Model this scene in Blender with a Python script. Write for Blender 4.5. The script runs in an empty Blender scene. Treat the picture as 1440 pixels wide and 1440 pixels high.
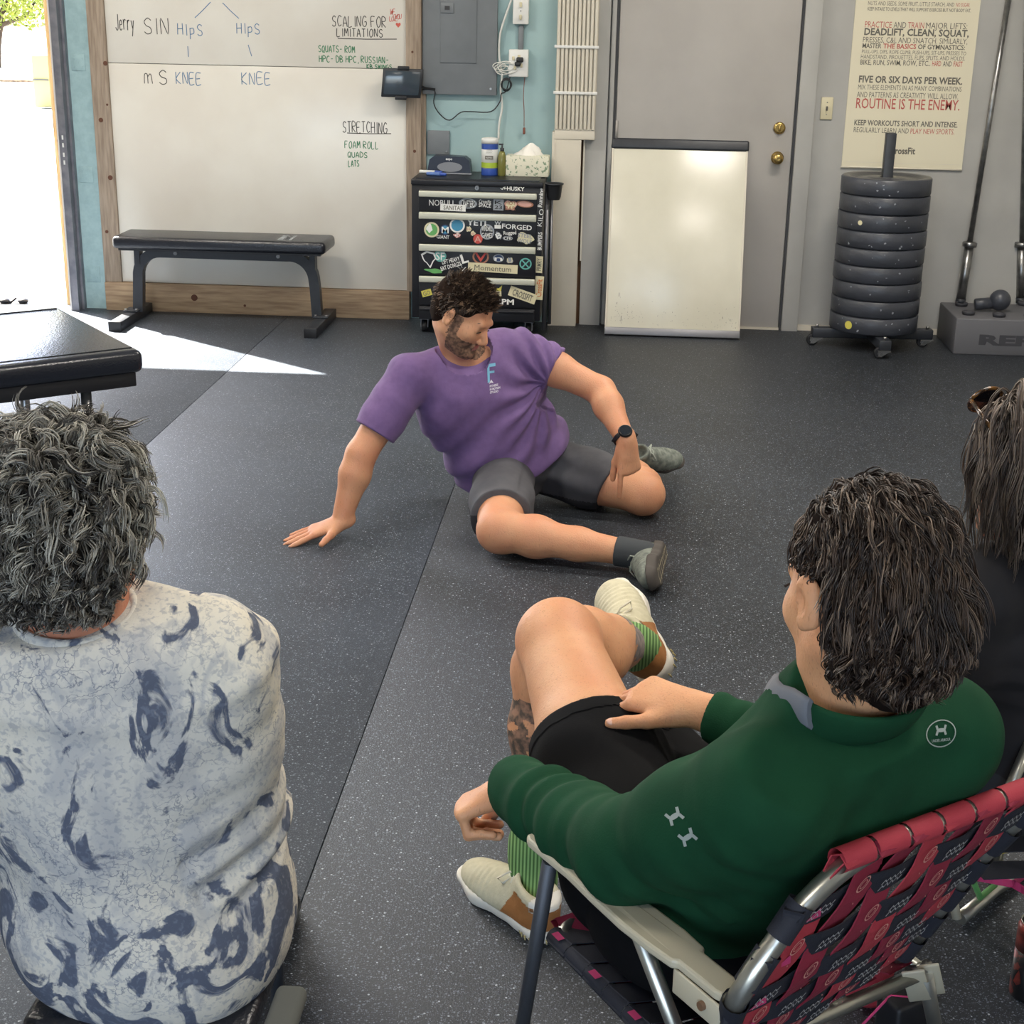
import bpy, bmesh, math, random
import numpy as np
from mathutils import Vector, Matrix, Quaternion
random.seed(7); RNG = np.random.default_rng(11)
SC = bpy.context.scene; COL = SC.collection
PI = math.pi

# ------------------------------------------------------------------ camera
F_PX = 2100.0; PITCH = math.radians(18.9); ROLL = math.radians(1.09); YAW = math.radians(4.0)
CAM = Vector((0, -7.97, 1.66))
_fw = Vector((-math.sin(YAW)*math.cos(PITCH), math.cos(YAW)*math.cos(PITCH), -math.sin(PITCH)))
_r = Vector((math.cos(YAW), math.sin(YAW), 0)); _u = _r.cross(_fw)
_r2 = _r*math.cos(ROLL)+_u*math.sin(ROLL); _u2 = -_r*math.sin(ROLL)+_u*math.cos(ROLL)
cd = bpy.data.cameras.new('camera'); cam = bpy.data.objects.new('camera', cd); COL.objects.link(cam)
M = Matrix((_r2, _u2, -_fw)).transposed().to_4x4(); M.translation = CAM
cam.matrix_world = M
cd.sensor_width = 36; cd.sensor_height = 36; cd.sensor_fit = 'HORIZONTAL'; cd.lens = 36*F_PX/1440.0
cd.clip_start = 0.05; cd.clip_end = 300
SC.camera = cam
SC.view_settings.view_transform = 'Standard'
try: SC.view_settings.look = 'None'
except Exception: pass
SC.view_settings.gamma = 1.0; SC.view_settings.use_curve_mapping = False
SC.view_settings.exposure = 0.0
SC.cycles.max_bounces = 7; SC.cycles.diffuse_bounces = 4; SC.cycles.glossy_bounces = 3
SC.cycles.sample_clamp_indirect = 6.0
SC.cycles.use_denoising = True

# ------------------------------------------------------------------ world, sun, lamps
W = bpy.data.worlds.new('sky'); SC.world = W; W.use_nodes = True
wn = W.node_tree.nodes; wl = W.node_tree.links
for n in list(wn): wn.remove(n)
wo = wn.new('ShaderNodeOutputWorld'); wb = wn.new('ShaderNodeBackground'); sky = wn.new('ShaderNodeTexSky')
sky.sky_type = 'NISHITA'; sky.sun_disc = False; sky.sun_elevation = math.radians(48); sky.sun_rotation = math.radians(-53)
sky.air_density = 0.8; sky.dust_density = 2.5; sky.ozone_density = 0.4
wl.new(sky.outputs[0], wb.inputs[0]); wl.new(wb.outputs[0], wo.inputs[0]); wb.inputs[1].default_value = 1.3

def light(name, kind, loc, energy, color=(1, 1, 1), **kw):
    l = bpy.data.lights.new(name, kind); l.energy = energy; l.color = color
    for k, v in kw.items(): setattr(l, k, v)
    o = bpy.data.objects.new(name, l); COL.objects.link(o); o.location = loc
    return o
def aim(o, d): o.rotation_euler = Vector(d).to_track_quat('-Z', 'Y').to_euler()
sun = light('sun', 'SUN', (-6, 6, 8), 58.0, (1, .95, .86), angle=math.radians(.6))
aim(sun, (1.61, -1.2, -2.23))
# ceiling lamps of the room (their housings are built with the ceiling)
LAMPS = [(-2.6, -2.3, 0), (1.2, -2.3, 0), (-2.6, -4.9, 0), (1.2, -4.9, 0), (-.7, -8.6, 0), (2.9, -8.0, 0)]
for i, (x, y, a) in enumerate(LAMPS):
    o = light('ceiling_light', 'AREA', (x, y, 3.42), 84 if y > -3 else (70 if y > -6 else 30), (1, .93, .83), shape='RECTANGLE', size=1.25, size_y=.35)
# area lamp added for soft fill from behind; its rear door is assumed
o = light('rear_fill', 'AREA', (-1.2, -11.8, 1.7), 70, (.86, .93, 1), shape='RECTANGLE', size=4.2, size_y=2.6)
aim(o, (0.05, 1, -.12))

# ------------------------------------------------------------------ helpers
def ray(px, py): return _fw + _r2*((px-720)/F_PX) - _u2*((py-720)/F_PX)
def PZ(px, py, z):   # point of the photograph at a known height
    d = ray(px, py); return CAM + d*((z-CAM.z)/d.z)
def PY(px, py, y):   # point of the photograph on a known upright plane
    d = ray(px, py); return CAM + d*((y-CAM.y)/d.y)
def PD(px, py, t): return CAM + ray(px, py)*t

def srgb(c):
    if isinstance(c, str):
        c = c.lstrip('#'); c = [int(c[i:i+2], 16)/255 for i in (0, 2, 4)]
    return tuple((x/12.92 if x <= .04045 else ((x+.055)/1.055)**2.4) for x in c)
MATS = {}
def mat(name, col, rough=.5, metal=0, col2=None, scale=8, detail=4, bump=0, bscale=60, spec=.5, stretch=None,
        ramp=(.35, .65), emit=None, alpha=None, trans=0, sheen=0, sss=0, aniso=0):
    m = bpy.data.materials.new(name); m.use_nodes = True; nt = m.node_tree; N = nt.nodes; L = nt.links
    b = N['Principled BSDF']; c = srgb(col)+(1,)
    b.inputs['Base Color'].default_value = c; b.inputs['Roughness'].default_value = rough
    b.inputs['Metallic'].default_value = metal; b.inputs['Specular IOR Level'].default_value = spec
    if trans: b.inputs['Transmission Weight'].default_value = trans
    if sheen: b.inputs['Sheen Weight'].default_value = sheen
    if sss:
        b.inputs['Subsurface Weight'].default_value = sss; b.inputs['Subsurface Radius'].default_value = (1, .35, .18)
        b.inputs['Subsurface Scale'].default_value = .008
    if emit:
        b.inputs['Emission Color'].default_value = srgb(emit[0])+(1,); b.inputs['Emission Strength'].default_value = emit[1]
    tc = N.new('ShaderNodeTexCoord'); co = tc.outputs['Object']
    if stretch:
        mp = N.new('ShaderNodeMapping'); mp.inputs['Scale'].default_value = stretch; L.new(co, mp.inputs[0]); co = mp.outputs[0]
    if col2:
        n = N.new('ShaderNodeTexNoise'); n.inputs['Scale'].default_value = scale; n.inputs['Detail'].default_value = detail
        L.new(co, n.inputs['Vector']); r = N.new('ShaderNodeValToRGB')
        r.color_ramp.elements[0].position = ramp[0]; r.color_ramp.elements[1].position = ramp[1]
        r.color_ramp.elements[0].color = c; r.color_ramp.elements[1].color = srgb(col2)+(1,)
        L.new(n.outputs['Fac'], r.inputs[0]); L.new(r.outputs[0], b.inputs['Base Color'])
    if bump:
        n2 = N.new('ShaderNodeTexNoise'); n2.inputs['Scale'].default_value = bscale; n2.inputs['Detail'].default_value = 3
        L.new(co, n2.inputs['Vector']); bp = N.new('ShaderNodeBump'); bp.inputs['Strength'].default_value = bump
        bp.inputs['Distance'].default_value = .01; L.new(n2.outputs['Fac'], bp.inputs['Height']); L.new(bp.outputs[0], b.inputs['Normal'])
    MATS[name] = m; return m

def link(o, parent=None):
    COL.objects.link(o)
    if parent is not None:
        o.parent = parent
        o.matrix_parent_inverse = parent.matrix_world.inverted() if parent.matrix_world != Matrix.Identity(4) else Matrix.Identity(4)
    return o
def tag(o, label=None, cat=None, group=None, kind=None):
    if label: o['label'] = label
    if cat: o['category'] = cat
    if group: o['group'] = group
    if kind: o['kind'] = kind
    return o
def thing(name, label, cat, loc=(0, 0, 0), rz=0, group=None):
    o = bpy.data.objects.new(name, None); o.empty_display_size = .05; COL.objects.link(o)
    o.matrix_world = Matrix.Translation(loc) @ Matrix.Rotation(rz, 4, 'Z')
    bpy.context.view_layer.update()
    return tag(o, label, cat, group)

class MB:
    """collects shapes into one mesh; matrices place shapes in the parent's frame"""
    def __init__(s): s.bm = bmesh.new(); s.mi = 0
    def _fin(s, vs, mtx=None, smooth=None):
        if mtx is not None: bmesh.ops.transform(s.bm, matrix=mtx, verts=vs)
        fs = {f for v in vs for f in v.link_faces}
        for f in fs:
            f.material_index = s.mi
            if smooth: f.smooth = True
    def box(s, c, d, rot=None, bev=0, seg=2, taper=None):
        r = bmesh.ops.create_cube(s.bm, size=1); vs = r['verts']
        for v in vs: v.co = Vector((v.co.x*d[0], v.co.y*d[1], v.co.z*d[2]))
        if taper:
            for v in vs:
                if v.co.z > 0: v.co.x *= taper[0]; v.co.y *= taper[1]
        if bev:
            es = list({e for v in vs for e in v.link_edges})
            g = bmesh.ops.bevel(s.bm, geom=es, offset=bev, segments=seg, affect='EDGES', profile=.5)
            vs = list({v for f in g['faces'] for v in f.verts} | {v for v in vs if v.is_valid})
            # gather whole island
            seen = set(vs); st = list(vs)
            while st:
                v = st.pop()
                for e in v.link_edges:
                    w = e.other_vert(v)
                    if w not in seen: seen.add(w); st.append(w)
            vs = list(seen)
        m = Matrix.Translation(Vector(c))
        if rot is not None: m = m @ (rot if isinstance(rot, Matrix) else Matrix.Rotation(rot, 4, 'Z'))
        s._fin(vs, m, bev > 0); return s
    def span(s, a, b, bev=0):     # box from corner to corner
        a = Vector(a); b = Vector(b)
        return s.box((a+b)/2, tuple(abs(x) for x in (b-a)), bev=bev)
    def tube(s, pts, r, seg=12, cap=True, closed=False, flat=None, smooth=True, squash=1.0):
        pts = [Vector(p) for p in pts]; n = len(pts)
        rs = r if hasattr(r, '__len__') else [r]*n
        rings = []; ref = None
        for i, p in enumerate(pts):
            if closed: t = pts[(i+1) % n]-pts[i-1]
            else: t = pts[min(i+1, n-1)]-pts[max(i-1, 0)]
            if t.length < 1e-9: t = Vector((0, 0, 1))
            t.normalize()
            if ref is None: ref = Vector(flat) if flat else (Vector((0, 0, 1)) if abs(t.z) < .9 else Vector((1, 0, 0)))
            x = (ref-t*ref.dot(t))
            if x.length < 1e-6: x = t.orthogonal()
            x.normalize(); y = t.cross(x)
            if not flat: ref = x
            off = PI/4 if seg == 4 else 0
            rings.append([s.bm.verts.new(p+(x*math.cos(2*PI*k/seg+off)*squash+y*math.sin(2*PI*k/seg+off))*rs[i]) for k in range(seg)])
        fs = []
        for i in range(n if closed else n-1):
            A = rings[i]; B = rings[(i+1) % n]
            for k in range(seg):
                f = s.bm.faces.new((A[k], A[(k+1) % seg], B[(k+1) % seg], B[k])); fs.append(f); f.smooth = smooth and seg > 4
        if cap and not closed:
            fs.append(s.bm.faces.new(rings[0][::-1])); fs.append(s.bm.faces.new(rings[-1]))
        for f in fs: f.material_index = s.mi
        return s
    def cyl(s, c, r, h, axis='Z', r2=None, seg=24, bev=0):
        c = Vector(c); ax = {'X': Vector((1, 0, 0)), 'Y': Vector((0, 1, 0)), 'Z': Vector((0, 0, 1))}.get(axis, axis) if isinstance(axis, str) else Vector(axis).normalized()
        r2 = r if r2 is None else r2
        if bev: return s.lathe([(r-bev, -h/2), (r, -h/2+bev), (r2, h/2-bev), (r2-bev, h/2)], c, ax, seg, True)
        return s.lathe([(r, -h/2), (r2, h/2)], c, ax, seg, True)
    def lathe(s, prof, c=(0, 0, 0), ax=(0, 0, 1), seg=24, cap=True):
        c = Vector(c); q = Vector((0, 0, 1)).rotation_difference(Vector(ax)); rings = []
        for (r, z) in prof:
            rings.append([s.bm.verts.new(c+q @ Vector((max(r, 1e-5)*math.cos(2*PI*k/seg), max(r, 1e-5)*math.sin(2*PI*k/seg), z))) for k in range(seg)])
        for i in range(len(rings)-1):
            for k in range(seg):
                f = s.bm.faces.new((rings[i][k], rings[i][(k+1) % seg], rings[i+1][(k+1) % seg], rings[i+1][k]))
                f.smooth = True; f.material_index = s.mi
        if cap:
            for f in (s.bm.faces.new(rings[0][::-1]), s.bm.faces.new(rings[-1])): f.material_index = s.mi
        return s
    def sph(s, c, r, seg=16, sc=(1, 1, 1), rot=None):
        g = bmesh.ops.create_uvsphere(s.bm, u_segments=seg, v_segments=max(6, seg*2//3), radius=r)
        m = Matrix.Translation(Vector(c))
        if rot is not None: m = m @ rot
        s._fin(g['verts'], m @ Matrix.Diagonal((*sc, 1)), True); return s
    def poly(s, pts, d=None):     # flat polygon, optionally extruded by vector d
        pts = [Vector(p) for p in pts]; v = [s.bm.verts.new(p) for p in pts]; f = s.bm.faces.new(v); f.material_index = s.mi
        if d is not None:
            d = Vector(d); w = [s.bm.verts.new(p+d) for p in pts]; g = s.bm.faces.new(w[::-1]); g.material_index = s.mi
            n = len(v)
            for i in range(n):
                h = s.bm.faces.new((v[(i+1) % n], v[i], w[i], w[(i+1) % n])); h.material_index = s.mi
        return s
    def ribbon(s, pts, w, nrm=(0, -1, 0)):   # flat stroke along points
        pts = [Vector(p) for p in pts]; n = Vector(nrm); vs = []
        for i, p in enumerate(pts):
            t = (pts[min(i+1, len(pts)-1)]-pts[max(i-1, 0)])
            if t.length < 1e-9: t = Vector((1, 0, 0))
            sd = t.normalized().cross(n).normalized()*(w/2)
            vs.append((s.bm.verts.new(p-sd), s.bm.verts.new(p+sd)))
        for a, b in zip(vs, vs[1:]):
            f = s.bm.faces.new((a[0], b[0], b[1], a[1])); f.material_index = s.mi
        return s
    def build(s, name, mats, parent=None, kind=None, label=None):
        bmesh.ops.recalc_face_normals(s.bm, faces=s.bm.faces[:])
        me = bpy.data.meshes.new(name); s.bm.to_mesh(me); s.bm.free()
        for m in (mats if isinstance(mats, (list, tuple)) else [mats]): me.materials.append(MATS[m] if isinstance(m, str) else m)
        o = bpy.data.objects.new(name, me); COL.objects.link(o)
        if parent is not None:   # shapes are given in world space when the parent is placed: undo it
            o.parent = parent; o.matrix_parent_inverse = parent.matrix_world.inverted()
        if kind: o['kind'] = kind
        if label: o['label'] = label
        return o
def loc_build(mb, name, mats, parent, **kw):   # shapes given in the parent's own frame
    o = mb.build(name, mats, None, **kw); o.parent = parent; return o

def text_to(mb, txt, org, xdir, ydir, width=None, height=None, bold=0, italic=0, lift=.0006, center=False):
    """letters as flat faces appended to mb. org = lower-left, xdir/ydir unit vectors"""
    cu = bpy.data.curves.new('t', 'FONT'); cu.body = txt; cu.size = 1; cu.resolution_u = 2; cu.offset = bold; cu.shear = italic
    ob = bpy.data.objects.new('t', cu); me = ob.to_mesh()
    if len(me.vertices) == 0: bpy.data.objects.remove(ob); return
    co = [v.co.copy() for v in me.vertices]
    x0 = min(c.x for c in co); x1 = max(c.x for c in co); H = .73
    sx = (width/(x1-x0)) if width else height/H; sy = (height/H) if height else sx
    xd = Vector(xdir).normalized(); yd = Vector(ydir).normalized(); n = xd.cross(yd); O = Vector(org)
    if center: O = O-xd*((x1-x0)*sx/2)-yd*(H*sy/2)
    vs = [mb.bm.verts.new(O+xd*((c.x-x0)*sx)+yd*(c.y*sy)+n*lift) for c in co]
    for p in me.polygons:
        try: f = mb.bm.faces.new([vs[i] for i in p.vertices]); f.material_index = mb.mi
        except ValueError: pass
    ob.to_mesh_clear(); bpy.data.objects.remove(ob); bpy.data.curves.remove(cu)

# hand lettering: strokes on a 1 x 1.4 cell
SF = {'A': [[(0, 0), (.5, 1.4), (1, 0)], [(.2, .5), (.8, .5)]], 'B': [[(0, 0), (0, 1.4), (.7, 1.2), (.7, .85), (0, .7), (.85, .5), (.8, .1), (0, 0)]],
      'C': [[(.95, 1.2), (.5, 1.4), (.05, .9), (.1, .3), (.5, 0), (.95, .2)]], 'D': [[(0, 0), (0, 1.4), (.7, 1.2), (.95, .7), (.7, .15), (0, 0)]],
      'E': [[(.9, 1.4), (0, 1.35), (0, 0), (.9, .05)], [(0, .7), (.7, .75)]], 'F': [[(.9, 1.4), (0, 1.35), (0, 0)], [(0, .75), (.7, .8)]],
      'G': [[(.95, 1.2), (.5, 1.4), (.05, .9), (.1, .2), (.6, 0), (.95, .3), (.9, .65), (.5, .6)]], 'H': [[(0, 0), (.05, 1.4)], [(.9, 0), (.9, 1.4)], [(0, .7), (.95, .75)]],
      'I': [[(.25, 0), (.25, 1.4)]], 'J': [[(.9, 1.4), (.8, .2), (.4, 0), (0, .25)]], 'K': [[(0, 0), (0, 1.4)], [(.85, 1.4), (0, .6), (.9, 0)]], 'L': [[(0, 1.4), (0, 0), (.8, .05)]],
      'M': [[(0, 0), (.1, 1.4), (.5, .5), (.9, 1.4), (1, 0)]], 'N': [[(0, 0), (.05, 1.4), (.85, 0), (.9, 1.4)]], 'O': [[(.5, 1.4), (.05, .9), (.15, .15), (.55, 0), (.95, .5), (.85, 1.2), (.5, 1.4)]],
      'P': [[(0, 0), (0, 1.4), (.8, 1.25), (.8, .8), (0, .65)]], 'Q': [[(.5, 1.4), (.05, .9), (.15, .15), (.55, 0), (.95, .5), (.85, 1.2), (.5, 1.4)], [(.55, .4), (1, -.1)]],
      'R': [[(0, 0), (0, 1.4), (.8, 1.25), (.8, .85), (0, .7), (.9, 0)]], 'S': [[(.9, 1.2), (.5, 1.4), (.1, 1.1), (.3, .75), (.8, .55), (.85, .15), (.4, 0), (.05, .2)]],
      'T': [[(0, 1.4), (1, 1.4)], [(.5, 1.4), (.5, 0)]], 'U': [[(0, 1.4), (.05, .3), (.45, 0), (.85, .3), (.9, 1.4)]], 'V': [[(0, 1.4), (.5, 0), (1, 1.4)]], 'W': [[(0, 1.4), (.25, 0), (.5, 1), (.75, 0), (1, 1.4)]],
      'X': [[(0, 0), (1, 1.4)], [(0, 1.4), (1, 0)]], 'Y': [[(0, 1.4), (.5, .7), (1, 1.4)], [(.5, .7), (.45, 0)]], '-': [[(.15, .7), (.85, .72)]], ',': [[(.5, .1), (.35, -.25)]],
      'e': [[(.1, .45), (.85, .55), (.6, .9), (.15, .7), (.15, .15), (.5, 0), (.9, .15)]], 'r': [[(.1, .9), (.15, 0)], [(.15, .6), (.5, .9), (.85, .8)]],
      'y': [[(.05, .9), (.5, .2)], [(.95, .9), (.3, -.5)]], 'i': [[(.25, .85), (.25, 0)], [(.25, 1.2), (.28, 1.25)]], 'p': [[(.1, .9), (.1, -.5)], [(.1, .8), (.7, .85), (.75, .25), (.1, .1)]],
      's': [[(.8, .8), (.4, .95), (.15, .65), (.75, .35), (.5, 0), (.1, .15)]], 'm': [[(0, 0), (.1, .9), (.35, .9), (.45, 0)], [(.45, .7), (.75, .95), (.95, 0)]]}
def smooth_line(pts, n=3):
    out = []; P_ = [Vector(p) for p in pts]
    if len(P_) < 3: return P_
    for i in range(len(P_)-1):
        p0 = P_[max(i-1, 0)]; p1 = P_[i]; p2 = P_[i+1]; p3 = P_[min(i+2, len(P_)-1)]
        for k in range(n):
            t = k/n; out.append(.5*((2*p1)+(p2-p0)*t+(2*p0-5*p1+4*p2-p3)*t*t+(3*p1-p0-3*p2+p3)*t**3))
    out.append(P_[-1]); return out
def handwrite(mb, txt, org, xd, yd, h, w=.0045, adv=.82, jit=.06, nrm=(0, -1, 0)):
    O = Vector(org); xd = Vector(xd); yd = Vector(yd); x = 0
    for ch in txt:
        if ch != ' ':
            dy = random.uniform(-jit, jit)
            for st in SF.get(ch, SF.get(ch.upper(), [])):
                pts = [(a+random.uniform(-jit, jit)*.6, b+dy, 0) for a, b in st]
                mb.ribbon([O+xd*((x+p[0]*.72)*h/1.4)+yd*(p[1]*h/1.4) for p in smooth_line(pts, 4)], w, nrm)
        x += adv*(.55 if ch in ' Ii,' else 1)
    return x*h/1.4

# ------------------------------------------------------------------ signed-distance bodies (organic surfaces)
class SDF:
    """rounded limbs and masses blended into one continuous surface, meshed by surface nets"""
    def __init__(s): s.pr = []; s.post = []; s.disp = None; s.off = 0; s.uni = []
    def cap(s, a, b, ra, rb, k=.02, flat=None, fs=1.0):
        s.pr.append(('c', np.array(a, 'f4'), np.array(b, 'f4'), ra, rb, k, None if flat is None else np.array(Vector(flat).normalized(), 'f4'), fs)); return s
    def chain(s, pts, rs, k=.02, flat=None, fs=1.0):
        for i in range(len(pts)-1): s.cap(pts[i], pts[i+1], rs[i], rs[i+1], k, flat, fs)
        return s
    def ell(s, c, r, rot=None, k=.02):   # rot: 3x3 rows = local axes
        R_ = np.eye(3, dtype='f4') if rot is None else np.array(rot, 'f4')
        s.pr.append(('e', np.array(c, 'f4'), np.array(r, 'f4'), R_, k)); return s
    def sub(s, c, r, rot=None, k=.004):
        R_ = np.eye(3, dtype='f4') if rot is None else np.array(rot, 'f4')
        s.post.append(('e', np.array(c, 'f4'), np.array(r, 'f4'), R_, k)); return s
    def cut(s, p, n, k=.004, ball=None):        # remove everything on the +n side of the plane (optionally only within a ball)
        s.post.append(('p', np.array(p, 'f4'), np.array(Vector(n).normalized(), 'f4'), k, ball)); return s
    @staticmethod
    def _one(q, P):
        if q[0] == 'c':
            _, a, b, ra, rb, k, fl, fs = q
            ba = b-a; L = float(ba @ ba)+1e-12
            v = P-a; t = np.clip((v @ ba)/L, 0, 1)[..., None]; v = v-t*ba
            if fl is not None: v = v+(fs-1)*(v @ fl)[..., None]*fl
            d = np.sqrt((v*v).sum(-1))-(ra+(rb-ra)*t[..., 0])
            return d/(fs if fs > 1 else 1)
        _, c, r, R_, k = q
        v = (P-c) @ R_.T; kk = np.sqrt(((v/r)**2).sum(-1)); k1 = np.sqrt(((v/(r*r))**2).sum(-1))+1e-9
        return kk*(kk-1)/k1
    def eval(s, P, blocked=None):
        """P: (nb, m, 3) blocks"""
        nb, m, _ = P.shape; D = np.full((nb, m), 1e3, 'f4')
        cen = P.mean(1); rad = np.sqrt(((P-cen[:, None])**2).sum(-1)).max() if m > 1 else 0
        best = np.full(nb, 1e3, 'f4'); ds = []
        for q in s.pr:
            d = s._one(q, cen); ds.append(d); best = np.minimum(best, d)
        for q, d in zip(s.pr, ds):
            k = q[5] if q[0] == 'c' else q[4]
            msk = d < best+2*rad*1.6+k*1.5+.01 if m > 1 else np.ones(nb, bool)
            if not msk.any(): continue
            v = s._one(q, P[msk]).astype('f4'); c = D[msk]
            h = np.clip(k-np.abs(c-v), 0, None)/k
            D[msk] = np.minimum(c, v)-h*h*k*.25
        if s.disp is not None: D = D-s.disp(P)
        D = D-s.off
        for q in s.post:
            if q[0] == 'e': v = -s._one(q, P); k = q[4]
            else:
                v = (P-q[1]) @ q[2]; k = q[3]
                if q[4] is not None: v = np.where(((P-q[1])**2).sum(-1) < q[4]**2, v, -1e3)
            h = np.clip(k-np.abs(D-v), 0, None)/k
            D = np.maximum(D, v)+h*h*k*.25
        for o in s.uni: D = np.minimum(D, o.eval(P))
        return D
    def bounds(s):
        lo = np.full(3, 1e9); hi = -lo
        for q in s.pr:
            if q[0] == 'c':
                r = max(q[3], q[4])+.01; lo = np.minimum(lo, np.minimum(q[1], q[2])-r); hi = np.maximum(hi, np.maximum(q[1], q[2])+r)
            else: r = q[2].max()+.01; lo = np.minimum(lo, q[1]-r); hi = np.maximum(hi, q[1]+r)
        for o in s.uni: a, b = o.bounds(); lo = np.minimum(lo, a+.02); hi = np.maximum(hi, b-.02)
        return lo-abs(s.off)-.02, hi+abs(s.off)+.02
    def mesh(s, h=.004):
        B = 8; lo, hi = s.bounds(); nb = np.ceil((hi-lo)/(h*B)).astype(int)
        g = np.stack(np.meshgrid(*[np.arange(n) for n in nb], indexing='ij'), -1).reshape(-1, 3)
        cen = (lo+(g+.5)*h*B).astype('f4')
        act = []
        for i in range(0, len(cen), 20000):
            d = s.eval(cen[i:i+20000, None, :])[:, 0]; act.append(np.abs(d) < h*B*.87*1.35+(.016 if s.disp is not None else .004))
        g = g[np.concatenate(act)]
        l = np.stack(np.meshgrid(*[np.arange(B+1)]*3, indexing='ij'), -1).reshape(-1, 3)
        ids_all = []; val_all = []; N = nb*B+2
        for i in range(0, len(g), 1500):
            gi = g[i:i+1500, None, :]*B+l[None]
            D = s.eval((lo+gi*h).astype('f4'))
            D4 = D.reshape(-1, B+1, B+1, B+1); ids_all.append(gi); val_all.append(D4)
        gi = np.concatenate(ids_all).reshape(-1, B+1, B+1, B+1, 3); D = np.concatenate(val_all)
        ins = D < 0
        # cells
        sl = [slice(0, B), slice(1, B+1)]
        cnt = np.zeros(ins[:, :B, :B, :B].shape, int)
        for a in (0, 1):
            for b in (0, 1):
                for c in (0, 1): cnt += ins[:, sl[a], sl[b], sl[c]]
        m = (cnt > 0) & (cnt < 8)
        cell = gi[:, :B, :B, :B][m].astype(np.int64)
        acc = np.zeros((len(cell), 3)); num = np.zeros(len(cell))
        cv = {}
        for a in (0, 1):
            for b in (0, 1):
                for c in (0, 1): cv[a, b, c] = D[:, sl[a], sl[b], sl[c]][m]
        for ax in range(3):
            for u in (0, 1):
                for w in (0, 1):
                    k0 = [0, 0, 0]; oth = [i for i in range(3) if i != ax]; k0[oth[0]] = u; k0[oth[1]] = w
                    k1 = list(k0); k1[ax] = 1
                    v0 = cv[tuple(k0)]; v1 = cv[tuple(k1)]; x = (v0 < 0) != (v1 < 0)
                    t = np.where(x, v0/np.where(np.abs(v0-v1) < 1e-12, 1, v0-v1), 0)
                    p = np.zeros((len(cell), 3)); p[:, ax] = t; p[:, oth[0]] = u; p[:, oth[1]] = w
                    acc += p*x[:, None]; num += x
        vert = lo+(cell+acc/num[:, None])*h
        key = (cell[:, 0]*N[1]+cell[:, 1])*N[2]+cell[:, 2]
        o = np.argsort(key); key = key[o]; vert = vert[o]; cell = cell[o]
        step = np.array([N[1]*N[2], N[2], 1])
        # quads: for each crossing edge along ax starting at the cell corner
        cvo = {k: v[o] for k, v in cv.items()}
        quads = []
        for ax in range(3):
            u, w = [(1, 2), (2, 0), (0, 1)][ax]
            k1 = [0, 0, 0]; k1[ax] = 1
            a0 = cvo[0, 0, 0] < 0; a1 = cvo[tuple(k1)] < 0; x = a0 != a1
            kk = key[x]; q = np.stack([kk, kk-step[u], kk-step[u]-step[w], kk-step[w]], 1)
            idx = np.searchsorted(key, q); idx = np.clip(idx, 0, len(key)-1); ok = (key[idx] == q).all(1)
            f = a0[x]; idx = np.where(f[:, None], idx, idx[:, ::-1])[ok]; quads.append(idx)
        quads = np.concatenate(quads)
        return vert, quads
    def build(s, name, m, parent=None, h=.004, smooth_it=0, label=None):
        v, q = s.mesh(h); me = bpy.data.meshes.new(name)
        me.vertices.add(len(v)); me.vertices.foreach_set('co', v.astype('f4').ravel())
        me.loops.add(len(q)*4); me.loops.foreach_set('vertex_index', q.astype('i4').ravel())
        me.polygons.add(len(q)); me.polygons.foreach_set('loop_start', np.arange(len(q), dtype='i4')*4)
        me.polygons.foreach_set('use_smooth', np.ones(len(q), bool)); me.update(calc_edges=True); me.validate()
        for mm in (m if isinstance(m, (list, tuple)) else [m]): me.materials.append(MATS[mm] if isinstance(mm, str) else mm)
        o = bpy.data.objects.new(name, me); COL.objects.link(o)
        if parent is not None: o.parent = parent; o.matrix_parent_inverse = parent.matrix_world.inverted()
        if label: o['label'] = label
        return o

def vnoise(P, sc, seed=0):
    """cheap smooth pseudo-noise in -1..1"""
    x = P[..., 0]*sc; y = P[..., 1]*sc; z = P[..., 2]*sc; s = seed*1.7
    return (np.sin(x+1.7*np.sin(y*.9+s)+s)+np.sin(y*1.1+1.5*np.sin(z*1.05+s*2)+2*s)+np.sin(z*.95+1.6*np.sin(x*1.15-s)+3*s))/3

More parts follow.
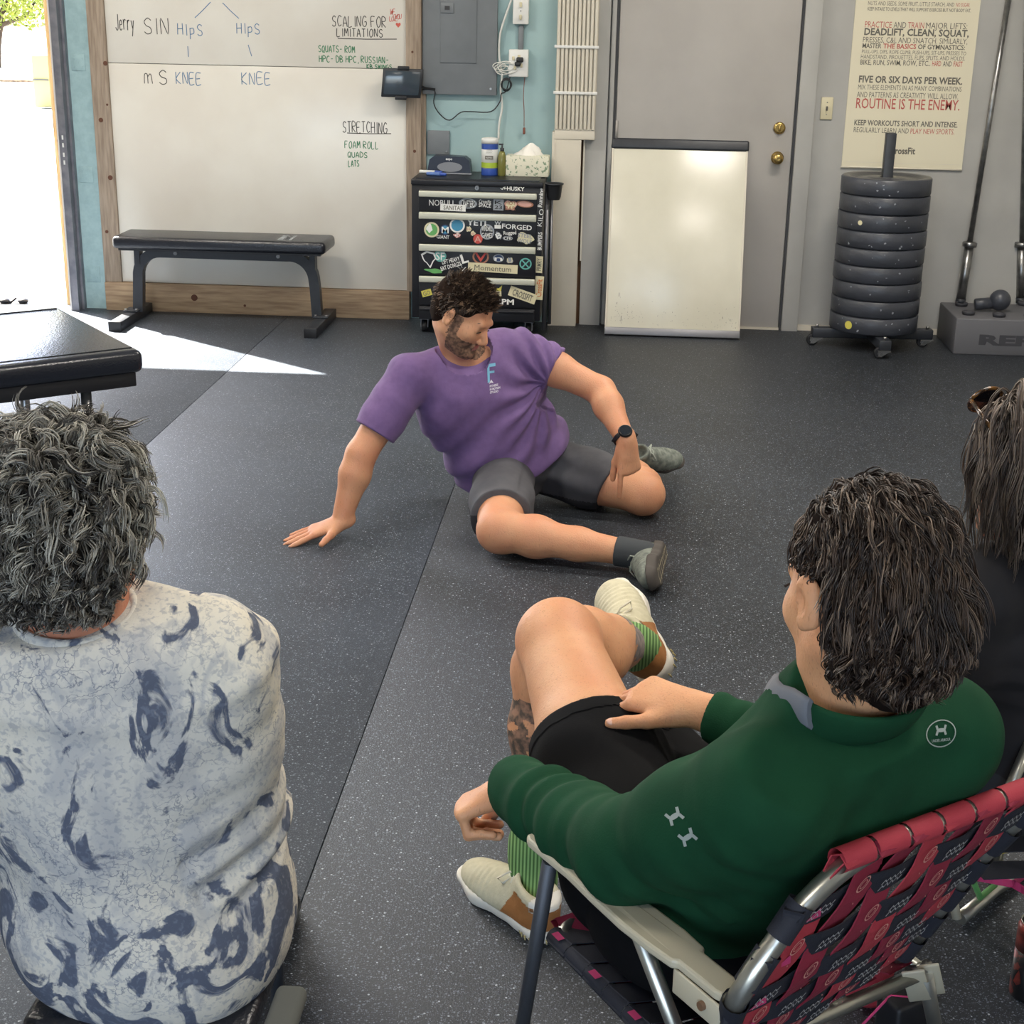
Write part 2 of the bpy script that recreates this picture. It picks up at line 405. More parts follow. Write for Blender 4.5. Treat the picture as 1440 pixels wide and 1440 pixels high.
def hand(sd, wrist, fdir, back, thumb_side, curl=(.3, .3, .3, .3), spread=.06, size=1.0, thumb=None, thumb_curl=.3, k=.006, wr=.026):
    """five-fingered hand; fdir = wrist->knuckles, back = normal of the back of the hand, thumb_side = +1/-1 along fdir x back"""
    W_ = Vector(wrist); f = Vector(fdir).normalized(); b = Vector(back); b = (b-f*b.dot(f)).normalized()
    sd_ = f.cross(b).normalized()*thumb_side; S = size
    kn = []
    offs = [.030, .010, -.011, -.030]; lens = [.088, .092, .087, .078]
    for o, L in zip(offs, lens):
        kp = W_+f*L*S+sd_*o*S; kn.append(kp)
        sd.cap(W_+sd_*o*.55*S+f*.008, kp, .0155*S, .0118*S, .016, b, 1.1)
    sd.cap(W_-f*.03, W_+f*.03, wr*S, .021*S, .018, b, 1.35)
    fl = [(.042, .025, .021), (.047, .029, .022), (.043, .027, .022), (.034, .021, .019)]
    fr = [.0096, .0098, .0092, .0082]; tips = []
    for i in range(4):
        c = curl[i]; cs = c if hasattr(c, '__len__') else (c, c*1.2, c*.9)
        d = (f+sd_*(1.5-i)*spread).normalized(); p = kn[i]; ang = 0; r = fr[i]*S
        axis = d.cross(b)
        for j in range(3):
            ang += cs[j]; dd = Matrix.Rotation(-ang, 3, axis) @ d
            if dd.dot(-b) < d.dot(-b)-1e-4 and ang > 0: dd = Matrix.Rotation(ang, 3, axis) @ d
            q = p+dd*fl[i][j]*S
            sd.cap(p, q, r, r*.93, .0035); r *= .92; p = q
        tips.append((p, dd))
    t0 = W_+f*.018*S+sd_*.022*S-b*.006
    td = Vector(thumb).normalized() if thumb else (f*.75+sd_*.75-b*.25).normalized()
    t1 = t0+td*.045*S; td2 = (td*(1-thumb_curl)+f*thumb_curl).normalized(); t2 = t1+td2*.034*S; t3 = t2+(td2*(1-thumb_curl)+f*thumb_curl-b*.1).normalized()*.025*S
    sd.cap(t0, t1, .0165*S, .0125*S, .014); sd.cap(t1, t2, .0118*S, .0105*S, .005); sd.cap(t2, t3, .0107*S, .009*S, .004)
    tips.append((t3, td2)); return tips

def strands(name, m, parent, clumps, r=.0012, seg=3, kind='stuff'):
    """hair: list of (polyline (n,3), width scale) -> one mesh of tapered locks"""
    V = []; Q = []; base = 0
    for pts, rs in clumps:
        n = len(pts); t = np.gradient(pts, axis=0); t /= np.linalg.norm(t, axis=1, keepdims=True)+1e-9
        ref = np.array([.31, .52, .79]); x = np.cross(t, ref); x /= np.linalg.norm(x, axis=1, keepdims=True)+1e-9; y = np.cross(t, x)
        tp = np.linspace(0, 1, n); rad = r*rs*np.sqrt(np.clip(1.02-tp**3, .02, 1))
        a = np.arange(seg)*2*PI/seg
        ring = pts[:, None]+rad[:, None, None]*(x[:, None]*np.cos(a)[None, :, None]+y[:, None]*np.sin(a)[None, :, None])
        V.append(ring.reshape(-1, 3))
        i = np.arange(n-1)[:, None]*seg; k = np.arange(seg)[None]; k2 = (k+1) % seg
        Q.append(np.stack([i+k, i+k2, i+seg+k2, i+seg+k], -1).reshape(-1, 4)+base); base += n*seg
    v = np.concatenate(V); q = np.concatenate(Q); me = bpy.data.meshes.new(name)
    me.vertices.add(len(v)); me.vertices.foreach_set('co', v.astype('f4').ravel())
    me.loops.add(len(q)*4); me.loops.foreach_set('vertex_index', q.astype('i4').ravel())
    me.polygons.add(len(q)); me.polygons.foreach_set('loop_start', np.arange(len(q), dtype='i4')*4)
    me.polygons.foreach_set('use_smooth', np.ones(len(q), bool)); me.update(calc_edges=True)
    me.materials.append(MATS[m] if isinstance(m, str) else m)
    o = bpy.data.objects.new(name, me); COL.objects.link(o)
    if parent is not None: o.parent = parent; o.matrix_parent_inverse = parent.matrix_world.inverted()
    if kind: o['kind'] = kind
    return o

# ------------------------------------------------------------------ materials
def rubber(name, base, fleck):
    m = mat(name, base, .52, bump=.25, bscale=260, spec=.42); nt = m.node_tree; N = nt.nodes; L = nt.links; b = N['Principled BSDF']
    tc = N.new('ShaderNodeTexCoord'); prev = None
    n0 = N.new('ShaderNodeTexNoise'); n0.inputs['Scale'].default_value = 1.6; n0.inputs['Detail'].default_value = 6
    L.new(tc.outputs['Object'], n0.inputs['Vector']); r0 = N.new('ShaderNodeValToRGB'); L.new(n0.outputs['Fac'], r0.inputs[0])
    c = srgb(base); r0.color_ramp.elements[0].color = tuple(x*.8 for x in c)+(1,); r0.color_ramp.elements[1].color = tuple(x*1.3 for x in c)+(1,)
    r0.color_ramp.elements[0].position = .3; r0.color_ramp.elements[1].position = .7
    prev = r0.outputs[0]
    for sc, lo, dist, col in ((150, .70, .32, fleck), (320, .62 if name == 'rubber' else .5, .36, '#5f6771'), (95, .88, .2, '#aab1b9')):
        v = N.new('ShaderNodeTexVoronoi'); v.inputs['Scale'].default_value = sc; L.new(tc.outputs['Object'], v.inputs['Vector'])
        sp = N.new('ShaderNodeSeparateColor'); L.new(v.outputs['Color'], sp.inputs[0])
        g = N.new('ShaderNodeMath'); g.operation = 'GREATER_THAN'; g.inputs[1].default_value = lo; L.new(sp.outputs[0], g.inputs[0])
        d = N.new('ShaderNodeMath'); d.operation = 'LESS_THAN'; d.inputs[1].default_value = dist; L.new(v.outputs['Distance'], d.inputs[0])
        mu = N.new('ShaderNodeMath'); mu.operation = 'MULTIPLY'; L.new(g.outputs[0], mu.inputs[0]); L.new(d.outputs[0], mu.inputs[1])
        mx = N.new('ShaderNodeMixRGB'); L.new(mu.outputs[0], mx.inputs[0]); L.new(prev, mx.inputs[1]); mx.inputs[2].default_value = srgb(col)+(1,)
        prev = mx.outputs[0]
    L.new(prev, b.inputs['Base Color'])
rubber('rubber', '#23272d', '#69717b'); rubber('rubber_glare', '#363d47', '#7b848f')  # second one for left mats: door glare painted in as paler base, denser flecks
mat('whiteboard', '#dad7ce', .22, col2='#d2cdc3', scale=2.2, detail=5, spec=.45)
mat('board_old', '#dbd7c6', .24, col2='#d0ccba', scale=3, detail=6, spec=.6)
mat('door_grey', '#a39f9a', .5, col2='#aba7a2', scale=3); mat('wall_grey', '#aaa9a5', .7, col2='#a3a29e', scale=5)
mat('wall_plain', '#b9b6ae', .9); mat('ceil', '#c8c6c0', .9)
mat('blue_wall', '#93aeb1', .75, col2='#9db7b8', scale=4, bump=.15, bscale=14)
mat('blue_post', '#8fabb0', .7, col2='#9ab6ba', scale=30, detail=6, bump=.2, bscale=40)
mat('wood', '#a39382', .75, col2='#877767', scale=5, detail=8, stretch=(14, 14, 1.2), bump=.1, bscale=50)
mat('wood_h', '#ab9478', .75, col2='#8a735c', scale=5, detail=8, stretch=(1.2, 14, 14), bump=.1, bscale=50)
mat('wood_out', '#c9ac7f', .8, col2='#a98a5e', scale=5, detail=6, stretch=(14, 14, 1)); mat('knot', '#5b3a2a', .8)
mat('galv', '#8d8c92', .45, .7, col2='#777780', scale=18); mat('track_edge', '#d8d4d0', .4, .3)
mat('panel_grey', '#6e7377', .5, col2='#74797d', scale=8); mat('dark_line', '#3c3d40', .7)
mat('white_plastic', '#dcdcd8', .4); mat('ivory', '#cfc6a6', .4); mat('cream', '#cdc6b6', .6, col2='#c6bfb0', scale=4); mat('cream2', '#d3ccbc', .55)
mat('brown', '#6d5038', .8); mat('brass', '#b89b5e', .25, .9); mat('chrome', '#c9c9c9', .18, 1.0); mat('steel', '#9a9a98', .3, .9, col2='#7f7f80', scale=30)
mat('steel_dull', '#86868a', .45, .8); mat('black_metal', '#23262c', .42, col2='#2b2e34', scale=20); mat('black', '#17181c', .5)
mat('black_rubber', '#3f424a', .36, col2='#363940', scale=6, detail=6, bump=.1, bscale=70); mat('scuff', '#8b8f96', .7)
mat('vinyl', '#191b22', .28, bump=.2, bscale=120, spec=.6); mat('vinyl_t', '#1c1f27', .2, bump=.10, bscale=160, spec=.6)
mat('chest_black', '#14151b', .4); mat('alu', '#c8c8b8', .42, .35); mat('red', '#b83a3c', .5); mat('ink_black', '#3a3834', .6)
mat('ink_grey', '#5a5650', .7); mat('ink_blue', '#4f7396', .6); mat('ink_green', '#3c7a55', .6); mat('ink_red', '#c25548', .6)
mat('paper', '#d9d2ba', .7); mat('text_dark', '#65625a', .7); mat('text_red', '#b45a52', .7); mat('tex_orange', '#c97a4a', .6)
mat('rep_grey', '#5d5d61', .6); mat('rep_dark', '#3b3b40', .6); mat('concrete', '#d2cec4', .85, col2='#c8c4ba', scale=3)
mat('mulch', '#5b4a38', .95, col2='#7c6a52', scale=16, detail=8, ramp=(.42, .58), bump=.5, bscale=20); mat('leaf', '#66781f', .6, col2='#8d9430', scale=3)
mat('leaf2', '#7f9c3c', .6); mat('bark', '#3c2f25', .9, col2='#2c221b', scale=12); mat('pale_yellow', '#8f8858', .7); mat('house', '#e4e0d6', .8); mat('ac', '#6a6d6d', .5)
mat('screen', '#39434c', .12, spec=.7); mat('tablet', '#22252a', .35); mat('cable_white', '#d6d6d0', .5); mat('cable_black', '#1e1f22', .5); mat('cable_red', '#7a4436', .5)
mat('s_white', '#dededa', .5); mat('s_blue', '#3f86a8', .5); mat('s_navy', '#2b3f66', .5); mat('s_green', '#5fa05a', .5); mat('s_yel', '#c9bf55', .5); mat('s_red', '#b9483f', .5)
mat('s_teal', '#5fa59c', .5); mat('s_pink', '#c99a8e', .5); mat('s_tan', '#9c6a52', .5); mat('s_cream', '#cfc7a4', .5); mat('s_grey', '#8f949a', .5)
mat('blue_plastic', '#2f4ea0', .4); mat('label', '#d7d9d6', .5); mat('lime', '#a3bb3a', .5); mat('bottle_glass', '#8c8a4a', .12, trans=.35); mat('dock', '#1e2536', .35); mat('dock_in', '#7d8087', .5)
mat('marker_blue', '#5a78b4', .4); mat('tissue', '#ece8e0', .8)
mat('tissue_box', '#d9d6c2', .7, col2='#7f9478', scale=75, detail=2, ramp=(.58, .63))

# ------------------------------------------------------------------ the setting
def struct(o, label=None): o['kind'] = 'structure'; (label and o.__setitem__('label', label)); return o
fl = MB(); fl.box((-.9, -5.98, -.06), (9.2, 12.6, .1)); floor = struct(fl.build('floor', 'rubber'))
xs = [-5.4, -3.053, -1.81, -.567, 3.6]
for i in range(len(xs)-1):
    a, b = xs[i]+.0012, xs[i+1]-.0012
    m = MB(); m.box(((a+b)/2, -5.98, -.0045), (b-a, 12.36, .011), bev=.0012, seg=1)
    m.build('rubber_mat', 'rubber_glare' if i in (0, 1, 2) else 'rubber', floor)
w = MB()
w.span((-1.18, .10, 0), (3.6, .24, 3.5)); w.span((-2.985, .10, 0), (-1.18, .24, 3.5)); w.span((-5.4, .10, 2.82), (-2.985, .24, 3.5))
wall_back = struct(w.build('wall_back', 'wall_grey'))
w = MB(); w.span((-5.5, -12.2, 0), (-5.4, .24, 3.5)); struct(w.build('wall_left', 'wall_plain'))
w = MB(); w.span((3.6, -12.2, 0), (3.7, .24, 3.5)); struct(w.build('wall_right', 'wall_plain'))
w = MB(); w.span((-5.4, -12.3, 0), (-3.4, -12.2, 3.5)); w.span((1.0, -12.3, 0), (3.6, -12.2, 3.5)); w.span((-3.4, -12.3, 3.1), (1.0, -12.2, 3.5)); struct(w.build('wall_rear', 'wall_plain'))
w = MB(); w.span((-5.5, -12.3, 3.5), (3.7, .24, 3.6)); ceiling = struct(w.build('ceiling', 'ceil'))
for (x, y, a) in LAMPS:
    m = MB(); m.box((x, y, 3.47), (1.35, .45, .06), bev=.005); m.build('lamp_housing', 'white_plastic', ceiling)
# blue painted section of the wall and its posts
def slab(name, x0, x1, z0, z1, yf, yb, m, parent=None, bev=0, st=True):
    b = MB(); b.span((x0, yf, z0), (x1, yb, z1), bev=bev); o = b.build(name, m, parent)
    if st and parent is None: struct(o)
    return o
XL, XR = -2.735, -1.155     # whiteboard edges
slab('blue_panel', -1.14, -.33, 0, 3.5, .085, .12, 'blue_wall', wall_back)
slab('blue_post', -2.985, -2.83, 0, 2.82, .055, .11, 'blue_post', wall_back)
for z in (.19, .73, 1.31):   # stamped joint plates on the post
    m = MB(); m.box((-2.9, .054, z), (.075, .004, .085), bev=.0015)
    for dx, dz in ((-.02, .02), (.02, .02), (0, 0), (-.02, -.02), (.02, -.02)): m.cyl((-2.9+dx, .05, z+dz), .005, .004, 'Y', seg=8)
    m.build('joint_plate', 'blue_post', wall_back)
def knots(m, spots):
    for (x, y, z, r) in spots: m.cyl((x, y, z), r, .003, 'Y', seg=14); m.cyl((x, y-.001, z), r*.55, .003, 'Y', seg=12)
def board(name, x0, x1, z0, z1, yf, yb, m, sp=()):
    b = MB(); b.span((x0, yf, z0), (x1, yb, z1), bev=.003); b.mi = 1; knots(b, sp)
    return struct(b.build(name, [m, 'knot']))
board('trim_1', -2.83, XL, .155, 3.5, .03, .1, 'wood', [(-2.745, .0285, 1.31, .012), (-2.79, .0285, 1.02, .012), (-2.76, .0285, .72, .013), (-2.8, .0285, .43, .009), (-2.75, .0285, 1.1, .006)])
board('trim_2', -2.83, -1.14, 0.0, .155, .02, .1, 'wood_h', [(-2.33, .0185, .085, .018), (-1.63, .0185, .07, .011), (-2.05, .0185, .05, .007)])
board('trim_3', XR, -1.075, .155, 3.5, .03, .1, 'wood', [(-1.11, .0285, .9, .008), (-1.12, .0285, 1.4, .006)])
slab('trim_4', -1.075, -1.055, 0, 3.5, .06, .1, 'wood')
board('trim_5', -3.09, -3.005, 0, 2.82, .12, .26, 'wood_out', [(-3.05, .1185, .35, .02), (-3.04, .1185, .17, .016), (-3.06, .1185, .9, .012), (-3.05, .1185, 1.3, .014)])
# roll-up door track: flange with slots on the opening side
t = MB(); t.span((-3.005, -.03, 0), (-2.965, .055, 2.82)); t.span((-2.965, .02, 0), (-2.952, .055, 2.82))
t.mi = 1; t.span((-3.012, -.034, 0), (-3.004, .05, 2.82)); t.mi = 2
for z in (.60, .64, .69, .73): t.box((-2.984, -.032, z+.2), (.008, .004, .022))
struct(t.build('trim_6', ['galv', 'track_edge', 'white_plastic']))
# whiteboard sheets on the wall, with the handwriting
wb = thing('wall_whiteboard', 'large wall-mounted whiteboard with handwritten notes behind the black flat bench', 'whiteboard', (XL, .05, .155))
def panel(name, z0, z1):
    b = MB(); b.span((XL, .045, z0), (XR, .07, z1), bev=.0015); return b.build(name, 'whiteboard', wb)
panel('board_panel', .157, 1.311); panel('board_panel', 1.314, 2.52)
YW = .0444
def wline(mname, jobs, lines=()):
    for (txt, px, py, px2, h) in jobs:
        b = MB()
        o = PY(px, py, YW); e = PY(px2, py, YW); n = sum(.82*(.55 if c in ' Ii,' else 1) for c in txt)
        hh = h/257.0*1.02; adv = (e.x-o.x)/(hh/1.4)/n
        xd = Vector((1, 0, 0)); x = 0
        for ch in txt:
            handwrite(b, ch, o+xd*x, xd*min(1.3, adv*.85), (0, 0, 1), hh, w=.0042)
            x += adv*.82*(.55 if ch in ' Ii,' else 1)*hh/1.4
        b.build('handwriting', mname, wb)
    for (a, c) in lines: b = MB(); b.ribbon([PY(*a, YW), PY((a[0]+c[0])/2, (a[1]+c[1])/2+.6, YW), PY(*c, YW)], .0042); b.build('drawn_line', mname, wb)
wline('ink_black', [('Jerry', 163, 42, 190, 20), ('SIN', 203, 48, 242, 20), ('mS', 203, 118, 244, 18), ('SCALING FOR', 467, 37, 545, 13), ('LIMITATIONS', 474, 51, 540, 10), ('STRETCHING', 482, 186, 546, 14)],
      [((475, 54), (558, 55)), ((488, 187), (550, 188))])
wline('ink_blue', [('HIpS', 250, 49, 288, 14), ('HIpS', 333, 47, 368, 13), ('KNEE', 248, 118, 286, 15), ('KNEE', 340, 118, 384, 15)],
      [((296, 3), (274, 25)), ((313, 4), (336, 26)), ((264, 65), (265, 80)), ((349, 63), (354, 79))])
wline('ink_green', [('SQUATS- ROM', 448, 73, 500, 8), ('HPC- DB HPC, RUSSIAN-', 449, 87, 548, 8), ('KB SWINGS', 516, 96, 552, 5), ('FOAM ROLL', 485, 208, 534, 9), ('QUADS', 489, 221, 518, 7), ('LATS', 490, 234, 506, 8)])
b = MB()
for (txt, px, py, px2, h) in [('WE', 549, 21, 561, 7), ('LOVE', 548, 30, 564, 6), ('YOU', 556, 27, 566, 6)]:
    b = MB(); o = PY(px, py, YW); handwrite(b, txt, o, (1, .0, .1), (0, 0, 1), h/257, w=.003, adv=.6); b.build('handwriting', 'ink_red', wb)
b = MB()
hc = PY(560, 35, YW); b.poly([hc+Vector((math.sin(a)**3*.013, 0, (13*math.cos(a)-5*math.cos(2*a)-2*math.cos(3*a)-math.cos(4*a))*.0009)) for a in [i*PI/12 for i in range(24)]])
b.build('drawn_heart', 'ink_red', wb)

# grey steel door with casing
XD0, XD1 = -.062, .862
d1 = thing('door_1', None, None, (XD0, .09, 0)); del_ = d1; d1['kind'] = 'structure'
b = MB(); b.span((XD0+.004, .085, .012), (XD1-.004, .13, 2.03), bev=.002); b.build('door_leaf', 'door_grey', d1)
b = MB(); b.span((XD0-.012, .08, 0), (XD0, .12, 2.06)); b.span((XD1, .08, 0), (XD1+.012, .12, 2.06)); b.span((XD0-.012, .08, 2.045), (XD1+.012, .12, 2.06)); b.build('door_gap', 'dark_line', d1)
b = MB(); b.span((XD1+.012, .055, 0), (XD1+.098, .10, 2.15), bev=.003); b.span((XD0-.035, .07, 0), (XD0-.012, .10, 2.15), bev=.002); b.span((XD0-.035, .055, 2.06), (XD1+.098, .10, 2.15), bev=.003); b.build('door_frame', 'wall_grey', d1)
b = MB(); b.span((XD0, .075, 0), (XD1, .10, .012)); b.build('threshold', 'cream', d1)
kp = PY(1093, 222, .085); b = MB(); b.lathe([(.033, 0), (.033, .006), (.012, .01), (.011, .03), (.022, .038), (.028, .05), (.026, .062), (.012, .068), (.004, .066)], kp, (0, -1, 0), 24); b.build('door_knob', 'brass', d1)
kp = PY(1096, 180, .085); b = MB(); b.lathe([(.031, 0), (.031, .008), (.024, .014), (.02, .014)], kp, (0, -1, 0), 24); b.box(kp+Vector((0, -.022, 0)), (.011, .016, .034), bev=.003); b.build('deadbolt', 'brass', d1)
b = MB(); hp = PY(867, 182, .08); b.cyl(hp, .007, .09, seg=10); b.build('hinge', 'door_grey', d1)
# grey post between column and door
slab('trim_7', -.215, -.105, 0, 3.5, .05, .1, 'wall_grey'); slab('trim_8', -.245, -.215, 0, 3.5, .075, .1, 'brown')
# white boxed column
col = struct(MB().span((-.385, .0, 0), (-.233, .1, 1.02), bev=.002).build('trim_9', 'cream'))
b = MB(); b.span((-.222, .03, .35), (-.214, .1, 1.02)); b.span((-.37, -.003, 0), (-.366, .001, 1.02)); b.build('edge_strip', 'cream2', col)
# bundle of fluted white slats strapped to the column
c0 = PY(779, 196, -.02); c1 = PY(836, 196, -.02)
fb = thing('slat_bundle', 'bundle of narrow white slats strapped upright on the wall above the tool chest', 'slats', (c0.x, -.02, c0.z))
b = MB(); b.span((c0.x, .005, c0.z), (c1.x, .09, 2.6), bev=.002); b.build('backing', 'cream', fb)
b = MB(); b.span((c0.x, -.004, c0.z), (c1.x, .01, c0.z+.055), bev=.002); b.build('foot_rail', 'cream2', fb)
n = 10; wd = (c1.x-c0.x)
for i in range(n):
    x = c0.x+(i+.5)*wd/n; b = MB(); b.span((x-wd/n*.36, -.012, c0.z+.05), (x+wd/n*.36, .008, 2.55), bev=.002); b.build('slat', 'cream2', fb)
for py in (66, 131):
    z = PY(810, py, -.03).z; b = MB(); b.span((c0.x-.008, -.02, z-.007), (c1.x+.006, -.014, z+.007), bev=.001); b.span((c0.x-.01, -.02, z-.006), (c0.x-.006, .08, z+.006)); b.build('strap', 'white_plastic', fb)
# low sill strip on the right
slab('baseboard_back', XD1+.098, 3.6, 0, .03, .085, .1, 'cream')

# ------------------------------------------------------------------ outdoors through the opening
g = MB(); g.span((-30, .24, -.14), (10, 21.5, -.02)); struct(g.build('driveway', 'concrete'))
g = MB(); g.span((-30, 21.5, -.14), (10, 24.0, .02)); struct(g.build('mulch_bed', 'mulch'))
g = MB(); g.span((-30, 24.0, -.14), (10, 60, 0)); struct(g.build('far_ground', 'concrete'))
hb = thing('shed', 'small pale building with a louvred vent seen through the open door', 'building', (-11, 31, 0))
m = MB(); m.span((-12.9, 30, 0), (-9.5, 34, 2.6)); m.build('wall', 'house', hb)
m = MB(); m.span((-13.1, 29.8, 2.55), (-9.3, 34.2, 2.75)); m.build('roof', 'house', hb)
m = MB()
for i in range(7): m.box((-11.12, 29.97, .35+.6+i*.07), (.42, .05, .045))
m.build('vent', 'ac', hb); m = MB(); m.box((-11.1, 29.9, .72), (.5, .3, .26), bev=.02); m.build('vent_box', 'dark_line', hb)
pb = MB(); q = PZ(64, 150, 0); pb.box((q.x+.04, q.y, .38), (.30, .3, .76), bev=.02); pb.mi = 1; pb.box((q.x+.02, q.y-.16, .40), (.24, .03, .02))
tag(pb.build('utility_box', ['pale_yellow', 'dark_line']), 'pale yellow utility box standing outside by the mulch bed', 'box')
# tree
tq = PY(15, 30, 26.0)
tr = thing('tree', 'leafy sunlit yellow-green tree outside the open door', 'tree', (-13.2, 27, 0))
tx_, tz_ = tq.x, tq.z
m = MB(); m.tube([(tx_-.7, 26.6, -.02), (tx_-.62, 26.6, .5), (tx_-.45, 26.5, 1.0), (tx_-.1, 26.3, 1.7)], [.14, .11, .09, .05], 10)
m.tube([(tx_-.62, 26.6, .5), (tx_-1.1, 26.6, 1.2), (tx_-1.5, 26.5, 1.9)], [.08, .06, .03], 8); m.tube([(tx_-.5, 26.5, .9), (tx_+.2, 26.4, 1.15), (tx_+.6, 26.3, 1.6)], [.06, .045, .02], 8); m.build('trunk', 'bark', tr)
N_ = 5200; c = RNG.normal(0, 1, (N_, 3)); c /= np.linalg.norm(c, axis=1, keepdims=True); c *= RNG.random((N_, 1))**.4*np.array([1.9, 1.5, 1.0]); c += np.array([tx_-.3, 26.3, tz_+.75])
c = c[(c[:, 2] > tz_-.25+.22*np.sin(c[:, 0]*4))]
a = RNG.normal(0, 1, (len(c), 3)); a /= np.linalg.norm(a, axis=1, keepdims=True); bb = np.cross(a, RNG.normal(0, 1, (len(c), 3))); bb /= np.linalg.norm(bb, axis=1, keepdims=True)
s_ = RNG.uniform(.04, .08, (len(c), 1)); V = np.stack([c-a*s_, c+bb*s_*.5, c+a*s_, c-bb*s_*.5], 1).reshape(-1, 3)
me = bpy.data.meshes.new('foliage'); me.from_pydata(V.tolist(), [], np.arange(len(V)).reshape(-1, 4).tolist()); me.materials.append(MATS['leaf'])
fo = bpy.data.objects.new('foliage', me); COL.objects.link(fo); fo.parent = tr; fo.matrix_parent_inverse = tr.matrix_world.inverted(); fo['kind'] = 'stuff'

# ------------------------------------------------------------------ electrical things on the blue wall
YB = .085
def pybox(px0, py0, px1, py1, yf, yb, m=None, bev=.003):
    a = PY(px0, py1, yf); c = PY(px1, py0, yf); m = m or MB(); m.span((a.x, yf, a.z), (c.x, yb, c.z), bev=bev); return m
ep = thing('breaker_panel', 'grey steel electrical breaker panel on the blue wall', 'electrical panel', PY(646, 133, YB))
a = PY(594, 132, .05); c = PY(698, 133, .05)
b = MB(); b.span((a.x, .05, a.z), (c.x, YB-.0005, 2.25), bev=.002); b.build('cover', 'panel_grey', ep)
a2 = PY(619, 88, .045); c2 = PY(670, 88, .045)
b = MB(); b.span((a2.x, .045, a2.z), (c2.x, .052, 2.15), bev=.0015); b.build('panel_door', 'panel_grey', ep)
b = MB(); a3 = PY(620, 18, .04); c3 = PY(638, 4, .04); b.span((a3.x, .039, a3.z), (c3.x, .046, c3.z), bev=.002); b.mi = 1; b.span((a3.x+.02, .036, a3.z+.015), (c3.x-.02, .04, c3.z-.015)); b.build('latch', ['panel_grey', 'dark_line'], ep)
for p in ((600, 125), (690, 125)): q = PY(*p, .048); b = MB(); b.cyl(q, .006, .006, 'Y', seg=10); b.build('screw', 'steel', ep)
sw = thing('switch_box', 'white surface-mounted light switch box above the outlet', 'switch', PY(732, 34, YB))
a = PY(721, 34, .04); c = PY(743, 34, .04); b = MB(); b.span((a.x, .04, a.z), (c.x, YB, a.z+.13), bev=.004); b.build('box', 'white_plastic', sw)
for dz in (.035, .095):
    b = MB(); b.box(((a.x+c.x)/2, .035, a.z+dz), (.012, .016, .024), bev=.002); b.mi = 1; b.cyl(((a.x+c.x)/2, .039, a.z+dz+.03), .003, .004, 'Y', seg=8); b.build('toggle', ['ivory', 'dark_line'], sw)
cn = PY(733, 36, .07); cn2 = PY(733, 70, .07); b = MB(); b.span((cn.x-.013, .06, cn2.z), (cn.x+.013, YB, cn.z), bev=.003); b.build('conduit', 'panel_grey', sw)
ot = thing('outlet_box', 'white outlet box with plugged-in cords on the blue wall', 'outlet', PY(729, 108, YB))
pybox(715, 70, 743, 108, .035, YB, bev=.004).build('box', 'white_plastic', ot)
b = MB()
for px, py in ((722, 82), (730, 80), (733, 92), (724, 95)): q = PY(px, py, .033); b.box(q, (.014, .006, .02), bev=.003)
b.build('socket', 'ivory', ot)
b = MB(); q = PY(731, 84, .02); b.box(q, (.035, .03, .025), bev=.006); q = PY(728, 90, .02); b.box(q, (.03, .03, .022), bev=.006); b.build('plug', 'cable_black', ot)
def cable(name, pts, y, r, m, label, lift=None):
    P_ = [PY(a, b_, y if lift is None else y-lift*math.sin(PI*i/(len(pts)-1))) for i, (a, b_) in enumerate(pts)]
    mb = MB(); mb.tube(smooth_line([tuple(p) for p in P_], 5), r, 6); return tag(mb.build(name, m), label, 'cable')
cable('cable', [(722, -8), (710, 25), (703, 50), (702, 80), (706, 105), (704, 125), (706, 150), (702, 175), (701, 196)], .06, .0055, 'cable_white', 'white cable running down the blue wall behind the wipes canister')
b = MB()
for k in range(5):
    cx, cy = 702+k*3, 93+(k % 3)*3; P_ = [PY(cx+(9+k)*math.cos(a+k), cy+(5+k*.6)*math.sin(a+k), .045-.004*k) for a in [i*.45 for i in range(15)]]
    b.tube(P_, .0028, 5)
tag(b.build('cable_tangle', 'cable_white', None), 'tangled coil of thin white cable beside the outlet box', 'cable')
b = MB()
for k in range(3): b.tube([PY(712+(6.2+k*.5)*math.cos(a), 119+(9-k)*math.sin(a), .045-.008*k) for a in [i*PI/10 for i in range(20)]], .004, 6, closed=True)
tag(b.build('cable_coil', 'cable_black'), 'small black coil of cable hanging under the outlet box', 'cable')
cable('charging_cable', [(594, 126), (611, 127), (610, 145), (618, 160), (632, 169), (648, 158), (662, 157), (690, 157), (703, 143), (705, 132), (712, 127), (720, 100), (729, 88)], .045, .003, 'cable_black', 'thin black charging cable looping from the tablet to the outlet')
cb = cable('hanging_cord', [(738, 108), (736, 135), (737, 155), (737, 178)], .05, .002, 'cable_red', 'thin reddish cord with a loose plug hanging below the outlet')
b = MB(); q = PY(737, 184, .05); b.box(q, (.013, .012, .035), bev=.004); b.build('plug', 'cable_red', cb)
pl = pybox(601, 184, 632, 217, .07, YB, bev=.002); q = PY(628, 213, .068); pl.mi = 1; pl.cyl(q, .005, .004, 'Y', seg=8); tag(pl.build('cover_plate', ['panel_grey', 'steel']), 'square grey cover plate on the blue wall above the black dock', 'cover plate')
# light switch by the poster
ls = thing('light_switch', 'ivory light switch on the grey wall left of the poster', 'switch', PY(1162, 153, .1))
a = PY(1153, 168, .09); c = PY(1172.5, 137, .09); b = MB(); b.span((a.x, .09, a.z), (c.x, .1, c.z), bev=.003); b.build('wall_plate', 'ivory', ls)
q = (a+c)/2; b = MB(); b.box((q.x, .085, q.z), (.009, .014, .022), bev=.002); b.mi = 1
for dz in (-.03, .03): b.cyl((q.x, .089, q.z+dz), .003, .003, 'Y', seg=8)
b.build('toggle', ['ink_grey', 'steel'], ls)

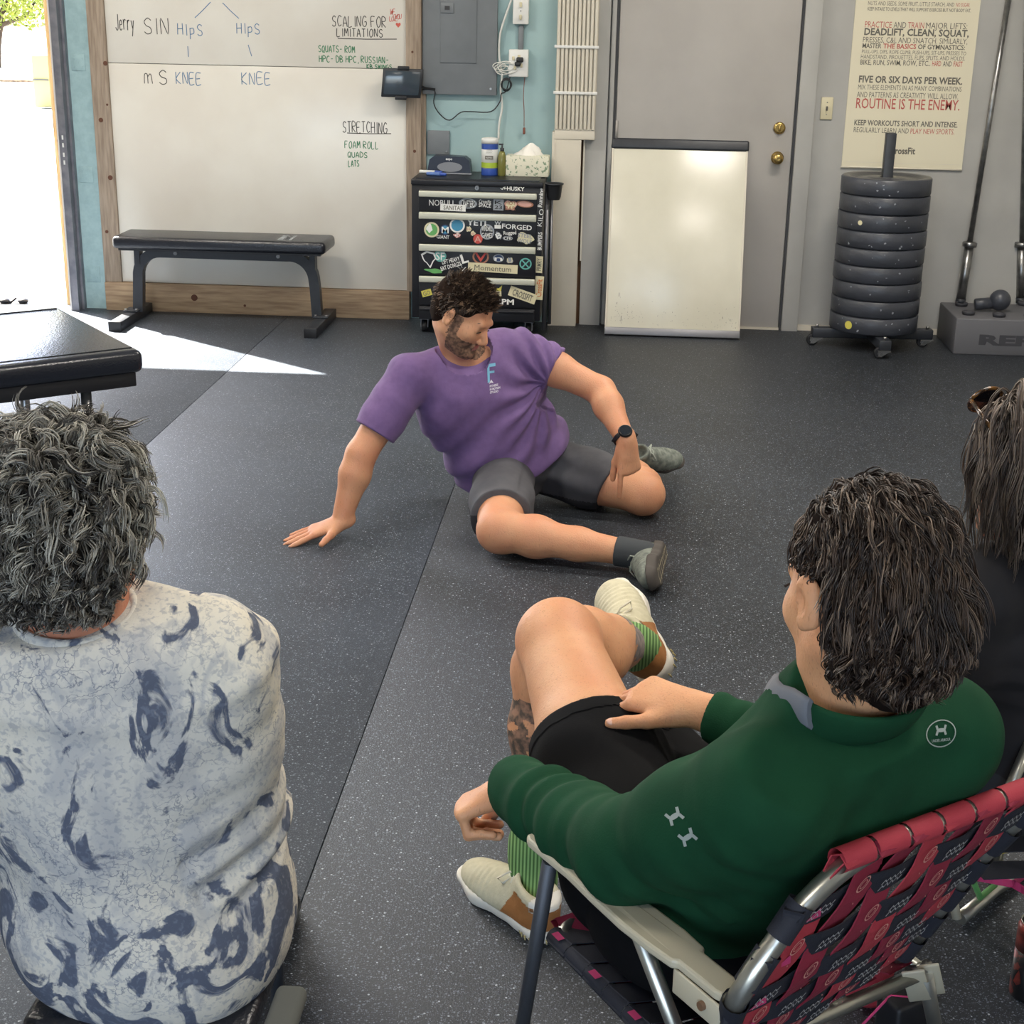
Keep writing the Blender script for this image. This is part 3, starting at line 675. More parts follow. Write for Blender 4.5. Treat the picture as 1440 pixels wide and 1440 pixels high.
# tablet on its arm
tb = thing('tablet', 'black tablet in a clamp mount on the edge of the wall whiteboard', 'tablet', PY(565, 118, -.05))
q = [PY(538, 134, -.06), PY(590, 136, -.03), PY(593, 99, -.03), PY(541, 98, -.06)]
cen = sum(q, Vector())/4; xd = (q[1]-q[0]).normalized(); zd = (q[3]-q[0]).normalized(); yd = zd.cross(xd).normalized(); Rm = Matrix((xd, -yd, zd)).transposed().to_4x4()
b = MB(); b.box(cen, (.205, .011, .145), Rm, bev=.004); b.build('case', 'tablet', tb)
b = MB(); b.box(cen-Vector((0, .0065, 0)), (.18, .003, .118), Rm, bev=.001); b.build('screen', 'screen', tb)
b = MB(); b.box(cen+zd*.074, (.06, .022, .02), Rm, bev=.004); b.box(cen-zd*.074, (.06, .022, .02), Rm, bev=.004); b.box(cen+Vector((0, .014, 0)), (.03, .014, .14), Rm, bev=.003); b.build('clamp', 'black', tb)
b = MB(); b.tube([cen+Vector((.02, .015, 0)), cen+Vector((.08, .03, -.01)), PY(598, 124, .045), PY(612, 126, .05)], .006, 8); b.build('mount_arm', 'black', tb)

# ------------------------------------------------------------------ tool chest
CX0, CX1 = -1.078, -.41; CY0, CY1 = -.33, .06; CZ0, CZ1 = .085, .80
tc_ = thing('tool_chest', 'black rolling tool chest with pale drawer handles and many stickers', 'tool chest', ((CX0+CX1)/2, -.13, 0))
b = MB(); b.span((CX0, CY0+.012, CZ0), (CX1, CY1, CZ1-.03), bev=.004); b.build('body', 'chest_black', tc_)
b = MB(); b.span((CX0-.002, CY0, CZ1-.032), (CX1+.002, CY1, CZ1-.004), bev=.004); b.span((CX0+.02, CY0+.03, CZ1-.01), (CX1-.02, CY1-.01, CZ1+.001)); b.build('top', 'chest_black', tc_)
def zc(py, px=660): return PY(px, py, CY0).z
fx0, fx1 = PY(589, 300, CY0).x, PY(755, 300, CY0).x
hz = [(271, 277), (301, 308), (346, 353), (391, 397)]
edges = [268, 299, 344, 389, 432, 452]
drawers = []
for i in range(5):
    zt = zc(edges[i]+0.5)-.001; zb = zc(edges[i+1]-.5)+.003
    dr = MB().span((fx0, CY0-.004, zb), (fx1, CY0+.02, zt), bev=.002).build('drawer', 'chest_black', tc_); drawers.append(dr)
    if i < 4:
        h0, h1 = zc(hz[i][1]+1), zc(hz[i][0]-1.5); b = MB(); b.span((fx0+.002, CY0-.022, h0), (fx1-.002, CY0-.002, h1), bev=.004); b.build('handle', 'alu', dr)
    else: b = MB(); b.span((fx0+.002, CY0-.02, zt-.02), (fx1-.002, CY0-.002, zt-.004), bev=.004); b.build('handle', 'chest_black', dr)
b = MB(); q = PY(671, 264, CY0); b.cyl(q+Vector((0, -.006, 0)), .011, .014, 'Y', seg=16); b.mi = 1; b.box(q+Vector((0, -.014, 0)), (.003, .003, .01)); b.build('lock', ['steel', 'black'], tc_)
b = MB(); b.mi = 0; q = PY(713, 267.5, CY0-.003); text_to(b, 'HUSKY', q, (1, 0, -.02), (0, 0, 1), width=.088, height=.02, bold=.02)
q = PY(704, 267, CY0-.0035)
b.ribbon([q+Vector((0, 0, .008)), q+Vector((.008, 0, .002)), q+Vector((.014, 0, .012)), q+Vector((.022, 0, .016)), q+Vector((.018, 0, .004)), q+Vector((.03, 0, .008))], .004); b.build('badge', 's_white', tc_)
for (x, y) in ((CX0+.06, CY0+.07), (CX1-.06, CY0+.07), (CX0+.06, CY1-.07), (CX1-.06, CY1-.07)):
    b = MB(); b.box((x, y, .078), (.05, .05, .018)); b.box((x-.018, y, .052), (.004, .04, .05)); b.box((x+.018, y, .052), (.004, .04, .05)); b.mi = 1; b.cyl((x, y, .033), .032, .026, 'X', seg=18); b.build('caster', ['steel_dull', 'black'], tc_)
# side rail tube and the clip-on holder
b = MB(); x = CX1+.02; b.tube([(x, -.26, .03), (x, -.26, .78)], .012, 10); b.tube([(x+.025, -.2, .05), (x+.02, -.2, .72)], .009, 8); b.build('side_rail', 'steel_dull', tc_)
hp = PY(778, 268, -.28); ch = thing('clip_on_holder', 'black cup holder clipped to the right side of the tool chest', 'holder', hp)
b = MB(); b.lathe([(.030, -.045), (.036, -.03), (.042, .03), (.045, .035), (.041, .035), (.036, -.025), (.01, -.03)], hp+Vector((.004, 0, 0)), (0, 0, 1), 20, False); b.build('cup', 'black', ch)
b = MB(); b.tube([hp+Vector((.004+.046*math.cos(a), .046*math.sin(a), .034)) for a in [i*PI/10 for i in range(20)]], .004, 6, closed=True); b.build('rim', 'black_metal', ch)

# stickers: thin printed vinyl, one object each
def stk(i, px, py, w, h, base, txt=None, tm=None, shape='rect', rot=0, bold=.01, extra=None):
    """centre at px, py; w, h in photo pixels"""
    px_ = 258.0*1.045; par = drawers[i] if i is not None else tc_; y = CY0-.0045-random.random()*.0008 if i is not None else CY0+.0105
    if i is None: y = CY0+.0112
    c = PY(px, py, y); W_, H_ = w/px_, h/px_; b = MB(); xd = Vector((math.cos(rot), 0, math.sin(rot))); zd = Vector((-math.sin(rot), 0, math.cos(rot)))
    if shape == 'rect': pts = [(-.5, -.5), (.5, -.5), (.5, .5), (-.5, .5)]
    elif shape == 'oval': pts = [(.5*math.cos(a), .5*math.sin(a)) for a in [k*PI/12 for k in range(24)]]
    elif shape == 'blob': pts = [((.42+.08*math.sin(3*a+w))*math.cos(a), (.42+.09*math.cos(4*a+h))*math.sin(a)) for a in [k*PI/12 for k in range(24)]]
    elif shape == 'state': pts = [(-.5, .3), (-.15, .5), (.35, .4), (.5, .1), (.3, -.1), (.1, -.5), (-.15, -.2), (-.3, -.1), (-.4, .05)]
    elif shape == 'bolt': pts = [(-.5, 0), (-.1, .5), (.1, .1), (.5, .4), (.2, -.5), (-.05, -.1)]
    if shape != 'none': b.poly([c+xd*(p[0]*W_)+zd*(p[1]*H_) for p in pts], (0, -.0006, 0))
    mats = [base, tm or 'black']
    if extra:   # inner disc / outline of another colour
        mats.append(extra); b.mi = 2; b.poly([c+Vector((0, -.0008, 0))+xd*(p[0]*W_*.78)+zd*(p[1]*H_*.78) for p in pts])
    if txt:
        b.mi = 1; lines = txt.split('|'); n = len(lines)
        for k, t_ in enumerate(lines):
            oy = ((n-1)/2-k)*H_*.85/n; text_to(b, t_, c+Vector((0, -.0012, 0))+zd*oy, xd, zd, width=W_*(.98 if shape == 'none' else .74), height=H_*.66/n if shape != 'none' else H_/n*.85, bold=bold, center=True)
    return b.build('sticker', mats, par)
stk(0, 622, 285, 37, 10, 's_white', 'NOBULL', 's_white', 'none', bold=0)
stk(0, 637, 292, 35, 9, 's_white', 'SANITAS', 'text_dark', 'rect', -.02); stk(0, 624, 291, 5, 6, 's_red', None, None, 'rect', -.02)
stk(0, 658, 286, 25, 14, 's_grey', 'CRAFTERS', 's_white', 'oval', -.05, extra='chest_black')
stk(0, 682, 286, 17, 12, 's_grey', 'CrossFit|SPACE', 's_white', 'none', -.05); stk(0, 701, 288, 14, 15, 's_grey', 'K|23', 'black', 'rect', -.03)
stk(0, 718, 289, 19, 16, 's_pink', 'HOT|BAR', 's_tan', 'blob', -.03, extra='s_cream'); stk(0, 738, 287, 24, 9, 's_tan', None, None, 'oval', -.08, extra='s_pink')
stk(1, 607, 323, 21, 21, 's_cream', None, None, 'oval', extra='s_green'); stk(1, 604, 321, 10, 13, 's_white', None, None, 'blob'); stk(1, 612, 325, 6, 8, 's_red', None, None, 'oval')
stk(1, 626, 323, 13, 14, 's_navy', 'M', 's_white', 'oval', extra='s_blue'); stk(1, 623, 333, 18, 6, 's_grey', 'GIANT', 's_white', 'none', -.03)
stk(1, 643, 317, 21, 20, 's_white', '*', 's_blue', 'oval', extra='s_blue'); stk(1, 643, 331, 12, 7, 's_pink', 'OK', 's_red', 'blob', extra='s_white')
stk(1, 670, 313, 27, 9, 's_grey', 'YETI', 's_white', 'none', -.02, .03); stk(1, 659, 322, 8, 9, 's_cream', '++', 's_pink', 'blob'); stk(1, 665, 328, 8, 7, 's_cream', 'x', 's_pink', 'blob')
stk(1, 672, 336, 13, 13, 's_red', 'A', 's_pink', 'oval'); stk(1, 685, 326, 20, 21, 's_grey', 'WINDMILL|GAMES', 's_white', 'oval', extra='chest_black'); stk(1, 684, 321, 8, 7, 's_yel', None, None, 'oval')
stk(1, 700, 316, 9, 12, 's_grey', 'W|I', 's_white', 'none', 0, .02); stk(1, 727, 319, 42, 8, 's_grey', 'FORGED', 's_white', 'none', -.04, .02)
stk(1, 701, 331, 10, 12, 's_grey', 'B', 's_white', 'blob', .5); stk(1, 717, 327, 18, 6, 's_white', 'Rugged', 's_white', 'none', .08, .02); stk(1, 714, 335, 14, 6, 's_grey', 'CPR', 's_white', 'oval', extra='chest_black')
stk(1, 738, 335, 27, 17, 's_cream', 'STEEL|WOLF', 's_grey', 'blob', -.1, .02)
stk(2, 603, 365, 22, 24, 's_white', None, None, 'state', extra='chest_black'); stk(2, 619, 360, 17, 16, 's_teal', 'SF', 's_white', 'oval', extra='s_teal'); stk(2, 611, 381, 30, 7, 's_green', None, None, 'blob', -.1, extra='s_green')
stk(2, 634, 366, 26, 7, 's_white', 'LIFT HEAVY', 's_white', 'none', .25, .02); stk(2, 634, 374, 30, 7, 's_white', 'EAT DONUTS', 's_white', 'none', .3, .02); stk(2, 648, 377, 13, 12, 's_white', None, None, 'bolt', -.4, extra='black')
stk(2, 653, 363, 10, 15, 's_grey', 'L', 's_white', 'none', .3, .03); stk(2, 676, 361, 23, 20, 's_tan', 'V', 's_red', 'oval', extra='chest_black'); stk(2, 693, 377, 69, 12, 's_cream', 'Momentum', 'text_dark', 'rect', -.03, 0)
stk(2, 701, 363, 15, 11, 's_grey', 'n', 's_white', 'oval', extra='s_navy'); stk(2, 717, 366, 10, 10, 's_grey', 'U', 's_cream', 'blob', .2); stk(2, 739, 371, 17, 16, 's_teal', 'X', 's_teal', 'oval', extra='chest_black')
stk(3, 735, 415, 39, 14, 's_cream', 'CROSSFIT', 'text_dark', 'rect', -.32, .02); stk(3, 710, 424, 26, 9, 's_white', 'RPM', 's_white', 'none', -.02, .03); stk(3, 700, 407, 16, 8, 's_yel', None, None, 'bolt', .4); stk(3, 695, 413, 20, 7, 's_cream', 'POW', 'text_dark', 'rect', .05)
stk(3, 600, 412, 14, 9, 's_yel', 'GO', 'text_dark', 'rect', .3)
stk(None, 760, 278, 26, 7, 's_white', 'Running', 's_white', 'none', 1.5, .03); stk(None, 760, 306, 24, 8, 's_white', 'KILO', 's_white', 'none', 1.45, .0); stk(None, 759, 339, 25, 7, 's_yel', 'BUMPERS', 's_white', 'none', 1.55, .02); stk(None, 758, 372, 23, 10, 's_cream', 'PRMRY', 'text_dark', 'rect', 1.52, .01)
stk(None, 758, 405, 33, 12, 's_cream', 'CrossFit', 'tex_orange', 'rect', 1.52, .02)

# things on top of the chest (top surface at z = .801)
ZT = .801
def top_at(px, py): return PZ(px, py, ZT)
# black letter dock
p = top_at(632, 244); dk = thing('charging_dock', 'black trapezoid desk dock with an oval recess on top of the tool chest', 'dock', p)
b = MB(); w2 = .115
prof = [(-w2, 0), (w2, 0), (w2*.93, .07), (w2*.72, .088), (-w2*.66, .092), (-w2*.88, .072)]
b.poly([p+Vector((x, -.03, z)) for x, z in prof], (0, .09, 0)); b.build('housing', 'dock', dk)
b = MB(); b.cyl(p+Vector((.005, -.0315, .036)), .05, .004, 'Y', seg=28); ob = b.build('oval_recess', 'dock_in', dk)
for v in ob.data.vertices: v.co.x = p.x+.005+(v.co.x-p.x-.005)*1.3; v.co.z = p.z+.036+(v.co.z-p.z-.036)*.5
b = MB(); b.span(p+Vector((-w2-.004, -.04, 0)), p+Vector((w2+.004, -.03, .008)), bev=.002); b.build('lip', 'dock_in', dk)
b = MB(); text_to(b, 'expo', p+Vector((-.016, -.031, .072)), (1, 0, 0), (0, 0, 1), width=.034, height=.012, bold=.04); b.build('lettering', 's_white', dk)
# markers
for k, (x0, x1, yy, mm) in enumerate([(590, 622, 243.5, 'label'), (600, 628, 246.5, 'marker_blue')]):
    a = top_at(x0, yy); c = top_at(x1, yy+1.5); d = (c-a).normalized(); r = .009; mk = thing('marker', ['white-barrelled whiteboard marker lying behind the blue one on the tool chest', 'blue whiteboard marker lying on the front left of the tool chest'][k], 'marker', a+Vector((0, 0, 0)))
    a = a+Vector((0, 0, r)); c = c+Vector((0, 0, r)); L_ = (c-a).length
    b = MB(); b.lathe([(r*.8, 0), (r, .003), (r, L_*.68)], a, d, 14); b.build('barrel', mm, mk); b = MB(); b.lathe([(r*.9, L_*.68), (r*1.0, L_*.7), (r*.9, L_*.95), (r*.6, L_)], a, d, 14); b.build('marker_cap', 'blue_plastic', mk)
# wipes canister
p = top_at(688.5, 246); cw = thing('wipes_canister', 'white, blue and green canister of wipes on the tool chest', 'canister', p); r = .044; hh = .19
b = MB(); b.lathe([(r*.96, 0), (r, .004), (r, .034), (r*.985, .036)], p, (0, 0, 1), 32); b.build('base', 'blue_plastic', cw)
b = MB(); b.lathe([(r*.985, .034), (r*.985, hh-.03)], p, (0, 0, 1), 32); b.build('label_wrap', 'label', cw)
b = MB(); b.lathe([(r*.99, .04), (r*.99, .066)], p, (0, 0, 1), 32, False); b.mi = 1; b.lathe([(r*.99, hh-.058), (r*.99, hh-.03)], p, (0, 0, 1), 32, False); b.mi = 2
b.box(p+Vector((0, -r*.99, .092)), (.042, .004, .018)); b.mi = 3; text_to(b, 'WIPES', p+Vector((-.017, -r-.0015, .087)), (1, 0, 0), (0, 0, 1), width=.034, height=.009)
for k in range(5): b.mi = 2; b.ribbon([p+Vector((-.018+.002*k, -r*.99-.001, .112+k*.006)), p+Vector((.018-.003*(k % 2), -r*.99-.001, .112+k*.006))], .0012)
b.build('print', ['lime', 'blue_plastic', 'text_dark', 's_white'], cw)
b = MB(); b.lathe([(r*1.02, hh-.03), (r*1.02, hh-.012), (r*.98, hh-.004), (r*.5, hh), (0, hh)], p, (0, 0, 1), 32); b.build('lid', 's_white', cw)
# bottle
p = top_at(705.5, 247); bt = thing('spray_bottle', 'olive green glass bottle with a small pump between canister and tissue box', 'bottle', p)
b = MB(); b.lathe([(.019, 0), (.021, .004), (.021, .10), (.014, .12), (.009, .125)], p, (0, 0, 1), 20); b.build('bottle_body', 'bottle_glass', bt)
b = MB(); b.lathe([(.010, .124), (.010, .14), (.004, .142), (.004, .155)], p, (0, 0, 1), 14); b.box(p+Vector((-.006, 0, .158)), (.024, .01, .008), bev=.002); b.build('pump', 'dark_line', bt)
# tissues
a = top_at(711, 247.5); c = top_at(771, 249.5); p = (a+c)/2; L_ = c.x-a.x; tx = thing('tissue_box', 'floral tissue box with a tissue pulled up on the tool chest', 'tissue box', p)
b = MB(); b.box(p+Vector((0, .055, .052)), (L_, .11, .104), bev=.003); b.build('carton', 'tissue_box', tx)
b = MB(); n = 14; V_ = []
for i in range(n):
    t_ = i/(n-1); rr = .052*(1-t_)**.8+.004; ring = []
    for k in range(18):
        an = k*2*PI/18; q = 1+.28*math.sin(3*an+2*t_)+.12*math.sin(7*an+i); ring.append(b.bm.verts.new(p+Vector((.004+.012*t_+rr*math.cos(an)*q*1.15, .055+rr*math.sin(an)*q*.5, .104+.062*t_**.9))))
    V_.append(ring)
for i in range(n-1):
    for k in range(18): f = b.bm.faces.new((V_[i][k], V_[i][(k+1) % 18], V_[i+1][(k+1) % 18], V_[i+1][k])); f.smooth = True
b.build('tissue', 'tissue', tx)

# ------------------------------------------------------------------ leaning whiteboard
A = PZ(852, 474, 0); Bp = PZ(1040, 477, 0); yb = -.215; A = Vector((A.x, yb, 0)); Bp = Vector((.636, yb, 0)); xdir = Vector((1, 0, 0)); top = Vector((0, .075, .985))-Vector((0, yb, 0)); up = top.normalized(); Hh = top.length; nrm = Vector((1, 0, 0)).cross(up)   # faces the camera
W_ = .705; x0 = -.072
Rb = Matrix((Vector((1, 0, 0)), -nrm, up)).transposed().to_4x4()
lb = thing('leaning_whiteboard', 'worn portable whiteboard with a black top bar leaning on the grey door', 'whiteboard', (x0+W_/2, yb, 0))
def LB(u, v, d=0): return Vector((x0+W_/2, yb+.016, .004))+Vector((1, 0, 0))*u+up*v+nrm*d
b = MB(); b.box(LB(0, Hh/2), (W_-.01, .012, Hh-.04), Rb, bev=.001); b.build('board', 'board_old', lb)
b = MB(); b.box(LB(0, Hh-.028), (W_+.012, .03, .056), Rb, bev=.01, seg=3); b.build('top_bar', 'black_metal', lb)
b = MB(); b.box(LB(0, .02), (W_+.004, .026, .04), Rb, bev=.003); b.build('bottom_rail', 'steel_dull', lb)
for s in (-1, 1): b = MB(); b.box(LB(s*(W_/2-.004), Hh/2), (.010, .02, Hh-.06), Rb, bev=.001); b.build('side_rail', 'cream2', lb)
b = MB()
for k in range(110):
    u = random.choice([random.gauss(-.24, .06), random.gauss(.2, .1), random.uniform(-.33, .33)]); v = .05+abs(random.gauss(0, .06)); u = max(-.33, min(.33, u)); L_ = random.uniform(.001, .006)
    b.ribbon([LB(u, v, .0068), LB(u+random.uniform(-.003, .003), v+L_, .0068)], random.uniform(.0006, .0016), nrm)
for u, v, L_ in ((-.285, .2, .02), (-.295, .16, .01), (-.12, .23, .003), (.26, .1, .012), (.3, .09, .01), (-.27, .07, .03)): b.ribbon([LB(u, v, .0068), LB(u+.001, v+L_, .0068)], .0022, nrm)
b.build('scuffs', 'ink_grey', lb, kind='stuff')

# ------------------------------------------------------------------ poster
po = thing('poster', 'cream poster of training advice text in black and red on the grey wall', 'poster', PY(1270, 235, .1))
YP = .092; tl = PY(1203, 0, YP); trr = PY(1376, 0, YP); bl = PY(1185, 236, YP); br = PY(1356, 236, YP)
zt = 2.0; px0 = (tl.x+bl.x)/2-.002; px1 = (trr.x+br.x)/2
b = MB(); b.span((px0, YP, bl.z), (px1, .1, zt)); b.build('sheet', 'paper', po)
b = MB(); b.tube([(px0-.004, YP-.002, bl.z+.006), (px1, YP-.002, bl.z+.004)], .004, 6); b.ribbon([(px0+.02, YP-.0006, bl.z+.032), (px1-.01, YP-.0006, bl.z+.03)], .002); b.build('hem_rod', 'cream2', po)
TW = px1-px0
def prow(parts, x0f, x1f, zf, h, bold=0):
    """parts: (text, colour 0/1); row fills x0f..x1f (fractions)"""
    tot = sum(len(t_) for t_, c_ in parts); x = px0+TW*x0f; full = TW*(x1f-x0f)
    b = MB()
    for t_, c_ in parts:
        w_ = full*len(t_)/tot; b.mi = c_; text_to(b, t_.strip(), (x, YP, zf), (1, 0, 0), (0, 0, 1), width=w_-full*.018*(1 if len(parts) > 1 else 0), height=h, bold=bold); x += w_
    b.build('text_line', ['text_dark', 'text_red'], po)
def zp(py): return PY(1270, py, YP).z
prow([('NUTS AND SEEDS, SOME FRUIT, LITTLE STARCH, AND', 0), ('NO SUGAR', 1)], .1, .93, zp(8), .020, .0)
prow([('KEEP INTAKE TO LEVELS THAT WILL SUPPORT EXERCISE BUT NOT BODY FAT.', 0)], .1, .93, zp(15.5), .017, .01)
prow([('PRACTICE', 1), (' AND', 0), ('TRAIN', 1), ('MAJOR LIFTS:', 0)], .09, .93, zp(39.5), .031)
prow([('DEADLIFT, CLEAN, SQUAT,', 0)], .09, .935, zp(50), .034, .03)
prow([('PRESSES, C&J, AND SNATCH. SIMILARLY,', 0)], .085, .93, zp(60.5), .028)
prow([('MASTER', 0), ('THE BASICS', 1), ('OF GYMNASTICS:', 0)], .085, .93, zp(68.5), .024, .02)
prow([('PULL-UPS, DIPS, ROPE CLIMB, PUSH-UPS, SIT-UPS, PRESSES TO', 0)], .085, .93, zp(76), .019)
prow([('HANDSTAND, PIROUETTES, FLIPS, SPLITS, AND HOLDS.', 0)], .08, .925, zp(83.5), .021)
prow([('BIKE, RUN, SWIM, ROW, ETC..', 0), ('HARD', 1), (' AND', 0), ('FAST', 1)], .08, .925, zp(92), .026, .01)
prow([('FIVE OR SIX DAYS PER WEEK.', 0)], .08, .925, zp(117), .034, .03)
prow([('MIX THESE ELEMENTS IN AS MANY COMBINATIONS', 0)], .08, .925, zp(127), .025)
prow([('AND PATTERNS AS ', 0), ('CREATIVITY', 0), (' WILL ALLOW.', 0)], .075, .92, zp(138), .029)
prow([('ROUTINE IS THE ENEMY.', 1)], .075, .925, zp(153.5), .053, .008)
prow([('KEEP WORKOUTS SHORT AND INTENSE.', 0)], .075, .925, zp(177.5), .028, .02)
prow([('REGULARLY LEARN AND ', 0), ('PLAY NEW SPORTS.', 1)], .075, .92, zp(187.5), .027)
prow([('CrossFit', 0)], .39, .60, zp(216.5), .034, .03)

# ------------------------------------------------------------------ bumper plates on a wheeled dolly
PC = Vector((1.305, -.25, 0)); R_ = .222; zb = .098
dl = thing('plate_dolly', 'black cross-shaped wheeled dolly with centre post under the plate stack', 'dolly', PC)
for k, (w_, d_) in enumerate([((.62, .06, .05), 0), ((.06, .62, .05), .0)]):
    b = MB(); b.box(PC+Vector((0, 0, zb-.028)), w_, Matrix.Rotation(math.radians(4), 4, 'Z'), bev=.004); b.build('cross_bar', 'black_metal', dl)
b = MB(); b.box(PC+Vector((0, 0, (zb+1.075)/2)), (.05, .05, 1.075-zb), bev=.004); b.build('post', 'black_metal', dl)
for an in (0, 90, 180, 270):
    q = PC+Vector((math.cos(math.radians(an+4)), math.sin(math.radians(an+4)), 0))*.285
    sgn = -1 if an == 180 else 1
    b = MB(); b.box(q+Vector((0, 0, zb-.056)), (.062, .062, .006)); b.cyl(q+Vector((0, 0, zb+.004)), .008, .016, seg=8)
    for s in (-1, 1): b.poly([q+Vector((-.01, s*.016, .04)), q+Vector((.03, s*.016, .04)), q+Vector((-.012, s*.016, .012)), q+Vector((-.03, s*.016, .014))], (0, s*.003, 0))
    fk = b.build('caster', 'steel', dl); b = MB(); b.cyl(q+Vector((-.02, 0, .0295)), .0295, .024, 'Y', seg=20, bev=.004); b.build('wheel', 'black', fk)
    b = MB(); b.cyl(q+Vector((-.02, 0, .0295)), .012, .032, 'Y', seg=12); b.build('hub', 'steel', fk)
n = 9; th_ = (.868-zb)/n; PT = 'bumper plates stacked on the wheeled dolly'
ordn = ['bottom', 'second from the bottom', 'third from the bottom', 'fourth from the bottom', 'middle', 'fourth from the top', 'third from the top', 'second from the top', 'top']
for i in range(n):
    z = zb+i*th_+.0005; off = Vector((random.uniform(-.003, .003), random.uniform(-.003, .003), 0)); c = PC+off+Vector((0, 0, z)); H_ = th_-.002
    pt = thing('bumper_plate', 'black rubber bumper plate, %s of the stack of nine' % ordn[i], 'weight plate', c, group=PT)
    b = MB(); b.lathe([(.034, .006), (.09, .006), (.10, .012), (.17, .012), (.185, .002), (R_-.006, 0), (R_, .006), (R_, H_-.006), (R_-.006, H_), (.185, H_-.002), (.17, H_-.012), (.10, H_-.012), (.09, H_-.006), (.034, H_-.006)], c, (0, 0, 1), 56, False)
    b.build('disc', 'black_rubber', pt)
    b = MB(); b.lathe([(.0365, .006), (.0365, H_-.005), (.046, H_-.004), (.046, H_-.010)], c, (0, 0, 1), 32, False); b.build('hub_ring', 'steel', pt)
    # scuffs on the rim
    b = MB()
    for k in range(random.randint(5, 11)):
        an = math.radians(random.uniform(200, 340)); zz = random.uniform(.01, H_-.012); da = random.uniform(.01, .045)
        pts = [c+Vector((math.cos(an+da*t_)*(R_+.0006), math.sin(an+da*t_)*(R_+.0006), zz+random.uniform(-.003, .006)*t_)) for t_ in (0, .5, 1)]
        b.ribbon(pts, random.uniform(.003, .009), (math.cos(an), math.sin(an), 0))
    if i == 8:
        b.mi = 1
        for k in range(40):
            an = k*2*PI/40
            if k % 20 > 3: b.ribbon([c+Vector((.155*math.cos(an), .155*math.sin(an), H_-.011)), c+Vector((.143*math.cos(an+.05), .143*math.sin(an+.05), H_-.011))], .006, (0, 0, 1))
    if i in (0, 6):
        b.mi = 2; an = math.radians(228 if i == 0 else 232); cc = c+Vector((math.cos(an)*(R_+.001), math.sin(an)*(R_+.001), H_*.5)); tt = Vector((-math.sin(an), math.cos(an), 0)); rr = .021 if i == 0 else .012
        b.poly([cc+tt*rr*math.cos(a)+Vector((0, 0, rr*math.sin(a))) for a in [q*PI/8 for q in range(16)]])
    b.build('markings', ['scuff', 'black', 's_yel' if i == 0 else 's_cream'], pt)

# ------------------------------------------------------------------ bar holder block with barbells
rp = thing('barbell_holder', 'dark grey steel barbell storage block with raised lettering against the wall', 'barbell rack', (1.95, -.14, 0))
X0, X1, Y0, Y1, ZH = 1.70, 2.45, -.375, .06, .185
b = MB(); b.span((X0, Y0, 0), (X1, Y1, ZH), bev=.006); b.build('block', 'rep_grey', rp)
b = MB(); q = PY(1376, 484, Y0); text_to(b, 'REP', q, (1, 0, 0), (0, 0, 1), width=.27, height=.05, bold=.05, lift=.001); b.build('lettering', 'rep_dark', rp)
for px, py in ((1362, 439), (1405, 442), (1352, 427), (1440, 426), (1449, 444)):
    q = PZ(px, py, ZH+.012); b = MB(); b.lathe([(.03, -.012), (.033, .0), (.033, .006), (.026, .006), (.026, -.008)], Vector((q.x, q.y, ZH+.012)), (0, 0, 1), 20, True); b.build('bar_cup', 'rep_dark', rp)
for k, (b0, t0, lab) in enumerate([((1350, 428), (1418, 0), 'steel barbell standing in the rack, leaning on the wall beside the poster'), ((1435, 426), (1446, 0), 'second steel barbell at the right edge of the photo, standing in the rack')]):
    q = PZ(b0[0], b0[1], ZH); a = Vector((q.x, q.y, ZH+.001)); c = PY(t0[0], t0[1], .045); d = (c-a).normalized(); bb_ = thing('barbell', lab, 'barbell', a)
    b = MB(); b.lathe([(.0245, .004), (.0245, .30)], a, d, 20); b.build('sleeve', 'steel', bb_)
    b = MB(); b.lathe([(.030, .30), (.038, .302), (.038, .325), (.030, .328)], a, d, 20); b.build('collar', 'steel', bb_)
    b = MB(); b.lathe([(.0145, .325), (.0145, 1.62)], a, d, 14); b.build('shaft', 'steel', bb_)
    b = MB(); b.lathe([(.0265, .003), (.0265, .03)], a, d, 16); b.build('end_cap', 'black_metal', bb_)
q = PZ(1406, 424, ZH+.055); q.z = ZH+.062; bg = thing('ball_grip', 'black ball grip with a short handle lying on the barbell rack', 'grip', (q.x, q.y, ZH))
b = MB(); b.sph(q, .054, 24); b.build('ball', 'black_rubber', bg); b = MB(); b.lathe([(.03, .03), (.03, .12), (.026, .125)], q+Vector((0, 0, -.012)), (-1, .05, -.12), 16); b.build('handle', 'black_rubber', bg)

# ------------------------------------------------------------------ flat bench
bn = thing('flat_bench', 'black flat weight bench in front of the wall whiteboard', 'bench', (-2.07, -.2, 0))
YBn = -.19; zs = .43
def arc(cx, cz, r, a0, a1, n=8): return [(cx+r*math.cos(math.radians(a0+(a1-a0)*i/n)), YBn, cz+r*math.sin(math.radians(a0+(a1-a0)*i/n))) for i in range(n+1)]
b = MB(); b.box((-2.09, YBn, zs), (1.125, .29, .065), bev=.022, seg=4); b.build('pad', 'vinyl', bn)
b = MB(); b.box((-2.09, YBn, zs-.036), (1.07, .25, .012)); b.build('pad_board', 'black', bn)
zc_ = .365; pts = [(-2.575, YBn, .045), (-2.565, YBn, .2)]+arc(-2.435, .238, .128, 172, 92)+[(-1.75, YBn, zc_)]+arc(-1.745, .238, .128, 88, 8)+[(-1.612, YBn, .2), (-1.603, YBn, .045)]
b = MB(); b.tube(pts, .037, 4, flat=(0, 1, 0), smooth=False); b.build('frame', 'black_metal', bn)
for x in (-2.56, -1.62):
    b = MB(); b.span((x-.015, YBn-.03, .30), (x+.015, YBn+.03, .40)); b.build('upright_bracket', 'black_metal', bn)
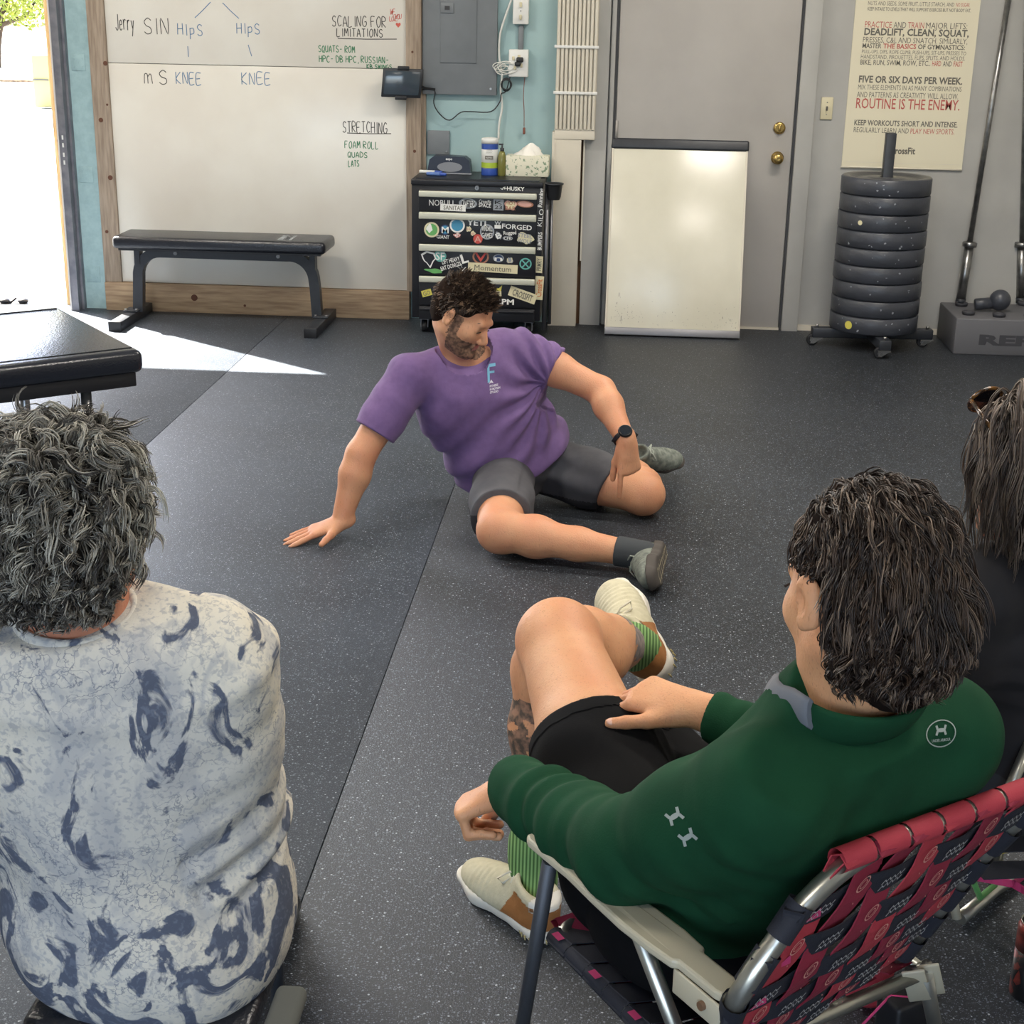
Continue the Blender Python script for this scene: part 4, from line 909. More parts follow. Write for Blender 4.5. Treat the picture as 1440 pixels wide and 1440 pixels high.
for x in (-2.60, -1.575):
    b = MB(); b.box((x, YBn-.0, .025), (.062, .66, .05), bev=.003); ft = b.build('foot', 'black_metal', bn)
    for s in (-1, 1): b = MB(); b.box((x, YBn+s*.325, .026), (.068, .02, .054), bev=.003); b.build('end_cap', 'black', ft)
    b = MB(); b.box((x, YBn-.02, .055), (.08, .1, .008), bev=.002); b.build('weld_plate', 'black_metal', ft)
    for dx in (-.028, .028): b = MB(); b.cyl((x+dx, YBn-.055, .062), .007, .01, seg=8); b.build('bolt', 'steel', ft)
for x in (-2.35, -1.80): b = MB(); b.cyl((x, YBn-.03, zc_), .01, .012, 'Y', seg=8); b.build('bolt', 'steel', bn)
b = MB(); b.box((-1.75, YBn-.02, zs+.0332), (.075, .16, .0008), Matrix.Rotation(-.0, 4, 'Z')); b.mi = 1; text_to(b, 'BENCH', Vector((-1.73, YBn-.09, zs+.0338)), (0, 1, 0), (-1, 0, 0), width=.14, height=.03, bold=.02); b.build('pad_label', ['s_grey', 'black'], bn)

# ------------------------------------------------------------------ massage table (left edge)
zt = .66; tcn = PZ(202, 492, zt); bk = PZ(82, 430, zt); e1 = (bk-tcn); e1.z = 0; Wd = e1.length; e1.normalize(); e2 = Vector((-e1.y, e1.x, 0)); e2 = e2 if e2.x < 0 else -e2
mt = thing('massage_table', 'black padded folding treatment table at the left edge catching the sun', 'table', (tcn.x-.5, tcn.y, 0))
Rt = Matrix((e2, e1, Vector((0, 0, 1)))).transposed().to_4x4()
cmid = tcn+e1*(Wd/2)+e2*.95
if Rt.determinant() < 0: Rt = Matrix((-e2, e1, Vector((0, 0, 1)))).transposed().to_4x4()
b = MB(); b.box(cmid+Vector((0, 0, -.035)), (1.9, Wd, .07), Rt, bev=.022, seg=4); b.build('pad', 'vinyl_t', mt)
b = MB(); b.box(cmid+Vector((0, 0, -.09)), (1.86, Wd-.04, .045), Rt, bev=.004); b.build('frame', 'black', mt)
b = MB()
for s in (0, 1):
    o_ = tcn+e1*(.045+s*(Wd-.09)); b.tube([o_+e2*.02+Vector((0, 0, .0005)), o_+e2*1.88+Vector((0, 0, .0005))], .0022, 6)
b.build('piping', 'vinyl_t', mt)
for u, v in ((.16, .07), (.16, Wd-.07), (1.74, .07), (1.74, Wd-.07)):
    q = tcn+e2*u+e1*v; b = MB(); b.tube([(q.x, q.y, .03), (q.x, q.y, zt-.1)], .016, 12); lg = b.build('leg', 'steel', mt)
    b = MB(); b.cyl((q.x, q.y, .015), .02, .03, seg=12); b.build('rubber_foot', 'black', lg)
for v in (.07, Wd-.07):
    p0 = tcn+e2*.16+e1*v; p1 = tcn+e2*.75+e1*v; b = MB(); b.tube([(p0.x, p0.y, .22), (p1.x, p1.y, zt-.1)], .006, 8); b.build('brace_wire', 'steel_dull', mt)
p0 = tcn+e2*.16+e1*.07; p1 = tcn+e2*.16+e1*(Wd-.07); b = MB(); b.tube([(p0.x, p0.y, .2), (p1.x, p1.y, .2)], .01, 8); b.build('cross_bar', 'steel_dull', mt)
# sandals outside on the threshold
for k, px in enumerate((0, 26)):
    q = PZ(px, 430, 0); q.z = -.02
    q = PZ(px, 431.5, -.02); b = MB(); b.sph(q+Vector((0, 0, .018)), .05, 16, (1.15, .6, .28)); b.sph(q+Vector((.03, 0, .035)), .03, 12, (1.0, .9, .55)); b.tube([q+Vector((-.05, -.02, .02)), q+Vector((-.01, 0, .05)), q+Vector((-.05, .02, .02))], .006, 6)
    tag(b.build('slipper', 'black'), ['black slipper outside the open door, nearest the photo edge', 'black slipper outside the open door, the right one of the pair'][k], 'shoe')

# ================================================================== people
from mathutils.bvhtree import BVHTree
def skin_mat(name, c1, c2, hairy=0.0):
    m = mat(name, c1, .52, col2=c2, scale=9, detail=4, ramp=(.35, .7), bump=.12, bscale=230, sss=.12, spec=.4)
    if hairy:
        nt = m.node_tree; N = nt.nodes; L = nt.links; b = N['Principled BSDF']; src = b.inputs['Base Color'].links[0].from_socket
        tc = N.new('ShaderNodeTexCoord'); mp = N.new('ShaderNodeMapping'); mp.inputs['Scale'].default_value = (420, 420, 60); L.new(tc.outputs['Object'], mp.inputs[0])
        n = N.new('ShaderNodeTexNoise'); n.inputs['Scale'].default_value = 1; n.inputs['Detail'].default_value = 3; L.new(mp.outputs[0], n.inputs['Vector'])
        r = N.new('ShaderNodeValToRGB'); r.color_ramp.elements[0].position = .60; r.color_ramp.elements[1].position = .74; r.color_ramp.elements[0].color = (0, 0, 0, 1); r.color_ramp.elements[1].color = (hairy,)*3+(1,)
        L.new(n.outputs['Fac'], r.inputs[0]); mx = N.new('ShaderNodeMixRGB'); L.new(r.outputs[0], mx.inputs[0]); L.new(src, mx.inputs[1]); mx.inputs[2].default_value = srgb('#6a4a35')+(1,); L.new(mx.outputs[0], b.inputs['Base Color'])
    return m
skin_mat('skin_a', '#d09a76', '#c98a69', .35); skin_mat('skin_b', '#d9a57c', '#cc8f68', .4); skin_mat('skin_c', '#c08468', '#b5755a'); skin_mat('skin_hand', '#d3a288', '#c98f78')
mat('nail', '#dcae9a', .3); mat('lips', '#b9776a', .45); mat('stubble', '#5a4335', .8, col2='#8e6b55', scale=90, detail=3, ramp=(.4, .62)); mat('eye_white', '#e8e2da', .2); mat('iris', '#3f3228', .2)
mat('lash', '#2c211b', .7)
mat('tee_purple', '#6b5281', .85, col2='#735989', scale=40, bump=.08, bscale=300, sheen=.08); mat('shorts_grey', '#4b4b50', .8, col2='#525257', scale=30, bump=.05, bscale=300); mat('short_dark', '#2b2c31', .85)
mat('short_black', '#0e0e10', .85, bump=.06, bscale=300, spec=.12); mat('green_top', '#143d27', .85, col2='#17432b', scale=14, bump=.1, bscale=420, spec=.15); mat('green_dark', '#174a2e', .8); mat('grey_lining', '#6c7078', .8)
mat('logo_grey', '#9da59f', .5); mat('logo_blue', '#7ab6d2', .6); mat('logo_white', '#ded8e2', .6); mat('black_top', '#242225', .85, col2='#29272a', scale=20)
mat('denim', '#4a5560', .9); mat('trouser_grey', '#595b57', .9)
mat('shoe_grey', '#7f857c', .8, col2='#5f655f', scale=55, detail=3, bump=.2, bscale=200); mat('shoe_sole', '#4a4541', .8); mat('shoe_tan', '#a89f86', .7); mat('sock_dark', '#3a3e42', .9)
mat('shoe_cream', '#c9c2a6', .75, col2='#beb79b', scale=60, detail=3, bump=.15, bscale=260); mat('shoe_white', '#ddd8cc', .55); mat('suede', '#a06a3a', .85, col2='#93602f', scale=40, bump=.1, bscale=200); mat('lace', '#d9d3c0', .8); mat('lace_dark', '#9fa59b', .8); mat('gum', '#a89a6a', .7)
mt_ = mat('sock_green', '#4f7a3e', .9); nt = mt_.node_tree; w_ = nt.nodes.new('ShaderNodeTexWave'); w_.inputs['Scale'].default_value = 46; w_.bands_direction = 'X'; tc = nt.nodes.new('ShaderNodeTexCoord'); nt.links.new(tc.outputs['Object'], w_.inputs['Vector'])
r_ = nt.nodes.new('ShaderNodeValToRGB'); r_.color_ramp.elements[0].color = srgb('#3c5f2f')+(1,); r_.color_ramp.elements[1].color = srgb('#86ad6a')+(1,); nt.links.new(w_.outputs['Fac'], r_.inputs[0]); nt.links.new(r_.outputs[0], nt.nodes['Principled BSDF'].inputs['Base Color'])
mat('tattoo', '#54493f', .7, col2='#a07a64', scale=55, detail=5, ramp=(.42, .6)); mat('tattoo_grey', '#77706f', .6, col2='#a3938b', scale=70, detail=4)
def hairmat(n, c, r=.42): return mat(n, c, r, spec=.5)
mat('scalp_brown', '#241b16', .95, spec=.05); mat('scalp_dark', '#1c1512', .95, spec=.05); mat('scalp_grey', '#2f2c2a', .95, spec=.05); mat('scalp_w', '#2c2420', .95, spec=.05)
hairmat('hair_brown', '#2f241d'); hairmat('hair_brown2', '#4a3a2e'); hairmat('hair_rim', '#8a7058')
hairmat('hair_grey1', '#4c4843'); hairmat('hair_grey2', '#88847b'); hairmat('hair_grey3', '#b2aea2'); hairmat('hair_grey0', '#35322f')
hairmat('hair_dark1', '#2c211b'); hairmat('hair_dark2', '#4a3a2f'); hairmat('hair_dark3', '#7a6858')
hairmat('hair_w1', '#3d332d'); hairmat('hair_w2', '#5d4f45'); hairmat('hair_w3', '#86776a'); mat('tortoise', '#2c1e14', .2, col2='#6b4820', scale=60, ramp=(.45, .6)); mat('lens', '#1c1a1c', .1)
mat('watch', '#14161b', .3); mat('watch_glass', '#1c222b', .08, spec=.8)

# tie-dye sweatshirt
def tiedye():
    m = mat('tiedye', '#c9cbca', .9, bump=.1, bscale=350); nt = m.node_tree; N = nt.nodes; L = nt.links; b = N['Principled BSDF']; tc = N.new('ShaderNodeTexCoord')
    def noise(sc, det, dist, scl=(1, 1, 1)):
        mp = N.new('ShaderNodeMapping'); mp.inputs['Scale'].default_value = scl; L.new(tc.outputs['Object'], mp.inputs[0])
        n = N.new('ShaderNodeTexNoise'); n.inputs['Scale'].default_value = sc; n.inputs['Detail'].default_value = det; n.inputs['Distortion'].default_value = dist; L.new(mp.outputs[0], n.inputs['Vector']); return n.outputs['Fac']
    def ramp(s, a, c, va=0, vc=1):
        r = N.new('ShaderNodeValToRGB'); r.color_ramp.elements[0].position = a; r.color_ramp.elements[1].position = c; r.color_ramp.elements[0].color = (va,)*3+(1,); r.color_ramp.elements[1].color = (vc,)*3+(1,); L.new(s, r.inputs[0]); return r.outputs[0]
    def mix(f, c1, c2):
        x = N.new('ShaderNodeMixRGB'); L.new(f, x.inputs[0])
        for i, c in ((1, c1), (2, c2)):
            if isinstance(c, str): x.inputs[i].default_value = srgb(c)+(1,)
            else: L.new(c, x.inputs[i])
        return x.outputs[0]
    def mul(a, c):
        x = N.new('ShaderNodeMath'); x.operation = 'MULTIPLY'; L.new(a, x.inputs[0]); L.new(c, x.inputs[1]); return x.outputs[0]
    base = mix(ramp(noise(3.5, 3, .4), .35, .65), '#e0d9c9', '#cbc8c0')
    base = mix(ramp(noise(9, 6, 1.5, (1.2, 1, .8)), .50, .60, 0, .55), base, '#a4a6ab')          # soft smears
    v = N.new('ShaderNodeTexVoronoi'); v.feature = 'DISTANCE_TO_EDGE'; v.inputs['Scale'].default_value = 14; mpn = N.new('ShaderNodeMixRGB'); mpn.inputs[0].default_value = .35
    nn = N.new('ShaderNodeTexNoise'); nn.inputs['Scale'].default_value = 16; nn.inputs['Detail'].default_value = 5; L.new(tc.outputs['Object'], nn.inputs['Vector']); L.new(tc.outputs['Object'], mpn.inputs[1]); L.new(nn.outputs['Color'], mpn.inputs[2]); L.new(mpn.outputs[0], v.inputs['Vector'])
    base = mix(mul(ramp(v.outputs['Distance'], .0, .035, .8, 0), ramp(noise(5, 3, .2), .42, .62)), base, '#5c6478')     # crackle lines
    sp = N.new('ShaderNodeSeparateXYZ'); L.new(tc.outputs['Object'], sp.inputs[0])
    low = N.new('ShaderNodeMapRange'); low.inputs[1].default_value = .68; low.inputs[2].default_value = .42; L.new(sp.outputs[2], low.inputs[0])
    ad = N.new('ShaderNodeMath'); ad.operation = 'MULTIPLY_ADD'; L.new(low.outputs[0], ad.inputs[0]); ad.inputs[1].default_value = .085; L.new(noise(12, 9, 1.5, (1.15, 1, .8)), ad.inputs[2])
    base = mix(ramp(ad.outputs[0], .585, .625), base, '#565d6e')                                    # dark blots, denser low down
    base = mix(ramp(noise(120, 4, .5), .52, .62, 0, .4), base, '#7b8294')
    L.new(base, b.inputs['Base Color'])
tiedye()

def patch(src, name, m, parent, fn, lift=.0006, label=None, thick=0):
    """the faces of a surface selected by fn(centres, normals), lifted off a little: prints, stubble, bands"""
    me = src.data; n = len(me.polygons); c = np.empty(n*3, 'f4'); me.polygons.foreach_get('center', c); c = c.reshape(-1, 3); nr = np.empty(n*3, 'f4'); me.polygons.foreach_get('normal', nr); nr = nr.reshape(-1, 3)
    sel = np.nonzero(fn(c, nr))[0]
    if len(sel) == 0: print('EMPTY PATCH', name); return None
    li = np.empty(len(me.loops), 'i4'); me.loops.foreach_get('vertex_index', li); q = li.reshape(-1, 4)[sel]
    co = np.empty(len(me.vertices)*3, 'f4'); me.vertices.foreach_get('co', co); co = co.reshape(-1, 3)
    vn = np.zeros_like(co)
    for k in range(4): np.add.at(vn, q[:, k], nr[sel])
    vn /= np.linalg.norm(vn, axis=1, keepdims=True)+1e-9
    u, inv = np.unique(q, return_inverse=True); v = co[u]+vn[u]*lift; q2 = inv.reshape(-1, 4)
    me2 = bpy.data.meshes.new(name); me2.from_pydata(v.tolist(), [], q2.tolist()); me2.polygons.foreach_set('use_smooth', np.ones(len(q2), bool)); me2.materials.append(MATS[m])
    o = bpy.data.objects.new(name, me2); COL.objects.link(o)
    if parent is not None: o.parent = parent; o.matrix_parent_inverse = parent.matrix_world.inverted()
    if label: o['label'] = label
    return o
def decal(mb, name, mats, parent, target, direction, lift=.0012, label=None):
    """flat print laid on to a curved surface along a direction"""
    me = target.data; bv = BVHTree.FromPolygons([v.co for v in me.vertices], [p.vertices for p in me.polygons]); d = Vector(direction).normalized()
    bmesh.ops.subdivide_edges(mb.bm, edges=[e for e in mb.bm.edges if e.calc_length() > .012], cuts=3, use_grid_fill=False)
    for v in mb.bm.verts:
        h = bv.ray_cast(v.co-d*.25, d)
        if h[0] is not None: v.co = h[0]-d*lift
    o = mb.build(name, mats, parent)
    if label: o['label'] = label
    return o

class Head:
    def __init__(s, c, f, u, S=1.0):
        s.c = Vector(c); s.f = Vector(f).normalized(); u = Vector(u); s.u = (u-s.f*u.dot(s.f)).normalized(); s.r = s.f.cross(s.u); s.S = S
        s.rot = np.array([s.r, s.f, s.u], 'f4')
    def p(s, x, y, z): return s.c+(s.r*x+s.f*y+s.u*z)*s.S
    def e(s, sd, c, r, k=.015): sd.ell(s.p(*c), [q*s.S for q in r], s.rot, k)
    def add(s, sd, neck, nr=.058, face=True, ears=True, eo=0):
        S = s.S; p = s.p
        s.e(sd, (0, -.014, .034), (.076, .098, .086), .03); s.e(sd, (0, .028, -.028), (.061, .066, .086), .03)
        for g in (-1, 1):
            sd.cap(p(g*.05, -.005, -.055), p(g*.012, .066, -.100), .022*S, .019*S, .03)
            s.e(sd, (g*.036, .060, -.026), (.026, .026, .026), .025)
        sd.cap(p(0, -.03, -.05), neck, .056*S, nr, .035)
        if face:
            sd.cap(p(0, .090, .004), p(0, .112, -.032), .0085*S, .0115*S, .010)
            for g in (-1, 1): sd.cap(p(g*.011, .100, -.040), p(g*.006, .106, -.041), .0078*S, .0078*S, .006)
            sd.cap(p(-.034, .082, .020), p(.034, .082, .020), .0115*S, .0115*S, .014)
            sd.cap(p(-.017, .0905, -.059), p(.017, .0905, -.059), .0065*S, .0065*S, .006); sd.cap(p(-.016, .089, -.070), p(.016, .089, -.070), .0072*S, .0072*S, .006)
            sd.ell(p(0, .084, -.096), (.019, .017, .015), s.rot, .015)
            for g in (-1, 1):
                sd.sub(p(g*.031, .101, .001), (.019, .014, .011), s.rot, .010)
            s.e(sd, (-.0, .092, -.0645), (.022, .004, .0035), .004)
        if ears:
            for g in (-1, 1):
                rr = Matrix.Rotation(-g*.35, 3, s.u); a = rr @ s.r; b = rr @ s.f; tilt = Matrix.Rotation(-.2, 3, a)
                R_ = np.array([a, tilt @ b, tilt @ s.u], 'f4')
                E_ = 1.0; sd.ell(p(g*(.081+eo), -.012, -.004), (.009*S, .019*S*E_, .033*S*E_), R_, .006); sd.ell(p(g*(.083+eo), -.006, -.028*E_), (.006*S, .010*S, .011*S), R_, .005)
                sd.sub(p(g*(.092+eo), -.004, -.004), (.008*S, .010*S, .018*S), R_, .004)
    def eyes(s, parent, lower=False):
        lo = -.0045 if lower else 0
        for g in (-1, 1):
            if lower: break
            b = MB(); b.sph(s.p(g*.031, .0795, .0), .0125*s.S, 16); ey = b.build('eye', 'eye_white', parent)
            b = MB(); b.sph(s.p(g*.031, .0895, -.003), .0045*s.S, 10); b.build('iris', 'iris', ey)
        for g in (-1, 1):
            b = MB(); b.tube([s.p(g*(.031+.016*t_), .0885+.0035*(1-abs(t_)), .0015-.003*t_*t_+lo*1.1) for t_ in (-1, -.6, -.2, .2, .6, 1)], .0016, 5); b.build('eyelashes', 'lash', parent)
        for g in (-1, 1):
            b = MB(); b.tube([s.p(g*(.014+.036*t_), .0880-.013*t_*t_, .020+.007*math.sin(PI*t_*.8)) for t_ in (0, .25, .5, .75, 1)], [.002, .0036, .0036, .003, .0015], 6, squash=.6); b.build('eyebrow', 'hair_brown', parent)

def locks(H, roots, comb, length, curl, freq, per, spread, lift, grav, rs=1.0, nstep=14, out=.0, ell=((0, -.014, .034), (.080, .102, .090)), seed=3, bodyclear=None, wav=None):
    """grow clumped strands from local root points over the skull; comb(local)->local direction"""
    rg = np.random.default_rng(seed); R3 = np.array([H.r, H.f, H.u]); C = np.array(H.c); ec = np.array(ell[0]); er = np.array(ell[1]); outp = []
    gl = R3 @ np.array([0, 0, -1.0])
    for rt in roots:
        nrm = (rt-ec)/(er**2); nrm /= np.linalg.norm(nrm); L_ = length(rt)*rg.uniform(.75, 1.2); cb = np.array(comb(rt), float); cb = cb/(np.linalg.norm(cb)+1e-9)
        cb = cb+rg.normal(0, .22, 3); d = nrm*lift+cb; d /= np.linalg.norm(d); p = rt.copy(); path = [p.copy()]; step = L_/nstep; layer = rg.uniform(0.0, 1.0)
        for i in range(nstep):
            d = d+gl*grav*(i/nstep)+cb*.12; d /= np.linalg.norm(d); p = p+d*step
            q = (p-ec)/(er+out*layer*min(1, i/4)); k = np.linalg.norm(q)
            if k < 1.0: p = ec+(p-ec)/k; n2 = (p-ec)/er**2; n2 /= np.linalg.norm(n2); d = d-n2*min(0, d@n2); d /= np.linalg.norm(d)+1e-9
            path.append(p.copy())
        path = np.array(path); t = np.linspace(0, 1, len(path))[:, None]
        ax = np.gradient(path, axis=0); ax /= np.linalg.norm(ax, axis=1, keepdims=True)+1e-9; a1 = np.cross(ax, rg.normal(0, 1, 3)); a1 /= np.linalg.norm(a1, axis=1, keepdims=True)+1e-9; a2 = np.cross(ax, a1)
        c_ = curl*rg.uniform(.5, 1.3); f_ = freq*rg.uniform(.7, 1.3); ph0 = rg.uniform(0, 6.28); ph = ph0+f_*2*PI*t
        path = path+(a1*np.cos(ph)+a2*np.sin(ph)-a1*np.cos(ph0)-a2*np.sin(ph0))*c_*np.clip(t*2.2, 0, 1)
        mi = rg.choice(len(wav), p=wav) if wav is not None else 0
        for j in range(per):
            o = rg.normal(0, spread, 3); jit = rg.normal(0, spread*.5, 3); w = (1-.55*t)
            pp = path+o*w+jit*np.sin(t*rg.uniform(2, 5)+rg.uniform(0, 6))
            m_ = max(4, int(len(pp)*rg.uniform(.8, 1))); pp = pp[:m_]
            outp.append((C+(pp*H.S) @ R3, rs*rg.uniform(.7, 1.2), mi if rg.random() < .75 or wav is None else rg.choice(len(wav))))
    return outp
def hair_obj(name, mats, parent, L, r=.0011):
    groups = [(p, s_) for p, s_, m_ in L]; o = strands(name, mats[0], parent, groups, r)
    for m in mats[1:]: o.data.materials.append(MATS[m])
    idx = np.concatenate([np.full((len(p)-1)*3, m_, 'i4') for p, s_, m_ in L]); o.data.polygons.foreach_set('material_index', idx); return o
def scalp(n, cond, ell=((0, -.014, .034), (.079, .101, .089)), seed=5):
    rg = np.random.default_rng(seed); v = rg.normal(0, 1, (n*6, 3)); v /= np.linalg.norm(v, axis=1, keepdims=True); p = np.array(ell[0])+v*np.array(ell[1]); return p[cond(p)][:n]

def shoe(parent, heel, toe, up, W=.96, upper='shoe_grey', sole='shoe_sole', lace='lace', accents=None, label=None, sock=None, laces=True, sole_pattern=None):
    """heel / toe = ends of the sole; up = away from the sole"""
    h = Vector(heel); x = (Vector(toe)-h); L_ = x.length; x.normalize(); z = Vector(up); z = (z-x*z.dot(x)).normalized(); y = z.cross(x); S = L_/.29
    p = lambda a, b_, c_: h+(x*a+y*b_*W+z*c_)*S
    R_ = np.array([x, y, z], 'f4')
    so = SDF(); pts = [(.040, 0), (.085, .0), (.135, .001), (.195, .003), (.245, .003)]; rs = [.037, .033, .035, .046, .040]
    for i in range(4): so.cap(p(*pts[i], .026), p(*pts[i+1], .026+(.006 if i == 3 else 0)), rs[i]*S, rs[i+1]*S, .02, z, 1.0)
    so.cut(p(.1, 0, .030), z, .006); so.cut(p(.1, 0, 0.0), -z, .004); so.cut(p(.262, 0, .0), (x*.45-z*.9), .01)
    sh = so.build('shoe', sole, parent, .004)
    if label: sh['label'] = label
    up_ = SDF(); e = lambda c, r, k=.03: up_.ell(p(*c), [q*S for q in r], R_, k)
    e((.047, 0, .052), (.042, .035, .054)); e((.10, 0, .048), (.062, .036, .050)); e((.15, .001, .040), (.065, .041, .042)); e((.205, .003, .034), (.068, .044, .031)); up_.cap(p(.045, 0, .09), p(.07, 0, .095), .036*S, .033*S, .02)
    up_.cut(p(.1, 0, .024), -z, .004); up_.cut(p(.05, 0, .098), (z*.93-x*.36), .006); up_.sub(p(.058, 0, .105), (.034*S, .024*S, .034*S), R_, .005)
    def dsp(P_):
        q = (P_-np.array(h, 'f4')) @ R_.T/S; m = np.clip((q[..., 0]-.12)/.04, 0, 1)*np.clip((.24-q[..., 0])/.03, 0, 1)
        return .0009*np.sin(q[..., 0]*420+q[..., 1]*60)*m
    up_.disp = dsp
    uo = up_.build('shoe_upper', upper, sh, .0035)
    if laces:
        b = MB()
        for i in range(5):
            a = .105+i*.016; zz = .101-i*.0092
            b.tube([p(a-.004, -.024, zz-.012), p(a, -.012, zz+.001), p(a+.003, 0, zz+.004), p(a, .012, zz+.001), p(a-.004, .024, zz-.012)], .0028, 6)
            b.tube([p(a-.002, -.018, zz-.006), p(a+.012, .016, zz-.010)], .0026, 6)
        for g in (-1, 1): b.tube([p(.108, 0, .098), p(.115, g*.018, .104), p(.128, g*.036, .09), p(.12, g*.03, .082), p(.109, g*.006, .096)], .0024, 6)
        b.build('laces', lace, sh, kind='stuff')
    L3 = np.array(h)
    if accents:
        for nm, m, fn in accents: patch(uo, nm, m, sh, (lambda c, n_, fn=fn: fn(((c-L3) @ R_.T)/S, n_)), .0016)
    return sh, p

def ring_fold(P_, a, b, t0, width, amp, n):
    """wrinkles across a limb around position t0"""
    a = np.array(a, 'f4'); b = np.array(b, 'f4'); ba = b-a; L_ = np.linalg.norm(ba); t = ((P_-a) @ ba)/(L_*L_); v = (P_-a)-t[..., None]*ba; dist = np.sqrt((v*v).sum(-1))
    ph = (P_[..., 2]*9+P_[..., 0]*7)
    s_ = np.sin(t*n*2*PI+ph*2.1+1.6*np.sin(ph*1.9+t*4)); s_ = np.sign(s_)*np.abs(s_)**1.4
    return amp*s_*(.55+.6*vnoise(P_, 21, 3))*np.exp(-((t-t0)/width)**2)*(dist < .14)

# ------------------------------------------------------------------ the instructor on the floor
V = Vector
A1 = thing('person', 'bearded man in purple T-shirt and grey shorts sitting on the floor, pointing at his knee', 'person', (-.33, -3.03, 0))
pel = V((-.33, -3.03, .14)); wai = V((-.405, -3.07, .29)); che = V((-.49, -3.14, .43)); nek = V((-.515, -3.17, .555)); hc = V((-.50, -3.235, .70))
hR = V((-.37, -3.13, .125)); hL = V((-.27, -2.95, .13)); kR = V((-.345, -3.565, .085)); aR = V((.055, -3.652, .062)); kL = V((.108, -3.123, .08)); aL = V((.075, -2.74, .06))
sR = V((-.675, -3.27, .495)); sL = V((-.325, -3.06, .545)); eR = V((-.812, -3.40, .265)); wR = V((-.868, -3.46, .062)); eL = V((-.05, -3.12, .435)); wL = V((.04, -3.28, .312))
lat = (sL-sR).normalized(); spn = (nek-pel).normalized(); frt = lat.cross(spn).normalized()
def torso_sd(sd, g=0, k=.05):
    sd.ell(pel, (.165+g, .115+g, .115+g), np.array([lat, frt, spn], 'f4'), k)
    sd.ell(wai-frt*-.01, (.165+g, .125+g, .125+g), np.array([lat, frt, spn], 'f4'), k); sd.ell(wai+V((-.03, -.03, .06)), (.160+g, .122+g, .12+g), np.array([lat, frt, spn], 'f4'), k)
    sd.ell(che, (.175+g, .118+g, .14+g), np.array([lat, frt, spn], 'f4'), k); sd.cap(che-lat*.09+frt*.03, che+lat*.09+frt*.03, .085+g, .085+g, k)
    sd.cap(sR+(nek-sR)*.1, nek-spn*.045, .058+g, .065+g, k); sd.cap(sL+(nek-sL)*.1, nek-spn*.045, .058+g, .065+g, k)
bd = SDF(); torso_sd(bd, -.024)
H1 = Head(hc, (.80, -.34, -.50), (.58, -.14, .80), .98); H1.add(bd, nek, .062)
for (a, b_, c_, r1, r2, r3) in ((sR, eR, wR, .058, .046, .031), (sL, eL, wL, .056, .045, .030)):
    m_ = a.lerp(b_, .45); bd.chain([a, m_, b_], [r1, r1*.98, r2], .03); f_ = b_.lerp(c_, .3); bd.chain([b_, f_, c_], [r2, r2*1.06, r3], .025)
for (a, b_, c_) in ((hR, kR, aR), (hL, kL, aL)):
    bd.chain([a, a.lerp(b_, .5), b_], [.098, .088, .066], .03); bd.ell(b_, (.066, .066, .064), None, .03)
    s_ = (c_-b_).normalized(); side = s_.cross(V((0, 0, 1))).normalized()
    bd.chain([b_, b_.lerp(c_, .28), b_.lerp(c_, .62), c_], [.058, .060, .049, .039], .03)
    bd.ell(b_.lerp(c_, .28)+V((0, 0, -.002))+side*(.012 if b_ is kL else -.012), (.055, .055, .05), None, .04)
for P0, hl, tt in ((aR, V((.095, -3.645, .064)), V((.105, -3.67, .064))), (aL, V((.07, -2.715, .055)), V((.16, -2.66, .055)))): bd.cap(P0, hl, .034, .026, .02); bd.cap(hl, tt, .026, .020, .02)
hand(bd, wR+V((-.008, -.003, -.012)), (-.90, -.40, -.22), (-.12, -.1, 1), -1, curl=((.10, .02, .02),)*4, spread=.10, size=1.02, thumb=(-.15, -.95, -.12), thumb_curl=.15)
tips1 = hand(bd, wL+V((.004, -.004, -.012)), (.12, -.10, -1), (.30, -.92, .1), 1, curl=((.12, .12, .1), (1.35, 1.5, .9), (1.45, 1.5, .9), (1.5, 1.4, .9)), spread=.05, size=1.0, thumb=(-.35, .1, -.9), thumb_curl=.5)
for g in (-1, 1): bd.ell(H1.p(g*.031, .0810, .0022), (.0155, .0140, .0125), H1.rot, .004)
bd.cut((0, 0, .0015), (0, 0, -1), .002)
body1 = bd.build('body', 'skin_a', A1, .004)
H1.eyes(A1, lower=True)
R1 = np.array([H1.r, H1.f, H1.u]); C1 = np.array(H1.c)
def loc1(c): return ((c-C1) @ R1.T)/H1.S
patch(body1, 'beard', 'stubble', A1, lambda c, n: (lambda q: (q[:, 2] < -.048+.004*np.sin(q[:, 0]*200)) & (q[:, 2] > -.118) & (q[:, 1] > .012) & ~((abs(q[:, 0]) < .019) & (q[:, 2] > -.075) & (q[:, 2] < -.055)) & ~((abs(q[:, 0]) < .045) & (q[:, 2] > -.05)) | ((abs(q[:, 0]) > .055) & (q[:, 1] > .005) & (q[:, 1] < .035) & (q[:, 2] < .015) & (q[:, 2] > -.06)) & (abs(q[:, 0]) < .08))(loc1(c)) & (np.linalg.norm(c-C1, axis=1) < .16), .0008)
patch(body1, 'lips', 'lips', A1, lambda c, n: (lambda q: (abs(q[:, 0]) < .0185) & (q[:, 2] > -.0745) & (q[:, 2] < -.055) & (q[:, 1] > .088))(loc1(c)) & (np.linalg.norm(c-C1, axis=1) < .16), .0006)
